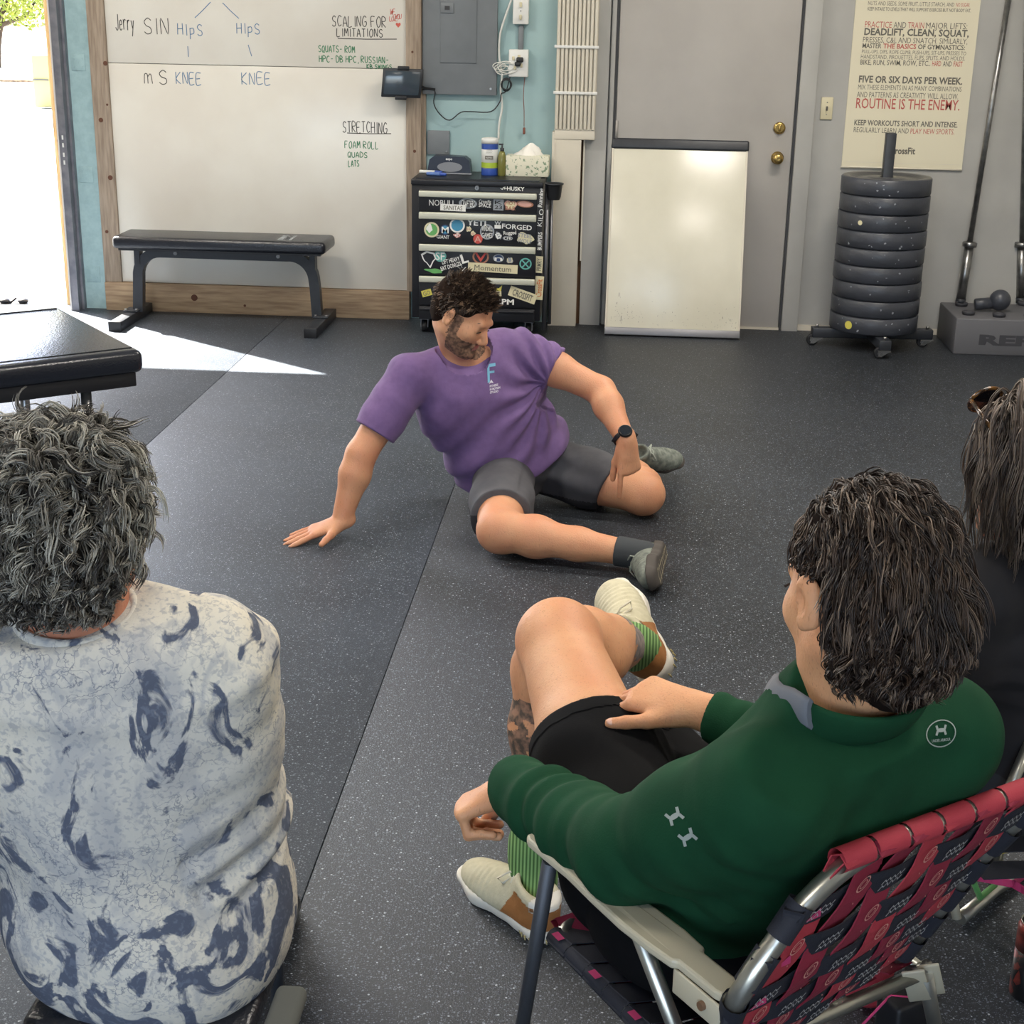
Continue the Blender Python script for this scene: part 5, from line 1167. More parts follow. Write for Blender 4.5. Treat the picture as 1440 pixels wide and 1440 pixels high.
# T-shirt
sh = SDF(); torso_sd(sh, .010, .06); sh.ell(wai+frt*.03+V((.01, 0, .0)), (.165, .115, .13), np.array([lat, frt, spn], 'f4'), .06)
hem = pel+spn*.005
sh.cap(pel-lat*.06+spn*.06, pel+lat*.06+spn*.06, .142, .142, .06, frt, 1.08); sh.cap(pel-lat*.05, pel+lat*.05, .146, .146, .06, frt, 1.1)
sR2 = sR.lerp(eR, .88); sL2 = sL.lerp(eL, .42)
sh.chain([sR, sR.lerp(eR, .45), sR2], [.074, .070, .072], .035); sh.chain([sL, sL2+(sL2-sL)*.15], [.072, .074], .035)
dR = (eR-sR).normalized(); dL = (eL-sL).normalized()
sh.cut(sR.lerp(eR, .71), dR+V((0, .1, 0)), .004); sh.cut(sL.lerp(eL, .44), dL, .012, ball=.145)
sh.cut(hem+spn*.012+V((0, 0, .0)), -(spn+frt*.05), .005)
nd = (hc-nek).normalized(); sh.cut(nek+frt*.02+nd*.012, (nd*.9+frt*.35), .006, ball=.095)
ux, uy, uz = np.array(lat, 'f4'), np.array(frt, 'f4'), np.array(spn, 'f4'); ap = np.array(sL-spn*.09-lat*.0, 'f4'); hemR = np.array(pel-lat*.1, 'f4')
def d1_(P_):
    q = P_-ap; x = q @ ux; z = q @ uz; r = np.sqrt(x*x+z*z)+1e-3; an = np.arctan2(z, x)
    rad = .0068*np.sin(an*15+r*14)*np.exp(-((r-.12)/.11)**2)
    q2 = P_-np.array(pel, 'f4'); x2 = q2 @ ux; z2 = q2 @ uz
    dr = .0066*np.sin(z2*62-x2*26+2.2*np.sin(x2*9)+1.1*np.sin(z2*17))*np.exp(-((z2-.15)/.13)**2)
    q3 = P_-np.array(sR, 'f4'); r3 = np.sqrt((q3*q3).sum(-1)); sl = .0028*np.sin((q3 @ ux)*60+(q3 @ uz)*50)*np.exp(-((r3-.13)/.07)**2)
    return rad+dr+sl+.0018*vnoise(P_, 34, 2)
sh.disp = d1_
tee = sh.build('t_shirt', 'tee_purple', A1, .0045)
# collar rib and hems
cb = MB(); nn_ = (nd*.9+frt*.35).normalized(); cen = nek+frt*.010+nd*.012; a1 = (lat-nn_*lat.dot(nn_)).normalized(); a2 = nn_.cross(a1)
cb.tube([cen+a1*.073*math.cos(t_)+a2*.070*math.sin(t_) for t_ in [i*2*PI/40 for i in range(40)]], .0075, 8, closed=True, squash=.7); cb.build('collar', 'tee_purple', tee)
# chest print
b = MB(); fo = PY(684, 544, -3.30); xd = V((1, 0, .10)).normalized(); zd = V((-.07, 0, 1)).normalized()
def q_(u, v): return fo+xd*u+zd*v
Fp = [(0, 0), (.007, .004), (.007, .030), (.022, .030), (.022, .037), (.007, .037), (.007, .050), (.026, .050), (.026, .060), (0, .060)]
b.poly([q_(*p) for p in Fp]); b.mi = 1
for k, (t_, w_) in enumerate((('FITNESS', .026), ('IN MOTION', .032), ('STUDIO', .026))): text_to(b, t_, q_(.006+.0*k, -.014-k*.010), xd, zd, width=w_, height=.007, lift=0, bold=.03)
b.poly([q_(.004, -.002), q_(.011, .010), q_(.018, -.002), q_(.015, -.002), q_(.011, .005), q_(.007, -.002)])
decal(b, 'chest_print', ['logo_blue', 'logo_white'], tee, tee, (0, 1, 0), .0015, 'pale blue and white chest print')
# shorts
so = SDF(); fr2 = (frt+V((0, 0, .15))).normalized()
so.ell(pel-spn*.01, (.160, .118, .115), np.array([lat, frt, spn], 'f4'), .04)
sr = SDF(); sr.chain([hR, hR.lerp(kR, .5), hR.lerp(kR, .92)], [.106, .100, .096], .04); sr.cut(hR.lerp(kR, .78), (kR-hR).normalized()+V((.05, 0, .10)), .004); sr.cut((0, 0, .003), (0, 0, -1), .003)
sl_ = SDF(); sl_.chain([hL, hL.lerp(kL, .5), hL.lerp(kL, .85)], [.105, .097, .088], .04); sl_.cut(hL.lerp(kL, .70), (kL-hL).normalized()+V((0, 0, -.25)), .004); sl_.cut((0, 0, .003), (0, 0, -1), .003)
so.cut((0, 0, .003), (0, 0, -1), .003); so.uni = [sr, sl_]
hLn = np.array(hL, 'f4'); kLn = np.array(kL, 'f4')
def d2_(P_):
    q = P_-hLn; ax = (kLn-hLn)/np.linalg.norm(kLn-hLn); t = q @ ax; h_ = P_[..., 2]-.13; y_ = P_[..., 1]
    return .004*np.sin(t*16+h_*75+y_*10)*np.exp(-((t-.12)/.18)**2)*(P_[..., 0] > -.30)+.0015*vnoise(P_, 30, 4)
so.disp = d2_; sl_.disp = d2_; sr.disp = d2_
shorts = so.build('shorts', 'shorts_grey', A1, .0045)
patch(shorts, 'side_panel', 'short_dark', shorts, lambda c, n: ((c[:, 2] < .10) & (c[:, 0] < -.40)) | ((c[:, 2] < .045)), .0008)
# shoes and socks
for nm, a_, f_ in (('R', aR, kR), ('L', aL, kL)):
    s_ = SDF(); d = (f_-a_).normalized(); s_.cap(a_+d*.045, a_-d*(.055 if nm == 'R' else .02), .0475, .0455, .02); s_.cut(a_+d*.035, d, .003, ball=.09); s_.build('sock', 'sock_dark', A1, .004)
acc = [('toe_cap', 'shoe_tan', lambda q, n: (q[:, 0] > .262) & (q[:, 2] < .06))]
sF, pF = shoe(A1, (.178, -3.592, .066), (.142, -3.888, .058), (-.90, .20, -.24), upper='shoe_grey', sole='shoe_sole', lace='lace_dark', accents=[('heel_counter', 'shoe_tan', lambda q, n: (q[:, 0] < .03))])
shoe(A1, (.005, -2.735, .055), (.262, -2.612, .040), (.25, -.62, .75), upper='shoe_grey', sole='shoe_sole', lace='lace_dark', accents=[('heel_counter', 'shoe_tan', lambda q, n: (q[:, 0] < .05))])
b = MB()
for k in range(7):
    a = .03+k*.034; w_ = .018 if a < .16 else .026; b.ribbon([pF(a, -w_, -.0012), pF(a+.006, 0, -.0012), pF(a, w_, -.0012)], .004, tuple(pF(0, 0, -1)-pF(0, 0, 0)))
for g in (-.4, .4): b.ribbon([pF(.03, g*.036, -.0014), pF(.13, g*.03, -.0014), pF(.235, g*.045, -.0014)], .003, tuple(pF(0, 0, -1)-pF(0, 0, 0)))
b.build('tread_lines', 'shoe_tan', sF, kind='stuff')
# watch
wd = (wL-eL).normalized(); wc = wL-wd*.012; wf = V((.25, -.9, .30)); wf = (wf-wd*wf.dot(wd)).normalized(); ws = wd.cross(wf)
b = MB(); b.tube([wc+wf*.0325*math.cos(t_)+ws*.037*math.sin(t_) for t_ in [i*2*PI/28 for i in range(28)]], .010, 8, closed=True, squash=.35, flat=tuple((wf))); wt = b.build('watch', 'watch', A1, label='black round-faced sports watch')
b = MB(); b.lathe([(.0215, 0), (.0235, .003), (.0235, .010), (.0205, .013), (.019, .013)], wc+wf*.030, wf, 28); b.build('watch_case', 'watch', wt); b = MB(); b.lathe([(.0185, .0), (.0185, .0008)], wc+wf*.0432, wf, 28); b.build('watch_face', 'watch_glass', wt)
# hair: short, dark brown, brushed up
hs = SDF(); H1.e(hs, (0, -.020, .040), (.082, .103, .090), .02); H1.e(hs, (0, -.045, .0), (.074, .070, .085), .03)
for p_, n_ in (((0, .070, .046), (0, 1, -.42)), ((0, .026, -.01), (0, 1, -.75)), ((0, -.05, -.072), (0, .3, -1))): hs.cut(H1.p(*p_), H1.r*n_[0]+H1.f*n_[1]+H1.u*n_[2], .012)
hs.disp = lambda P_: .003*vnoise(P_, 90, 3)
hb1 = hs.build('hair', 'scalp_brown', A1, .004)
cond = lambda p: (p[:, 2] > .046+.55*(p[:, 1]-.05)) & (p[:, 1] < .078) | ((p[:, 1] < -.005) & (p[:, 2] > -.045))
rt = scalp(900, cond); L_ = locks(H1, rt, lambda r: (r[0]*1.5+.25, .55 if r[2] > .06 else -.3, .5 if r[2] > .06 else -.9), lambda r: .036 if r[2] > .07 else .022, .0025, .6, 6, .0028, 1.1, .02, rs=.9, nstep=5, wav=[.6, .3, .1])
hair_obj('hair_strands', ['hair_brown', 'hair_brown2', 'hair_rim'], A1, L_, .0011)

# ================================================================== lawn chair and the seated onlookers
hd = V((-.58, .815, 0)); ll = V((.815, .58, 0))
for n_, c_ in (('frame_grey', '#55585e'), ('web_dark', '#20222c'), ('web_red', '#861f37'), ('web_red2', '#a83340'), ('web_print', '#cf9488'), ('web_print2', '#b0b0b0'), ('web_pink', '#c23a6e')): mat(n_, c_, .5 if n_ == 'frame_grey' else .75, .6 if n_ == 'frame_grey' else 0, bump=.1, bscale=600)
mat('alu_tube', '#bdbcb2', .3, .9); mat('arm_plastic', '#bdb6a0', .42)
LC = thing('lawn_chair', 'folding lawn chair with red and black printed webbing under the man in green', 'lawn chair', (.2, -6.05, 0), math.radians(35.4))
armF = V((-.095, -6.088, .52)); armB = V((.171, -6.445, .52)); ad = (armB-armF).normalized(); an_ = V((-ad.y, ad.x, 0))
def armrest(F_, parent, mirror=1, name='armrest', smax=1):
    b = MB(); prof = [(0, .010), (.012, .017), (.05, .0175), (.11, .018), (.18, .027), (.25, .034), (.31, .034), (.355, .030), (.36, .022), (.43, .022), (.445, .017), (.45, .008)]; prof = [q for q in prof if q[0] < smax]
    P_ = [F_+ad*s_+an_*w_*mirror+V((0, 0, -.006*math.cos(s_*7))) for s_, w_ in prof]+[F_+ad*s_-an_*w_*mirror*.8+V((0, 0, -.006*math.cos(s_*7))) for s_, w_ in prof[::-1]]
    b.poly(P_, (0, 0, .014)); o = b.build(name, 'arm_plastic', parent)
    m_ = o.modifiers.new('b', 'BEVEL'); m_.width = .004; m_.segments = 2
    if smax < 1: return o
    b = MB(); b.box(F_+ad*.40+an_*.018*mirror+V((0, 0, -.012)), (.09, .005, .035), Matrix.Rotation(math.atan2(ad.y, ad.x), 4, 'Z'), bev=.002); b.box(F_+ad*.40-an_*.018*mirror+V((0, 0, -.012)), (.09, .005, .035), Matrix.Rotation(math.atan2(ad.y, ad.x), 4, 'Z'), bev=.002); b.mi = 1; b.cyl(F_+ad*.415+an_*.0*mirror+V((0, 0, -.010)), .006, .052, tuple(an_), seg=10)
    b.build('hinge_cheek', ['arm_plastic', 'brown'], o); return o
armrest(armF, LC); armR = armF+ll*.47; armrest(armR, LC, -1, smax=.20)
SL = V((.13, -6.28, .29)); SR = V((.49, -6.02, .29)); FLc = V((-.07, -5.99, .30)); FR = V((.29, -5.73, .30))
def bend(a, b_, c_, r, n=5):
    u = (a-b_).normalized()*r; w = (c_-b_).normalized()*r; return [b_+u*(1-t)**2+w*t**2 for t in [i/n for i in range(n+1)]]
b = MB(); pts = [SL]+bend(SL, FLc, FR, .07)+bend(FLc, FR, SR, .07)+[SR]; b.tube(pts, .0125, 12); b.build('seat_frame', 'alu_tube', LC)
b = MB(); b.tube([SL+V((0, 0, -.01)), SR+V((0, 0, -.01))], .0115, 12); b.build('rear_cross_tube', 'alu_tube', LC)
B0 = V((.15, -6.33, .30)); T0 = V((.270, -6.418, .705)); T1 = V((.61, -6.165, .705)); B1 = PZ(1264, 1347, .30)
m0 = V((.172, -6.462, .54)); m1 = PZ(1380, 1203, .54)
b = MB(); pts = [B0, m0]+bend(m0, T0, T1, .115)+bend(T0, T1, m1, .075)+[m1, B1]; pts = smooth_line([tuple(p) for p in pts], 2); b.tube(pts, .0135, 14); b.build('back_frame', 'alu_tube', LC)
for k, (p0, p1) in enumerate(((armF+ad*.05+V((0, 0, -.01)), V((-.118, -5.965, .012))), (armF+ad*.26+V((0, 0, -.01)), PZ(950, 1440, .36)+(PZ(950, 1440, .36)-(armF+ad*.26))*1.9), (armR+ad*.05+V((0, 0, -.01)), V((.25, -5.66, .012))))):
    p1 = V(p1)
    if p1.z < .012 or k == 1: t_ = (p0.z-.012)/(p0.z-p1.z); p1 = p0+(p1-p0)*t_
    b = MB(); b.tube([p0, p1], .0115, 12); lg = b.build('leg', 'frame_grey' if k != 1 else 'alu_tube', LC); b = MB(); b.cyl(p1+V((0, 0, -.002)), .015, .02, seg=12); b.build('foot_cap', 'black', lg)
jr = V((.492, -6.02, .29)); ft = PZ(1312, 1440, .10); p1 = jr+(ft-jr)*((jr.z-.01)/(jr.z-ft.z))
b = MB(); b.tube([jr+V((.01, .0, -.01)), p1], .012, 12); b.build('leg', 'alu_tube', LC)
dq = (p1-jr).normalized(); b = MB()
for s_ in (-1, 1): b.box(jr+dq*.045+ll*.015*s_+V((0, -.012, .004)), (.034, .005, .115), V((0, 0, 1)).rotation_difference(-dq).to_matrix().to_4x4(), bev=.0018)
b.mi = 1; b.cyl(jr+dq*.075, .006, .034, tuple(ll), seg=10); b.cyl(jr, .010, .04, tuple(ll), seg=12); b.build('leg_bracket', ['arm_plastic', 'steel'], LC)
# backrest webbing, woven: six red uprights, five dark crossers wrapped round the tubes
def Bk(u, v): # u across 0..1, v up 0..1 ; surface of the backrest
    a = B0.lerp(m0, min(v/.58, 1)) if v < .58 else m0.lerp(T0, (v-.58)/.42); c = B1.lerp(m1, min(v/.58, 1)) if v < .58 else m1.lerp(T1, (v-.58)/.42)
    return a.lerp(c, u)-hd*.03*math.sin(PI*u)*math.sin(PI*min(v*1.1, 1))*.6
nb_ = -hd
def strap(mb, path, w_dir, w, th=.0018):
    n = len(path)
    for i in range(n-1):
        t_ = (path[i+1]-path[i]).normalized()
    L_ = []
    for i, p in enumerate(path):
        t_ = (path[min(i+1, n-1)]-path[max(i-1, 0)]).normalized(); wd_ = (w_dir-t_*w_dir.dot(t_)).normalized(); nn = t_.cross(wd_)
        L_.append([mb.bm.verts.new(p+wd_*a*w/2+nn*c*th/2) for a, c in ((-1, -1), (1, -1), (1, 1), (-1, 1))])
    for i in range(n-1):
        for k in range(4):
            f = mb.bm.faces.new((L_[i][k], L_[i][(k+1) % 4], L_[i+1][(k+1) % 4], L_[i+1][k])); f.material_index = mb.mi; f.smooth = False
upz = (T0-B0).normalized(); NU, NH = 7, 6
def prt(mb, c, xd_, yd_, s_, kind):
    if kind == 0:    # dandelion-like stalk print
        mb.ribbon([c+xd_*s_*.5*math.cos(a)*.8+yd_*(s_*.5*math.sin(a)+s_*.5) for a in [i*PI/6 for i in range(13)]], .0022, tuple(xd_.cross(yd_)))
        mb.ribbon([c+xd_*s_*.28*math.cos(a)*.8+yd_*(s_*.28*math.sin(a)+s_*.5) for a in [i*PI/5 for i in range(11)]], .0014, tuple(xd_.cross(yd_)))
        mb.ribbon([c+yd_*(-.02+s_*.0), c+yd_*(-s_*.9)+xd_*.003], .0016, tuple(xd_.cross(yd_)))
    else:            # scrawled zig-zag lettering
        for r_ in (-1, 1):
            pts = [c+xd_*(s_*(-1+.22*i))+yd_*(s_*.22*r_+s_*.16*(1 if i % 2 else -1)*random.uniform(.5, 1.2)) for i in range(10)]; mb.ribbon(pts, .0026, tuple(xd_.cross(yd_)))
xw = (B1-B0).normalized()
for i in range(NU):
    u = (i+.75)/(NU+.5); b = MB(); path = []
    for j in range(25):
        v = j/24*.985+.01; path.append(Bk(u, v)+nb_*(.0036*math.cos(PI*(v*NH/.9-.55+i))))
    tp = Bk(u, .99); path += [tp+nb_*.0150+upz*.004, tp+upz*.0165, tp-nb_*.0152, Bk(u, .93)-nb_*.004]
    strap(b, path, xw, .052); b.mi = 1
    for j in range(NH):
        if (i+j) % 2 == 0: prt(b, Bk(u, (j+.55)/NH*.90+.01)+nb_*.0066, xw, upz, .027, 0)
    b.build('upright_strap', ['web_red' if i % 3 else 'web_red2', 'web_print'], LC)
    # webbing sleeve around the top bar
    q0 = Bk(u-.028, 1.0); q1 = Bk(u+.028, 1.0)
    b = MB(); q0 = T0.lerp(T1, u-.060); q1 = T0.lerp(T1, u+.060); b.tube([q0, q1], .0158, 14, cap=False); b.build('strap_wrap', 'web_red2', LC)
for j in range(NH):
    v = (j+.55)/NH*.90; b = MB(); path = [Bk(0, v)-nb_*.0155+xw*.03, Bk(0, v)-nb_*.0155, Bk(0, v)-xw*.0165, Bk(0, v)+nb_*.0155]
    for i in range(1, 30): u = i/30; path.append(Bk(u, v)+nb_*(-.0036*math.cos(PI*(u*(NU+.5)-.75+j))))
    path += [Bk(1, v)+nb_*.0155, Bk(1, v)+xw*.0165, Bk(1, v)-nb_*.0155, Bk(1, v)-nb_*.0155-xw*.03]
    strap(b, path, upz, .042); b.mi = 1
    for i in range(NU):
        if (i+j) % 2: prt(b, Bk((i+.75)/(NU+.5), v)+nb_*.0066, xw, upz, .023, 1)
    b.mi = 2; b.poly([Bk(.05, v)+nb_*.0068-upz*.012, Bk(.11, v)+nb_*.0068-upz*.012, Bk(.09, v)+nb_*.0068+upz*.008]); b.build('cross_strap', ['web_dark', 'web_print2', 'web_pink'], LC)
    for P0 in (0, 1):
        q = Bk(P0, v); t_ = (Bk(P0, v+.03)-Bk(P0, v-.03)).normalized(); bb = MB(); bb.tube([q-t_*.025, q+t_*.025], .0172, 12, cap=False); bb.build('strap_wrap', 'web_dark', LC)
# seat webbing wrapped on the side tube
for j in range(6):
    t_ = .12+.145*j; a = FLc.lerp(SL, t_); c = FR.lerp(SR, t_); b = MB(); path = [a+xw*.03-V((0, 0, .0145)), a-V((0, 0, .0145)), a-xw*.0155, a+V((0, 0, .0145))]+[a.lerp(c, k/8)+V((0, 0, .010-.03*math.sin(PI*k/8))) for k in range(1, 8)]+[c+V((0, 0, .0145)), c+xw*.0155, c-V((0, 0, .0145))]
    strap(b, path, hd, .048); b.build('seat_strap', 'web_dark', LC); bb = MB(); tt_ = (SL-FLc).normalized(); bb.tube([a-tt_*.025, a+tt_*.025], .0145, 12, cap=False); w_ = bb.build('strap_wrap', 'web_dark', LC)
    bb = MB()
    if j % 2 == 0: bb.ribbon([a+V((-.006, -.004, .0155))-tt_*.012, a+V((-.006, -.004, .0155))+tt_*.008], .012, (0, 0, 1)); bb.build('strap_print', 'web_pink', w_)
for j in range(6):
    u = (j+.5)/6; a = FLc.lerp(FR, u); c = SL.lerp(SR, u); b = MB(); path = [a-V((0, 0, .0145))-hd*.03, a+hd*.0155, a+V((0, 0, .0145))]+[a.lerp(c, k/8)+V((0, 0, .006-.03*math.sin(PI*k/8))) for k in range(1, 8)]+[c+V((0, 0, .014))]; strap(b, path, xw, .048); b.build('seat_strap', 'web_red', LC)

# ------------------------------------------------------------------ man in the green quarter-zip
A2 = thing('person', 'dark-haired man in green long-sleeved pullover sitting in the webbed lawn chair, legs crossed', 'person', (.17, -5.88, 0))
gp = V((.150, -5.985, .40)); gn = V((.305, -6.285, .85)); gh = V((.305, -6.278, .994)); gsL = V((.195, -6.375, .765)); gsR = V((.440, -6.195, .77))
geL = V((.040, -6.215, .585)); gwL = V((-.128, -5.925, .505)); geR = V((.40, -5.93, .58)); gwR = PZ(987, 1001, .60)
ghL = V((.060, -5.985, .42)); gkL = V((-.085, -5.505, .572)); gaL = V((.058, -5.165, .418)); ghR = V((.225, -5.885, .41)); gkR = V((-.112, -5.47, .50)); gaR = V((-.118, -5.505, .115))
gl_ = (gsR-gsL).normalized(); gs_ = (gn-gp).normalized(); gf_ = gs_.cross(gl_).normalized(); GR = np.array([gl_, gf_, gs_], 'f4')
def gtorso(sd, g=0, k=.06):
    sd.ell(gp+gs_*.02, (.165+g, .125+g, .125+g), GR, k); sd.ell(gp.lerp(gn, .30)-gf_*.035, (.165+g, .118+g, .15+g), GR, k); sd.ell(gp.lerp(gn, .52)-gf_*.055, (.172+g, .108+g, .15+g), GR, k)
    sd.ell(gp.lerp(gn, .72)-gf_*.042, (.170+g, .088+g, .12+g), GR, k); sd.cap(gp.lerp(gn, .76)-gl_*.10-gf_*.045, gp.lerp(gn, .76)+gl_*.10-gf_*.045, .070+g, .070+g, k)
    sd.cap(gsL+(gn-gsL)*.08, gn-gs_*.045, .056+g, .056+g, k); sd.cap(gsR+(gn-gsR)*.08, gn-gs_*.045, .056+g, .056+g, k)
bd = SDF(); gtorso(bd, -.022)
H2 = Head(gh, (-.50, .84, -.20), (.06, .10, .98), 1.01); H2.add(bd, gn-gs_*.01, .057, eo=.006)
for (a, b_, c_) in ((gsL, geL, gwL), (gsR, geR, gwR)):
    bd.chain([a, a.lerp(b_, .5), b_], [.056, .052, .044], .03); bd.chain([b_, b_.lerp(c_, .3), c_], [.044, .045, .029], .025)
bd.chain([ghL, ghL.lerp(gkL, .5), gkL], [.100, .090, .070], .03); bd.ell(gkL+V((0, 0, .004)), (.068, .070, .066), None, .03); bd.ell(gkL+V((-.0, .028, .012)), (.040, .04, .042), None, .03)
bd.chain([gkL, gkL.lerp(gaL, .30), gkL.lerp(gaL, .65), gaL], [.058, .064, .054, .041], .03); bd.ell(gkL.lerp(gaL, .42)+V((.030, -.01, -.012)), (.046, .085, .05), None, .04)
bd.chain([ghR, ghR.lerp(gkR, .5), gkR], [.095, .066, .055], .03); bd.chain([gkR, gkR.lerp(gaR, .3), gkR.lerp(gaR, .65), gaR], [.052, .054, .044, .037], .03)
bd.cap(gaL, V((.086, -5.148, .392)), .034, .026, .02); bd.cap(V((.086, -5.148, .392)), V((.05, -5.03, .415)), .026, .02, .02); bd.cap(gaR, V((-.11, -5.545, .055)), .034, .026, .02); bd.cap(V((-.11, -5.545, .055)), V((-.17, -5.48, .045)), .026, .02, .02)
# right hand laid over the thigh, thumb towards us; left hand hangs loosely curled
tipsR = hand(bd, gwR+V((-.018, .002, .004)), (-.88, .42, .06), (.10, -.42, 1), -1, curl=((.65, .8, .4), (.7, .85, .4), (.75, .85, .4), (.8, .9, .4)), spread=.05, size=1.0, thumb=(-.90, -.30, -.06), thumb_curl=.2)
hand(bd, gwL+V((-.012, .010, -.004)), (-.78, .12, -.50), (-.50, .10, .86), 1, curl=((1.2, 1.4, .9), (1.25, 1.45, .9), (1.3, 1.5, .9), (1.3, 1.5, .9)), spread=.03, size=1.0, thumb=(-.2, .45, -.85), thumb_curl=.3)
body2 = bd.build('body', 'skin_b', A2, .0036)
b = MB(); q_n, d_n = tipsR[4]; ax_n = d_n; up_n = V((.1, -.55, .8)); up_n = (up_n-ax_n*up_n.dot(ax_n)).normalized(); rn_ = Matrix((ax_n, up_n.cross(ax_n), up_n)).transposed().to_4x4(); b.sph(q_n-d_n*.001+up_n*.0062, .0075, 12, (1.0, .85, .42), rn_); b.build('thumbnail', 'nail', body2)
H2.eyes(A2)
# thumb nail
# tattoos
gkLn, gaLn = np.array(gkL), np.array(gaL)
def ta(c, n):
    ba = gaLn-gkLn; t_ = ((c-gkLn) @ ba)/(ba @ ba); v = (c-gkLn)-t_[:, None]*ba; edge = .60+.05*np.sin(c[:, 2]*260)+.04*np.sin(c[:, 0]*170)
    return (t_ > edge) & (t_ < .93) & (np.linalg.norm(v, axis=1) < .10) & (n[:, 2] > -.35)
patch(body2, 'tattoo', 'tattoo_grey', A2, ta, .0005, label='grey tattoo on the crossed calf')
gkRn, gaRn = np.array(gkR), np.array(gaR)
def tb_(c, n):
    ba = gaRn-gkRn; t_ = ((c-gkRn) @ ba)/(ba @ ba); v = (c-gkRn)-t_[:, None]*ba; ns = np.sin(c[:, 0]*150+np.sin(c[:, 2]*120)*2)+np.sin(c[:, 2]*95+c[:, 1]*80)
    return (t_ > .12) & (t_ < .92) & (np.linalg.norm(v, axis=1) < .075) & (ns > -.7) & (c[:, 2] < .50)
patch(body2, 'tattoo', 'tattoo', A2, tb_, .0005, label='dark tattoos down the planted shin')
# shorts
so = SDF(); so.ell(gp+gs_*.02, (.178, .138, .135), GR, .05); so.ell(gp+V((.03, -.06, -.02)), (.185, .15, .10), np.array([gl_, V((-gl_.y, gl_.x, 0)), V((0, 0, 1))], 'f4'), .05)
sl_ = SDF(); sl_.chain([ghL, ghL.lerp(gkL, .4), ghL.lerp(gkL, .75)], [.120, .106, .094], .04); sl_.cut(ghL.lerp(gkL, .52), (gkL-ghL).normalized()+V((.02, 0, .10)), .004)
sr_ = SDF(); sr_.chain([ghR, ghR.lerp(gkR, .45), ghR.lerp(gkR, .8)], [.108, .080, .072], .04); sr_.cut(ghR.lerp(gkR, .56), (gkR-ghR).normalized(), .004); so.uni = [sl_, sr_]
so.disp = lambda P_: .0022*np.sin(P_[..., 1]*70+P_[..., 0]*45+2*np.sin(P_[..., 2]*18))*np.exp(-((P_[..., 1]+5.86)/.06)**2)+.0012*vnoise(P_, 32, 6)
sl_.disp = so.disp; sr_.disp = so.disp
sb = so.build('shorts', 'short_black', A2, .0045)
ax_ = (gkL-ghL).normalized(); hm0 = np.array(ghL.lerp(gkL, .52)); axn = np.array(ax_+V((.02, 0, .10))); axn /= np.linalg.norm(axn)
patch(sb, 'hem_band', 'short_black', sb, lambda c, n: (np.linalg.norm(c-hm0, axis=1) < .135) & ((c-hm0) @ axn > -.03) & (np.abs(n @ axn) < .7), .0014)
# pullover
sh = SDF(); gtorso(sh, .010, .07)
sh.chain([gsL, gsL.lerp(geL, .5), geL], [.070, .070, .066], .04); sh.chain([geL, geL.lerp(gwL, .35), geL.lerp(gwL, .75), geL.lerp(gwL, 1.0)], [.066, .058, .050, .046], .03)
sh.chain([gsR, gsR.lerp(geR, .5), geR], [.074, .070, .062], .04); sh.chain([geR, geR.lerp(gwR, .4), geR.lerp(gwR, .98)], [.060, .052, .040], .03)
sh.ell(geL.lerp(gwL, .96)+V((0, 0, .006)), (.050, .050, .048), None, .02)
wl_ = (gwL-geL).normalized(); wr_ = (gwR-geR).normalized()
sh.cut(gwL-wl_*.0, wl_+V((-.1, 0, -.35)), .004, ball=.09); sh.cut(gwR-wr_*.015, wr_, .004, ball=.08)
sh.cut(gp-gs_*.085, -gs_, .01, ball=.30); sh.cap(gn-gs_*.06, gn+gs_*.03, .080, .077, .03); sh.cut(gn+gs_*.010, gs_, .006)
def d3(P_):
    d = ring_fold(P_, geL, gwL, .45, .42, .0052, 7)+ring_fold(P_, gsL, geL, .85, .30, .0042, 6)+ring_fold(P_, geR, gwR, .8, .4, .0030, 8)+ring_fold(P_, gsL, geL, .15, .2, .0025, 5)
    q = P_-np.array(gp, 'f4'); z_ = q @ GR[2]; x_ = q @ GR[0]
    d = d+.0060*np.sin(z_*52+x_*20+1.6*np.sin(x_*13))*np.exp(-((z_-.12)/.13)**2)*(.4+.6*(x_ > -.05))
    q2 = P_-np.array(gsL.lerp(gn, .35), 'f4'); r2 = np.sqrt((q2*q2).sum(-1)); d = d+.0022*np.sin((q2 @ GR[0])*70-(q2 @ GR[2])*45)*np.exp(-(r2/.12)**2)
    return d+.0022*vnoise(P_, 22, 8)+.0010*vnoise(P_, 60, 1)
sh.disp = d3
pull = sh.build('pullover', 'green_top', A2, .0042)
# seams: raglan lines on the back, cuffs
b = MB()
nc = gn+gs_*.006; cf = V((-.50, .84, 0)).normalized(); cr = V((cf.y, -cf.x, 0))
pts = []
for i in range(27):
    a = math.radians(-150+300*i/26); rr = .078+(.034*max(0, (i-22)/4) if i > 21 else 0)
    pts.append(nc+cr*math.sin(a)*-rr*.96-cf*math.cos(a)*rr*.90+gs_*(.010+.006*math.cos(a))+V((0, 0, -.01*max(0, (i-22)/4) if i > 21 else 0)))
b.tube([p-gs_*.020 for p in pts], .0078, 10, squash=4.2, flat=tuple(gs_)); b.build('collar', 'green_top', pull)
b = MB(); b.tube([p+gs_*.001+(p-nc).normalized()*.0075 for p in pts[20:]], .0066, 8, squash=3.2, flat=tuple(gs_)); b.build('collar_lining', 'grey_lining', pull, label='grey collar lining folded open')
vd = V((-.12, 1, -.45))   # prints are laid on from behind
def mark(b, c, xd_, yd_, s_):   # two interlocked arcs
    n_ = xd_.cross(yd_)
    for g in (-1, 1):
        b.ribbon([c+xd_*(s_*.75*(t_))+yd_*g*(s_*.72-s_*.84*(1-t_**4)) for t_ in [-1+i*.25 for i in range(9)]], s_*.34, tuple(n_))
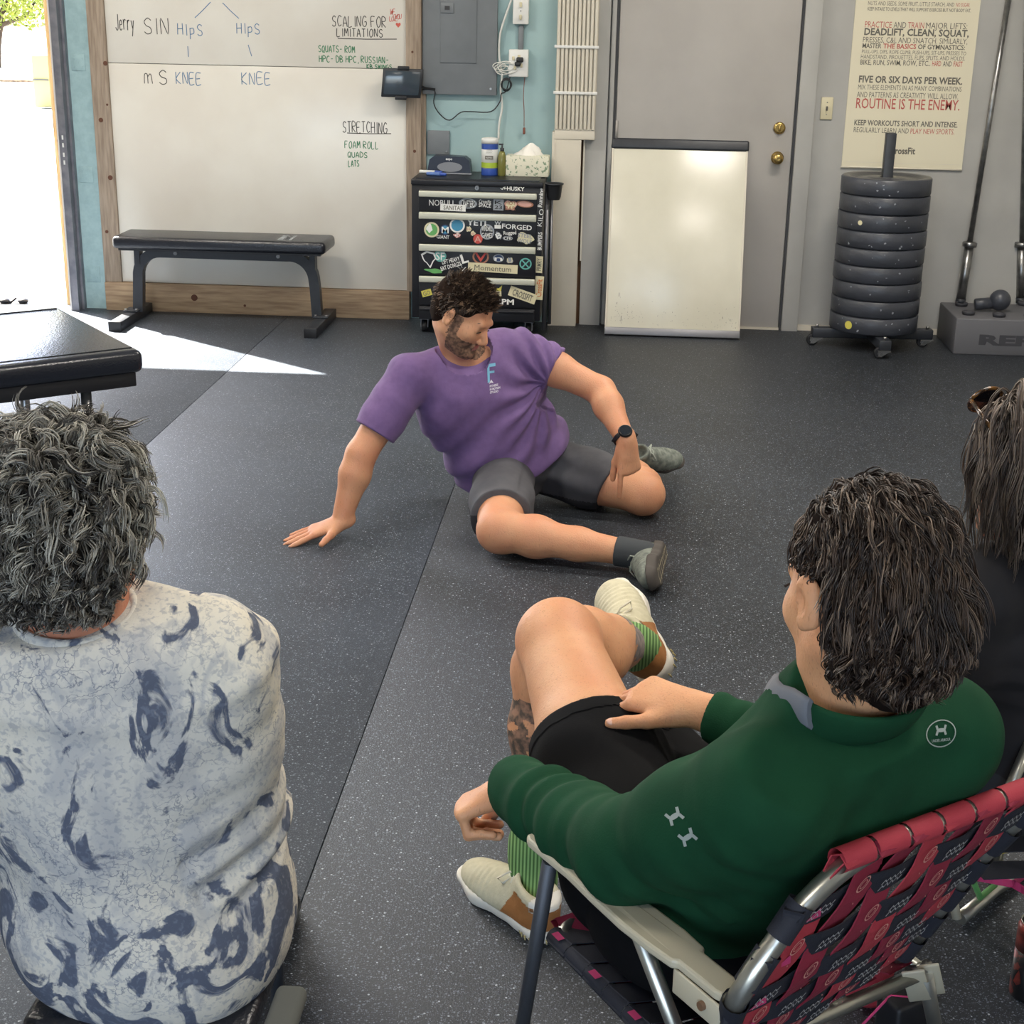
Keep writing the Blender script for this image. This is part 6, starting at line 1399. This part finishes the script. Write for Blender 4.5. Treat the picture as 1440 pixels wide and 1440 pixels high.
b = MB(); lc = PZ(1316, 1030, .80); lx = V((.95, .30, .0)).normalized(); ly = V((-.05, .3, .95)).normalized()
lc = lc-V(vd).normalized()*.02
mark(b, lc+ly*.004, lx, ly, .0085); b.ribbon([lc+lx*.0195*math.cos(a)+ly*.0165*math.sin(a) for a in [i*PI/14 for i in range(29)]], .0014, tuple(lx.cross(ly))); text_to(b, 'UNDER ARMOUR', lc-ly*.010-lx*.0125, lx, ly, width=.025, height=.0036, lift=0, bold=.02)
decal(b, 'back_logo', 'logo_grey', pull, pull, ray(1316, 1030), .0012, 'small grey oval logo on the upper back')
b = MB(); c0_ = PZ(956, 1160, .75); rx = ray(956, 1160).normalized(); xx = V((.5, -.2, -.7)); xx = (xx-rx*xx.dot(rx)).normalized(); yy = rx.cross(xx)
mark(b, c0_-xx*.012, yy, xx, .011); mark(b, c0_+xx*.017, yy, xx, .011); decal(b, 'sleeve_logo', 'logo_grey', pull, pull, rx, .0012, 'two small silver marks on the left sleeve')
# socks and shoes
for (a_, f_, hi, hq) in ((gaL, gkL, .085, V((.088, -5.150, .388))), (gaR, gkR, .095, V((-.108, -5.55, .058)))):
    s_ = SDF(); d = (f_-a_).normalized(); s_.chain([a_+d*(hi+.01), a_+d*.03, a_-d*.05], [.0475, .0455, .042], .02); s_.cap(a_, hq, .042, .037, .02); s_.cut(a_+d*hi, d, .004, ball=.12)
    s_.disp = lambda P_: .0006*np.sin(P_[..., 0]*900)
    s_.build('sock', 'sock_green', A2, .004)
gacc = [('suede_band', 'suede', lambda q, n: (q[:, 0] < .105-.6*(q[:, 2]-.04)) & (q[:, 2] > .030) & (q[:, 2] < .072+.25*q[:, 0]) & (q[:, 0] > -.02)), ('heel_pad', 'shoe_white', lambda q, n: (q[:, 0] < .032) & (q[:, 2] > .070))]
sA, pA = shoe(A2, V((.134, -5.176, .340)), V((.018, -4.858, .422)), (-.62, -.38, .68), W=1.04, upper='shoe_cream', sole='shoe_white', lace='lace', accents=gacc)
sB, pB = shoe(A2, V((-.072, -5.610, .002)), V((-.262, -5.385, .002)), (0, 0, 1), W=1.04, upper='shoe_cream', sole='shoe_white', lace='lace', accents=gacc)
for (pp, so_) in ((pA, sA), (pB, sB)):
    b = MB()
    for i in range(6):
        a = .004+i*.011
        for g in (-1, 1): yy_ = .0375*math.sqrt(max(.05, 1-((.040-a)/.0385)**2)); b.tube([pp(a, g*yy_*.97, .008), pp(a+.002, g*yy_*.985, .016)], .0017, 6)
    b.build('sole_grooves', 'gum', so_, kind='stuff')
# hair
hs = SDF(); H2.e(hs, (0, -.020, .044), (.081, .101, .094), .02); H2.e(hs, (0, -.050, -.02), (.073, .070, .092), .03); H2.e(hs, (0, -.06, -.085), (.055, .042, .05), .03)
for p_, n_ in (((0, .070, .055), (0, 1, -.35)), ((0, .018, -.01), (0, 1, -.8))): hs.cut(H2.p(*p_), H2.r*n_[0]+H2.f*n_[1]+H2.u*n_[2], .012)
hs.disp = lambda P_: .0035*vnoise(P_, 85, 3)+.0015*vnoise(P_, 200, 5)
hs.build('hair', 'scalp_dark', A2, .004)
cond = lambda p: ((p[:, 2] > .05+.7*(p[:, 1]-.03)) | ((p[:, 1] < -.012) & (p[:, 2] > -.095))) & ~((p[:, 1] > -.04) & (p[:, 2] < .028))
rt = scalp(1250, cond, ell=((0, -.020, .036), (.082, .104, .092)))
def comb2(r): return (r[0]*2.2, -.75 if r[1] > -.04 else -.35, -.15 if r[2] > .10 else -1.0)
L_ = locks(H2, rt, comb2, lambda r: (max(.012, r[2]-.022) if r[1] > -.045 and r[2] < .075 and abs(r[0]) > .04 else (.07 if r[2] > .06 else min(.085, max(.028, r[2]+.072)))), .0036, 1.0, 6, .0028, .22, .5, rs=.9, nstep=11, out=.005, wav=[.58, .36, .06], ell=((0, -.020, .042), (.079, .101, .094)))
rt2 = scalp(330, lambda p: (p[:, 2] < -.02) & (p[:, 2] > -.088) & (p[:, 1] < -.03), ell=((0, -.045, -.010), (.080, .082, .098)), seed=9)
L_ += locks(H2, rt2, lambda r: (r[0]*6+.5, -.35, -1.0), lambda r: .036, .0060, 1.1, 8, .0024, .2, .3, rs=.9, nstep=12, out=.008, wav=[.6, .3, .1], seed=4, ell=((0, -.045, -.010), (.080, .084, .100)))
hair_obj('hair_strands', ['hair_dark1', 'hair_dark2', 'hair_dark3'], A2, L_, .00115)

# ------------------------------------------------------------------ grey-haired person, tie-dye sweatshirt
A3 = thing('person', 'person with curly grey hair in a white and slate-blue tie-dye sweatshirt, seen from behind', 'person', (-.62, -6.15, 0))
yp = V((-.65, -6.12, .43)); yn = V((-.675, -6.245, .885)); yh = V((-.688, -6.225, .995)); ysL = V((-.855, -6.27, .840)); ysR = V((-.500, -6.215, .840)); yeR = V((-.528, -6.13, .57)); yeL = V((-.89, -6.2, .56)); ywR = V((-.60, -5.93, .50)); ywL = V((-.80, -5.95, .50))
yl_ = (ysR-ysL).normalized(); ys_ = (yn-yp).normalized(); yf_ = ys_.cross(yl_).normalized(); YR = np.array([yl_, yf_, ys_], 'f4')
def ytorso(sd, g=0, k=.07):
    sd.ell(yp, (.185+g, .14+g, .15+g), YR, k); sd.ell(yp.lerp(yn, .3), (.180+g, .13+g, .15+g), YR, k); sd.ell(yp.lerp(yn, .55), (.182+g, .122+g, .15+g), YR, k); sd.ell(yp.lerp(yn, .76), (.182+g, .105+g, .12+g), YR, k)
    sd.cap(ysL+(yn-ysL)*.08, yn-ys_*.04, .056+g, .064+g, k); sd.cap(ysR+(yn-ysR)*.08, yn-ys_*.04, .056+g, .064+g, k)
bd = SDF(); ytorso(bd, -.024)
H3 = Head(yh, (.25, .95, -.20), (.02, .18, .98), .99); H3.add(bd, yn, .060)
for (a, b_, c_) in ((ysL, yeL, ywL), (ysR, yeR, ywR)): bd.chain([a, b_, c_], [.048, .040, .027], .03)
for g, w_ in ((1, ywR), (-1, ywL)): hand(bd, w_, (-.2*g, .95, -.1), (0, .1, 1), -1 if g > 0 else 1, curl=(.5,)*4, size=.98)
for g in (-1, 1):
    a = yp+yl_*.09*g; k_ = V((a.x-.05*g, -5.78, .36)); f_ = V((k_.x, -5.72, .10)); bd.chain([a, k_, f_], [.09, .06, .04], .03)
body3 = bd.build('body', 'skin_c', A3, .005)
H3.eyes(A3)
sh = SDF(); ytorso(sh, .010, .08)
sh.chain([ysL, ysL.lerp(yeL, .5), yeL, ywL], [.070, .068, .060, .044], .05); sh.chain([ysR, ysR.lerp(yeR, .5), yeR, ywR], [.064, .068, .064, .046], .05); sh.ell((-.645, -6.10, .36), (.200, .185, .17), None, .08)
sh.cut(yn+ys_*.028, ys_, .006); sh.cut((0, 0, .24), (0, 0, -1), .01)
for a, c in ((yeL, ywL), (yeR, ywR)): d = (c-a).normalized(); sh.cut(c, d, .004, ball=.08)
def d4(P_):
    d = ring_fold(P_, ysR, yeR, .75, .45, .0055, 5)+ring_fold(P_, ysR, yeR, 1.1, .2, .004, 6)
    q = P_-np.array(yn, 'f4'); x_ = q @ YR[0]; z_ = q @ YR[2]
    d = d+.0035*np.sin(z_*75+1.3*np.sin(x_*16))*np.exp(-((z_+.045)/.03)**2)+.006*np.sin(x_*26+z_*14)*np.exp(-((z_+.42)/.16)**2)
    q2 = P_-np.array(ysR, 'f4'); r2 = np.sqrt((q2*q2).sum(-1)); d = d+.0035*np.sin((q2 @ YR[0])*85+2*np.sin((q2 @ YR[1])*30))*np.exp(-(r2/.075)**2)
    return d+.004*vnoise(P_, 15, 9)+.0012*vnoise(P_, 50, 2)
sh.disp = d4
sw3 = sh.build('sweatshirt', 'tiedye', A3, .0048)
b = MB(); nc = yn+ys_*.026; b.tube([nc+yl_*.074*math.cos(a)+yf_*.066*math.sin(a)+ys_*.003*math.sin(a) for a in [i*2*PI/40 for i in range(40)]], .007, 8, closed=True, squash=1.6, flat=tuple(ys_)); b.build('neckband', 'tiedye', sw3)
so = SDF()
for g in (-1, 1):
    a = yp+yl_*.09*g; k_ = V((a.x-.05*g, -5.78, .36)); f_ = V((k_.x, -5.72, .12)); so.chain([a, k_, f_], [.115, .078, .060], .04)
so.ell(yp-ys_*.03, (.17, .13, .11), YR, .05); so.cut(V((0, 0, .12)), (0, 0, -1), .004); so.build('trousers', 'trouser_grey', A3, .007)
for g in (-1, 1): k_ = (yp+yl_*.09*g).x-.05*g; shoe(A3, (k_, -5.76, .002), (k_, -5.48, .002), (0, 0, 1), laces=False)
hs = SDF(); H3.e(hs, (0, -.024, .052), (.092, .112, .105), .02); H3.e(hs, (0, -.052, -.02), (.086, .078, .095), .03)
for p_, n_ in (((0, .075, .055), (0, 1, -.35)), ((0, .022, -.02), (0, 1, -.8)), ((0, -.06, -.078), (0, .1, -1))): hs.cut(H3.p(*p_), H3.r*n_[0]+H3.f*n_[1]+H3.u*n_[2], .012)
hs.disp = lambda P_: .005*vnoise(P_, 70, 3)
hs.build('hair', 'scalp_grey', A3, .0045)
cond = lambda p: ((p[:, 2] > .05+.7*(p[:, 1]-.03)) | ((p[:, 1] < .005) & (p[:, 2] > -.105)))
rt = scalp(1250, cond, ell=((0, -.022, .042), (.085, .106, .096)))
def comb3(r): return (r[0]*1.5+random.gauss(0, .6), -.3+random.gauss(0, .5), (.0 if r[2] > .09 else -.7)+random.gauss(0, .3))
L_ = locks(H3, rt, comb3, lambda r: .066 if r[2] > .0 else .048, .0085, 1.1, 9, .0034, .40, .35, rs=.85, nstep=13, out=.014, wav=[.18, .42, .36, .04], ell=((0, -.024, .048), (.088, .109, .100)))
rt2 = scalp(420, lambda p: (p[:, 2] < -.01) & (p[:, 2] > -.078) & (p[:, 1] < -.02), ell=((0, -.050, -.018), (.086, .078, .096)), seed=19)
L_ += locks(H3, rt2, lambda r: (r[0]*5+.7*math.sin(r[2]*90), -.4, -.9), lambda r: .024, .0055, 1.0, 9, .0030, .35, .3, rs=.85, nstep=10, out=.008, wav=[.40, .36, .14, .10], seed=24, ell=((0, -.050, -.018), (.088, .080, .100)))
rt3 = scalp(260, lambda p: (p[:, 2] > .105), ell=((0, -.024, .048), (.088, .108, .100)), seed=29)
L_ += locks(H3, rt3, lambda r: (math.sin(r[1]*90), math.cos(r[0]*80), .1), lambda r: .046, .0085, 1.1, 9, .0034, .3, .25, rs=.85, nstep=12, out=.016, wav=[.18, .42, .36, .04], seed=34, ell=((0, -.024, .048), (.088, .109, .100)))
hair_obj('hair_strands', ['hair_grey1', 'hair_grey2', 'hair_grey3', 'hair_grey0'], A3, L_, .00115)
# stool under that person
st = thing('low_chair', 'low black chair with a grey armrest under the grey-haired person, mostly below the photo edge', 'chair', (-.63, -6.12, 0))
b = MB(); b.box((-.64, -6.08, .265), (.33, .36, .035), bev=.012); b.build('seat', 'vinyl', st)
for sx in (-1, 1):
    for yy in (-6.29, -5.91): b = MB(); b.tube([(-.64+sx*.12, yy, .004), (-.64+sx*.12, yy, .25)], .012, 10); b.build('leg', 'black_metal', st)
    b = MB(); b.box((-.63+sx*.232, -6.50, .40), (.042, .38, .026), bev=.011, seg=4); b.build('armrest', 'trouser_grey', st)
    b = MB(); b.tube([(-.63+sx*.13, -6.20, .25), (-.63+sx*.20, -6.36, .30), (-.63+sx*.232, -6.42, .385)], .009, 8); b.build('arm_bar', 'black_metal', st)
# ------------------------------------------------------------------ woman at the right edge
A4 = thing('person', 'long-haired woman in a black top at the right edge with sunglasses on her head', 'person', (.75, -5.6, 0))
wp = V((.74, -5.52, .41)); wn_ = V((.70, -5.69, .865)); wh = V((.648, -5.69, .985)); wsL = V((.575, -5.755, .80)); wsR = V((.86, -5.60, .80)); weL = V((.56, -5.66, .56)); weR = V((.93, -5.50, .56)); wwL = V((.50, -5.42, .52)); wwR = V((.80, -5.30, .52))
wl2 = (wsR-wsL).normalized(); ws2 = (wn_-wp).normalized(); wf2 = ws2.cross(wl2).normalized(); WR = np.array([wl2, wf2, ws2], 'f4')
def wtorso(sd, g=0, k=.06):
    sd.ell(wp, (.17+g, .13+g, .14+g), WR, k); sd.ell(wp.lerp(wn_, .35), (.14+g, .11+g, .14+g), WR, k); sd.ell(wp.lerp(wn_, .7), (.15+g, .10+g, .14+g), WR, k)
    sd.cap(wsL+(wn_-wsL)*.1, wn_-ws2*.04, .046+g, .052+g, k); sd.cap(wsR+(wn_-wsR)*.1, wn_-ws2*.04, .046+g, .052+g, k)
bd = SDF(); wtorso(bd, -.012); H4 = Head(wh, (-.52, .82, -.18), (.02, .15, .98), .96); H4.add(bd, wn_, .046)
for (a, b_, c_) in ((wsL, weL, wwL), (wsR, weR, wwR)): bd.chain([a, b_, c_], [.043, .036, .024], .03)
for g, w_ in ((1, wwR), (-1, wwL)): hand(bd, w_, (-.2*g, .95, -.1), (0, .1, 1), -1 if g > 0 else 1, curl=(.5,)*4, size=.9)
for g in (-1, 1):
    a = wp+wl2*.09*g; k_ = V((a.x-.08, -5.10, .47)); f_ = V((k_.x-.02, -5.04, .09)); bd.chain([a, k_, f_], [.09, .058, .036], .03)
bd.build('body', 'skin_c', A4, .005); H4.eyes(A4)
sh = SDF(); wtorso(sh, .010); sh.chain([wsL, wsL.lerp(weL, .5), weL, wwL], [.062, .058, .052, .034], .04); sh.chain([wsR, weR, wwR], [.062, .052, .034], .04); sh.cut(wn_+ws2*.0, ws2, .005, ball=.08); sh.cut(wp-ws2*.13, -ws2, .01, ball=.35)
sh.disp = lambda P_: .004*vnoise(P_, 20, 5)+ring_fold(P_, wsL, weL, .6, .4, .003, 5)
sw4 = sh.build('top', 'black_top', A4, .0048)
so = SDF()
for g in (-1, 1):
    a = wp+wl2*.09*g; k_ = V((a.x-.08, -5.10, .47)); f_ = V((k_.x-.02, -5.04, .10)); so.chain([a, k_, f_], [.108, .070, .050], .04)
so.cut(V((0, 0, .12)), (0, 0, -1), .004); so.build('trousers', 'short_dark', A4, .006)
for g in (-1, 1): k_ = (wp+wl2*.09*g).x-.10; shoe(A4, (k_, -5.10, .002), (k_-.02, -4.83, .002), (0, 0, 1), laces=False)
hs = SDF(); H4.e(hs, (0, -.022, .040), (.090, .108, .092), .02); H4.e(hs, (0, -.060, -.04), (.090, .060, .12), .04); hs.cap(H4.p(0, -.075, -.08), H4.p(.0, -.085, -.19), .062, .045, .05)
for p_, n_ in (((0, .070, .058), (0, 1, -.35)), ((0, .02, -.01), (0, 1, -.7))): hs.cut(H4.p(*p_), H4.r*n_[0]+H4.f*n_[1]+H4.u*n_[2], .012)
hs.disp = lambda P_: .003*vnoise(P_, 80, 3)
hs.build('hair', 'scalp_w', A4, .0045)
rt = scalp(800, lambda p: ((p[:, 2] > .055+.9*(p[:, 1]-.02)) & (p[:, 1] < .055) | ((p[:, 1] < .01) & (p[:, 2] > -.055))), ell=((0, -.022, .038), (.088, .106, .090)))
L_ = locks(H4, rt, lambda r: (r[0]*(5 if r[2] > .08 else 1.0), -.45, -.1 if r[2] > .10 else -1.0), lambda r: .20 if r[2] > .05 else min(.17, max(.08, r[2]+.17)), .0050, 1.5, 6, .0030, .04, 1.4, rs=.95, nstep=18, out=.016, wav=[.40, .42, .18], ell=((0, -.024, .034), (.090, .108, .096)))
hair_obj('hair_strands', ['hair_w1', 'hair_w2', 'hair_w3'], A4, L_, .00115)
# sunglasses pushed up on the head
sg = thing('sunglasses', 'tortoiseshell sunglasses resting on top of the long-haired woman\'s head', 'sunglasses', H4.p(0, .05, .13))
for g in (-1, 1):
    c = H4.p(g*.036, .070, .108); n_ = (H4.f*.75+H4.u*.65+H4.r*g*.12).normalized(); a1 = H4.r; a2 = n_.cross(a1)
    b = MB(); b.tube([c+a1*.030*math.cos(a)+a2*.025*math.sin(a) for a in [i*PI/12 for i in range(24)]], .0032, 6, closed=True); b.build('rim', 'tortoise', sg)
    b = MB(); b.poly([c+a1*.029*math.cos(a)+a2*.024*math.sin(a) for a in [i*PI/12 for i in range(24)]], n_*.0015); b.build('lens', 'lens', sg)
    b = MB(); b.tube([c+a1*g*.030, H4.p(g*.092, .02, .085), H4.p(g*.098, -.03, .05)], [.004, .0035, .003], 6); b.build('temple', 'tortoise', sg)
b = MB(); b.tube([H4.p(-.008, .076, .110), H4.p(0, .079, .113), H4.p(.008, .076, .110)], .0028, 6); b.build('bridge', 'tortoise', sg)
# her chair
C2_ = thing('lawn_chair', 'second folding lawn chair at the right photo edge, cream armrest and pink straps', 'lawn chair', (.78, -5.6, 0), 0)
aF = PZ(1412, 1002, .53); b = MB(); dd = V((.50, -.30, 0)).normalized(); nn = V((.5, .86, 0)).normalized()
b.poly([aF+dd*s_+nn*w_ for s_, w_ in ((0, -.005), (.0, .02), (.02, .03), (.1, .032), (.3, .03))]+[aF+dd*s_+nn*w_ for s_, w_ in ((.3, -.02), (.1, -.022), (.02, -.018))], (0, 0, -.022)); o = b.build('armrest', 'arm_plastic', C2_); m_ = o.modifiers.new('b', 'BEVEL'); m_.width = .006; m_.segments = 2
b = MB(); q0 = PZ(1450, 1040, .52); q1 = PZ(1416, 1118, .42); q1 = q0+(q1-q0)*((q0.z-.30)/(q0.z-q1.z)); b.tube([q0, q1], .010, 10); b.build('arm_support', 'alu_tube', C2_)
b = MB(); s0 = PZ(1350, 1292, .02); s1 = PZ(1398, 1252, .02); s2 = PZ(1470, 1205, .02); b.tube([s0+V((0, 0, 0)), s1, s2], .0125, 12); b.build('base_tube', 'alu_tube', C2_)
b = MB(); k0 = PZ(1362, 1222, .12); b.tube([s0+V((-.006, 0, .002)), s0+V((-.016, .008, .035)), k0.lerp(s0, .35)+V((-.008, 0, .01)), k0], [.013, .014, .013, .012], 10, squash=.7); b.build('corner_cap', 'arm_plastic', C2_)
b = MB(); b.tube([k0, PZ(1378, 1262, .04), s1+V((.0, 0, .012))], .006, 8); b.build('green_rib', 's_green', C2_)
for k, (a_, c_) in enumerate((((1366, 1232), (1425, 1243)), ((1425, 1243), (1450, 1258)), ((1425, 1243), (1452, 1222)), ((1408, 1196), (1450, 1186)))):
    b = MB(); strap(b, [PZ(a_[0]+(c_[0]-a_[0])*t_, a_[1]+(c_[1]-a_[1])*t_, .14-.012*math.sin(PI*t_)) for t_ in (0, .25, .5, .75, 1)], V((0, 0, 1)), .014, .004); b.build('strap', 'web_pink' if k != 3 else 's_yel', C2_)
for (x, y) in ((.80, -5.86), (1.02, -5.66), (.80, -5.30), (1.0, -5.25)):
    b = MB(); b.tube([(x, y, .002), (x, y, .30)], .0115, 10); b.build('leg', 'alu_tube', C2_)
b = MB()
for k in range(6): strap(b, [V((.63+.0*k, -5.76+.08*k, .305)), V((.80, -5.70+.08*k, .285)), V((1.0, -5.60+.08*k, .305))], V((0, 1, 0)), .05)
b.build('seat_webbing', 'web_dark', C2_, kind='stuff')
# drink can, red cup, purple-edged black pouch by the chair
p = PZ(1443, 1400, 0); cn = thing('drink_can', 'tall black and red printed drink can on the floor at the right photo edge', 'can', (p.x, p.y, 0)); hh = .155; r = .031
mat('can_black', '#1b1a1c', .35, .4, col2='#5a2420', scale=34, ramp=(.56, .6)); mat('can_red', '#8c3a30', .35, .4, col2='#3a2320', scale=40)
b = MB(); b.lathe([(r*.8, 0), (r*.98, .006), (r, .01), (r, hh-.055)], p, (0, 0, 1), 28); b.build('body', 'can_black', cn); b = MB(); b.lathe([(r, hh-.055), (r, hh-.012), (r*.86, hh-.003)], p, (0, 0, 1), 28); b.build('shoulder', 'can_red', cn)
b = MB(); b.lathe([(r*.86, hh-.003), (r*.88, hh), (r*.84, hh), (r*.82, hh-.004), (0, hh-.004)], p, (0, 0, 1), 28); b.build('lid', 'alu_tube', cn)
b = MB(); q = p+V((-r*.8, -r*.62, .035)); b.poly([q+V((-.002, -.001, z_)) +V((x_, -x_*.8, 0)) for x_, z_ in ((0, 0), (.006, .006), (.004, .02), (.001, .032), (-.003, .018), (-.005, .006))]); b.build('flame_print', 'can_red', cn)
p = PZ(1217, 1400, .0); rc = thing('red_cup', 'red plastic cup standing on the floor under the lawn chair', 'cup', (p.x, p.y, 0)); p.z = 0
b = MB(); b.lathe([(.0, .0005), (.036, .0005), (.040, .01), (.047, .085), (.049, .087), (.046, .087), (.038, .012), (0, .008)], p, (0, 0, 1), 30, False); b.build('cup_body', 'web_red2', rc)
b = MB(); b.lathe([(.0485, .083), (.0505, .086), (.0485, .089), (.047, .086)], p, (0, 0, 1), 30, False); b.build('rim', 'web_red2', rc)
p = PZ(1262, 1425, .04); pc = thing('black_pouch', 'black pouch with a thin purple edge standing on the floor at the bottom edge', 'pouch', (p.x, p.y, 0))
b = MB(); R_ = Matrix.Rotation(.62, 4, 'Z'); b.box((p.x, p.y-.03, .05), (.075, .055, .10), R_, bev=.008, seg=3); b.build('case', 'black', pc)
e0 = PZ(1212, 1442, .085); e1_ = PZ(1252, 1400, .10); b = MB(); b.tube([e0, e1_, PZ(1286, 1403, .10)], .0022, 6); b.build('piping', 'web_pink', pc)
print('TRIS', sum(len(o.data.loop_triangles) or sum(len(p.vertices)-2 for p in o.data.polygons) for o in COL.objects if o.type == 'MESH'))
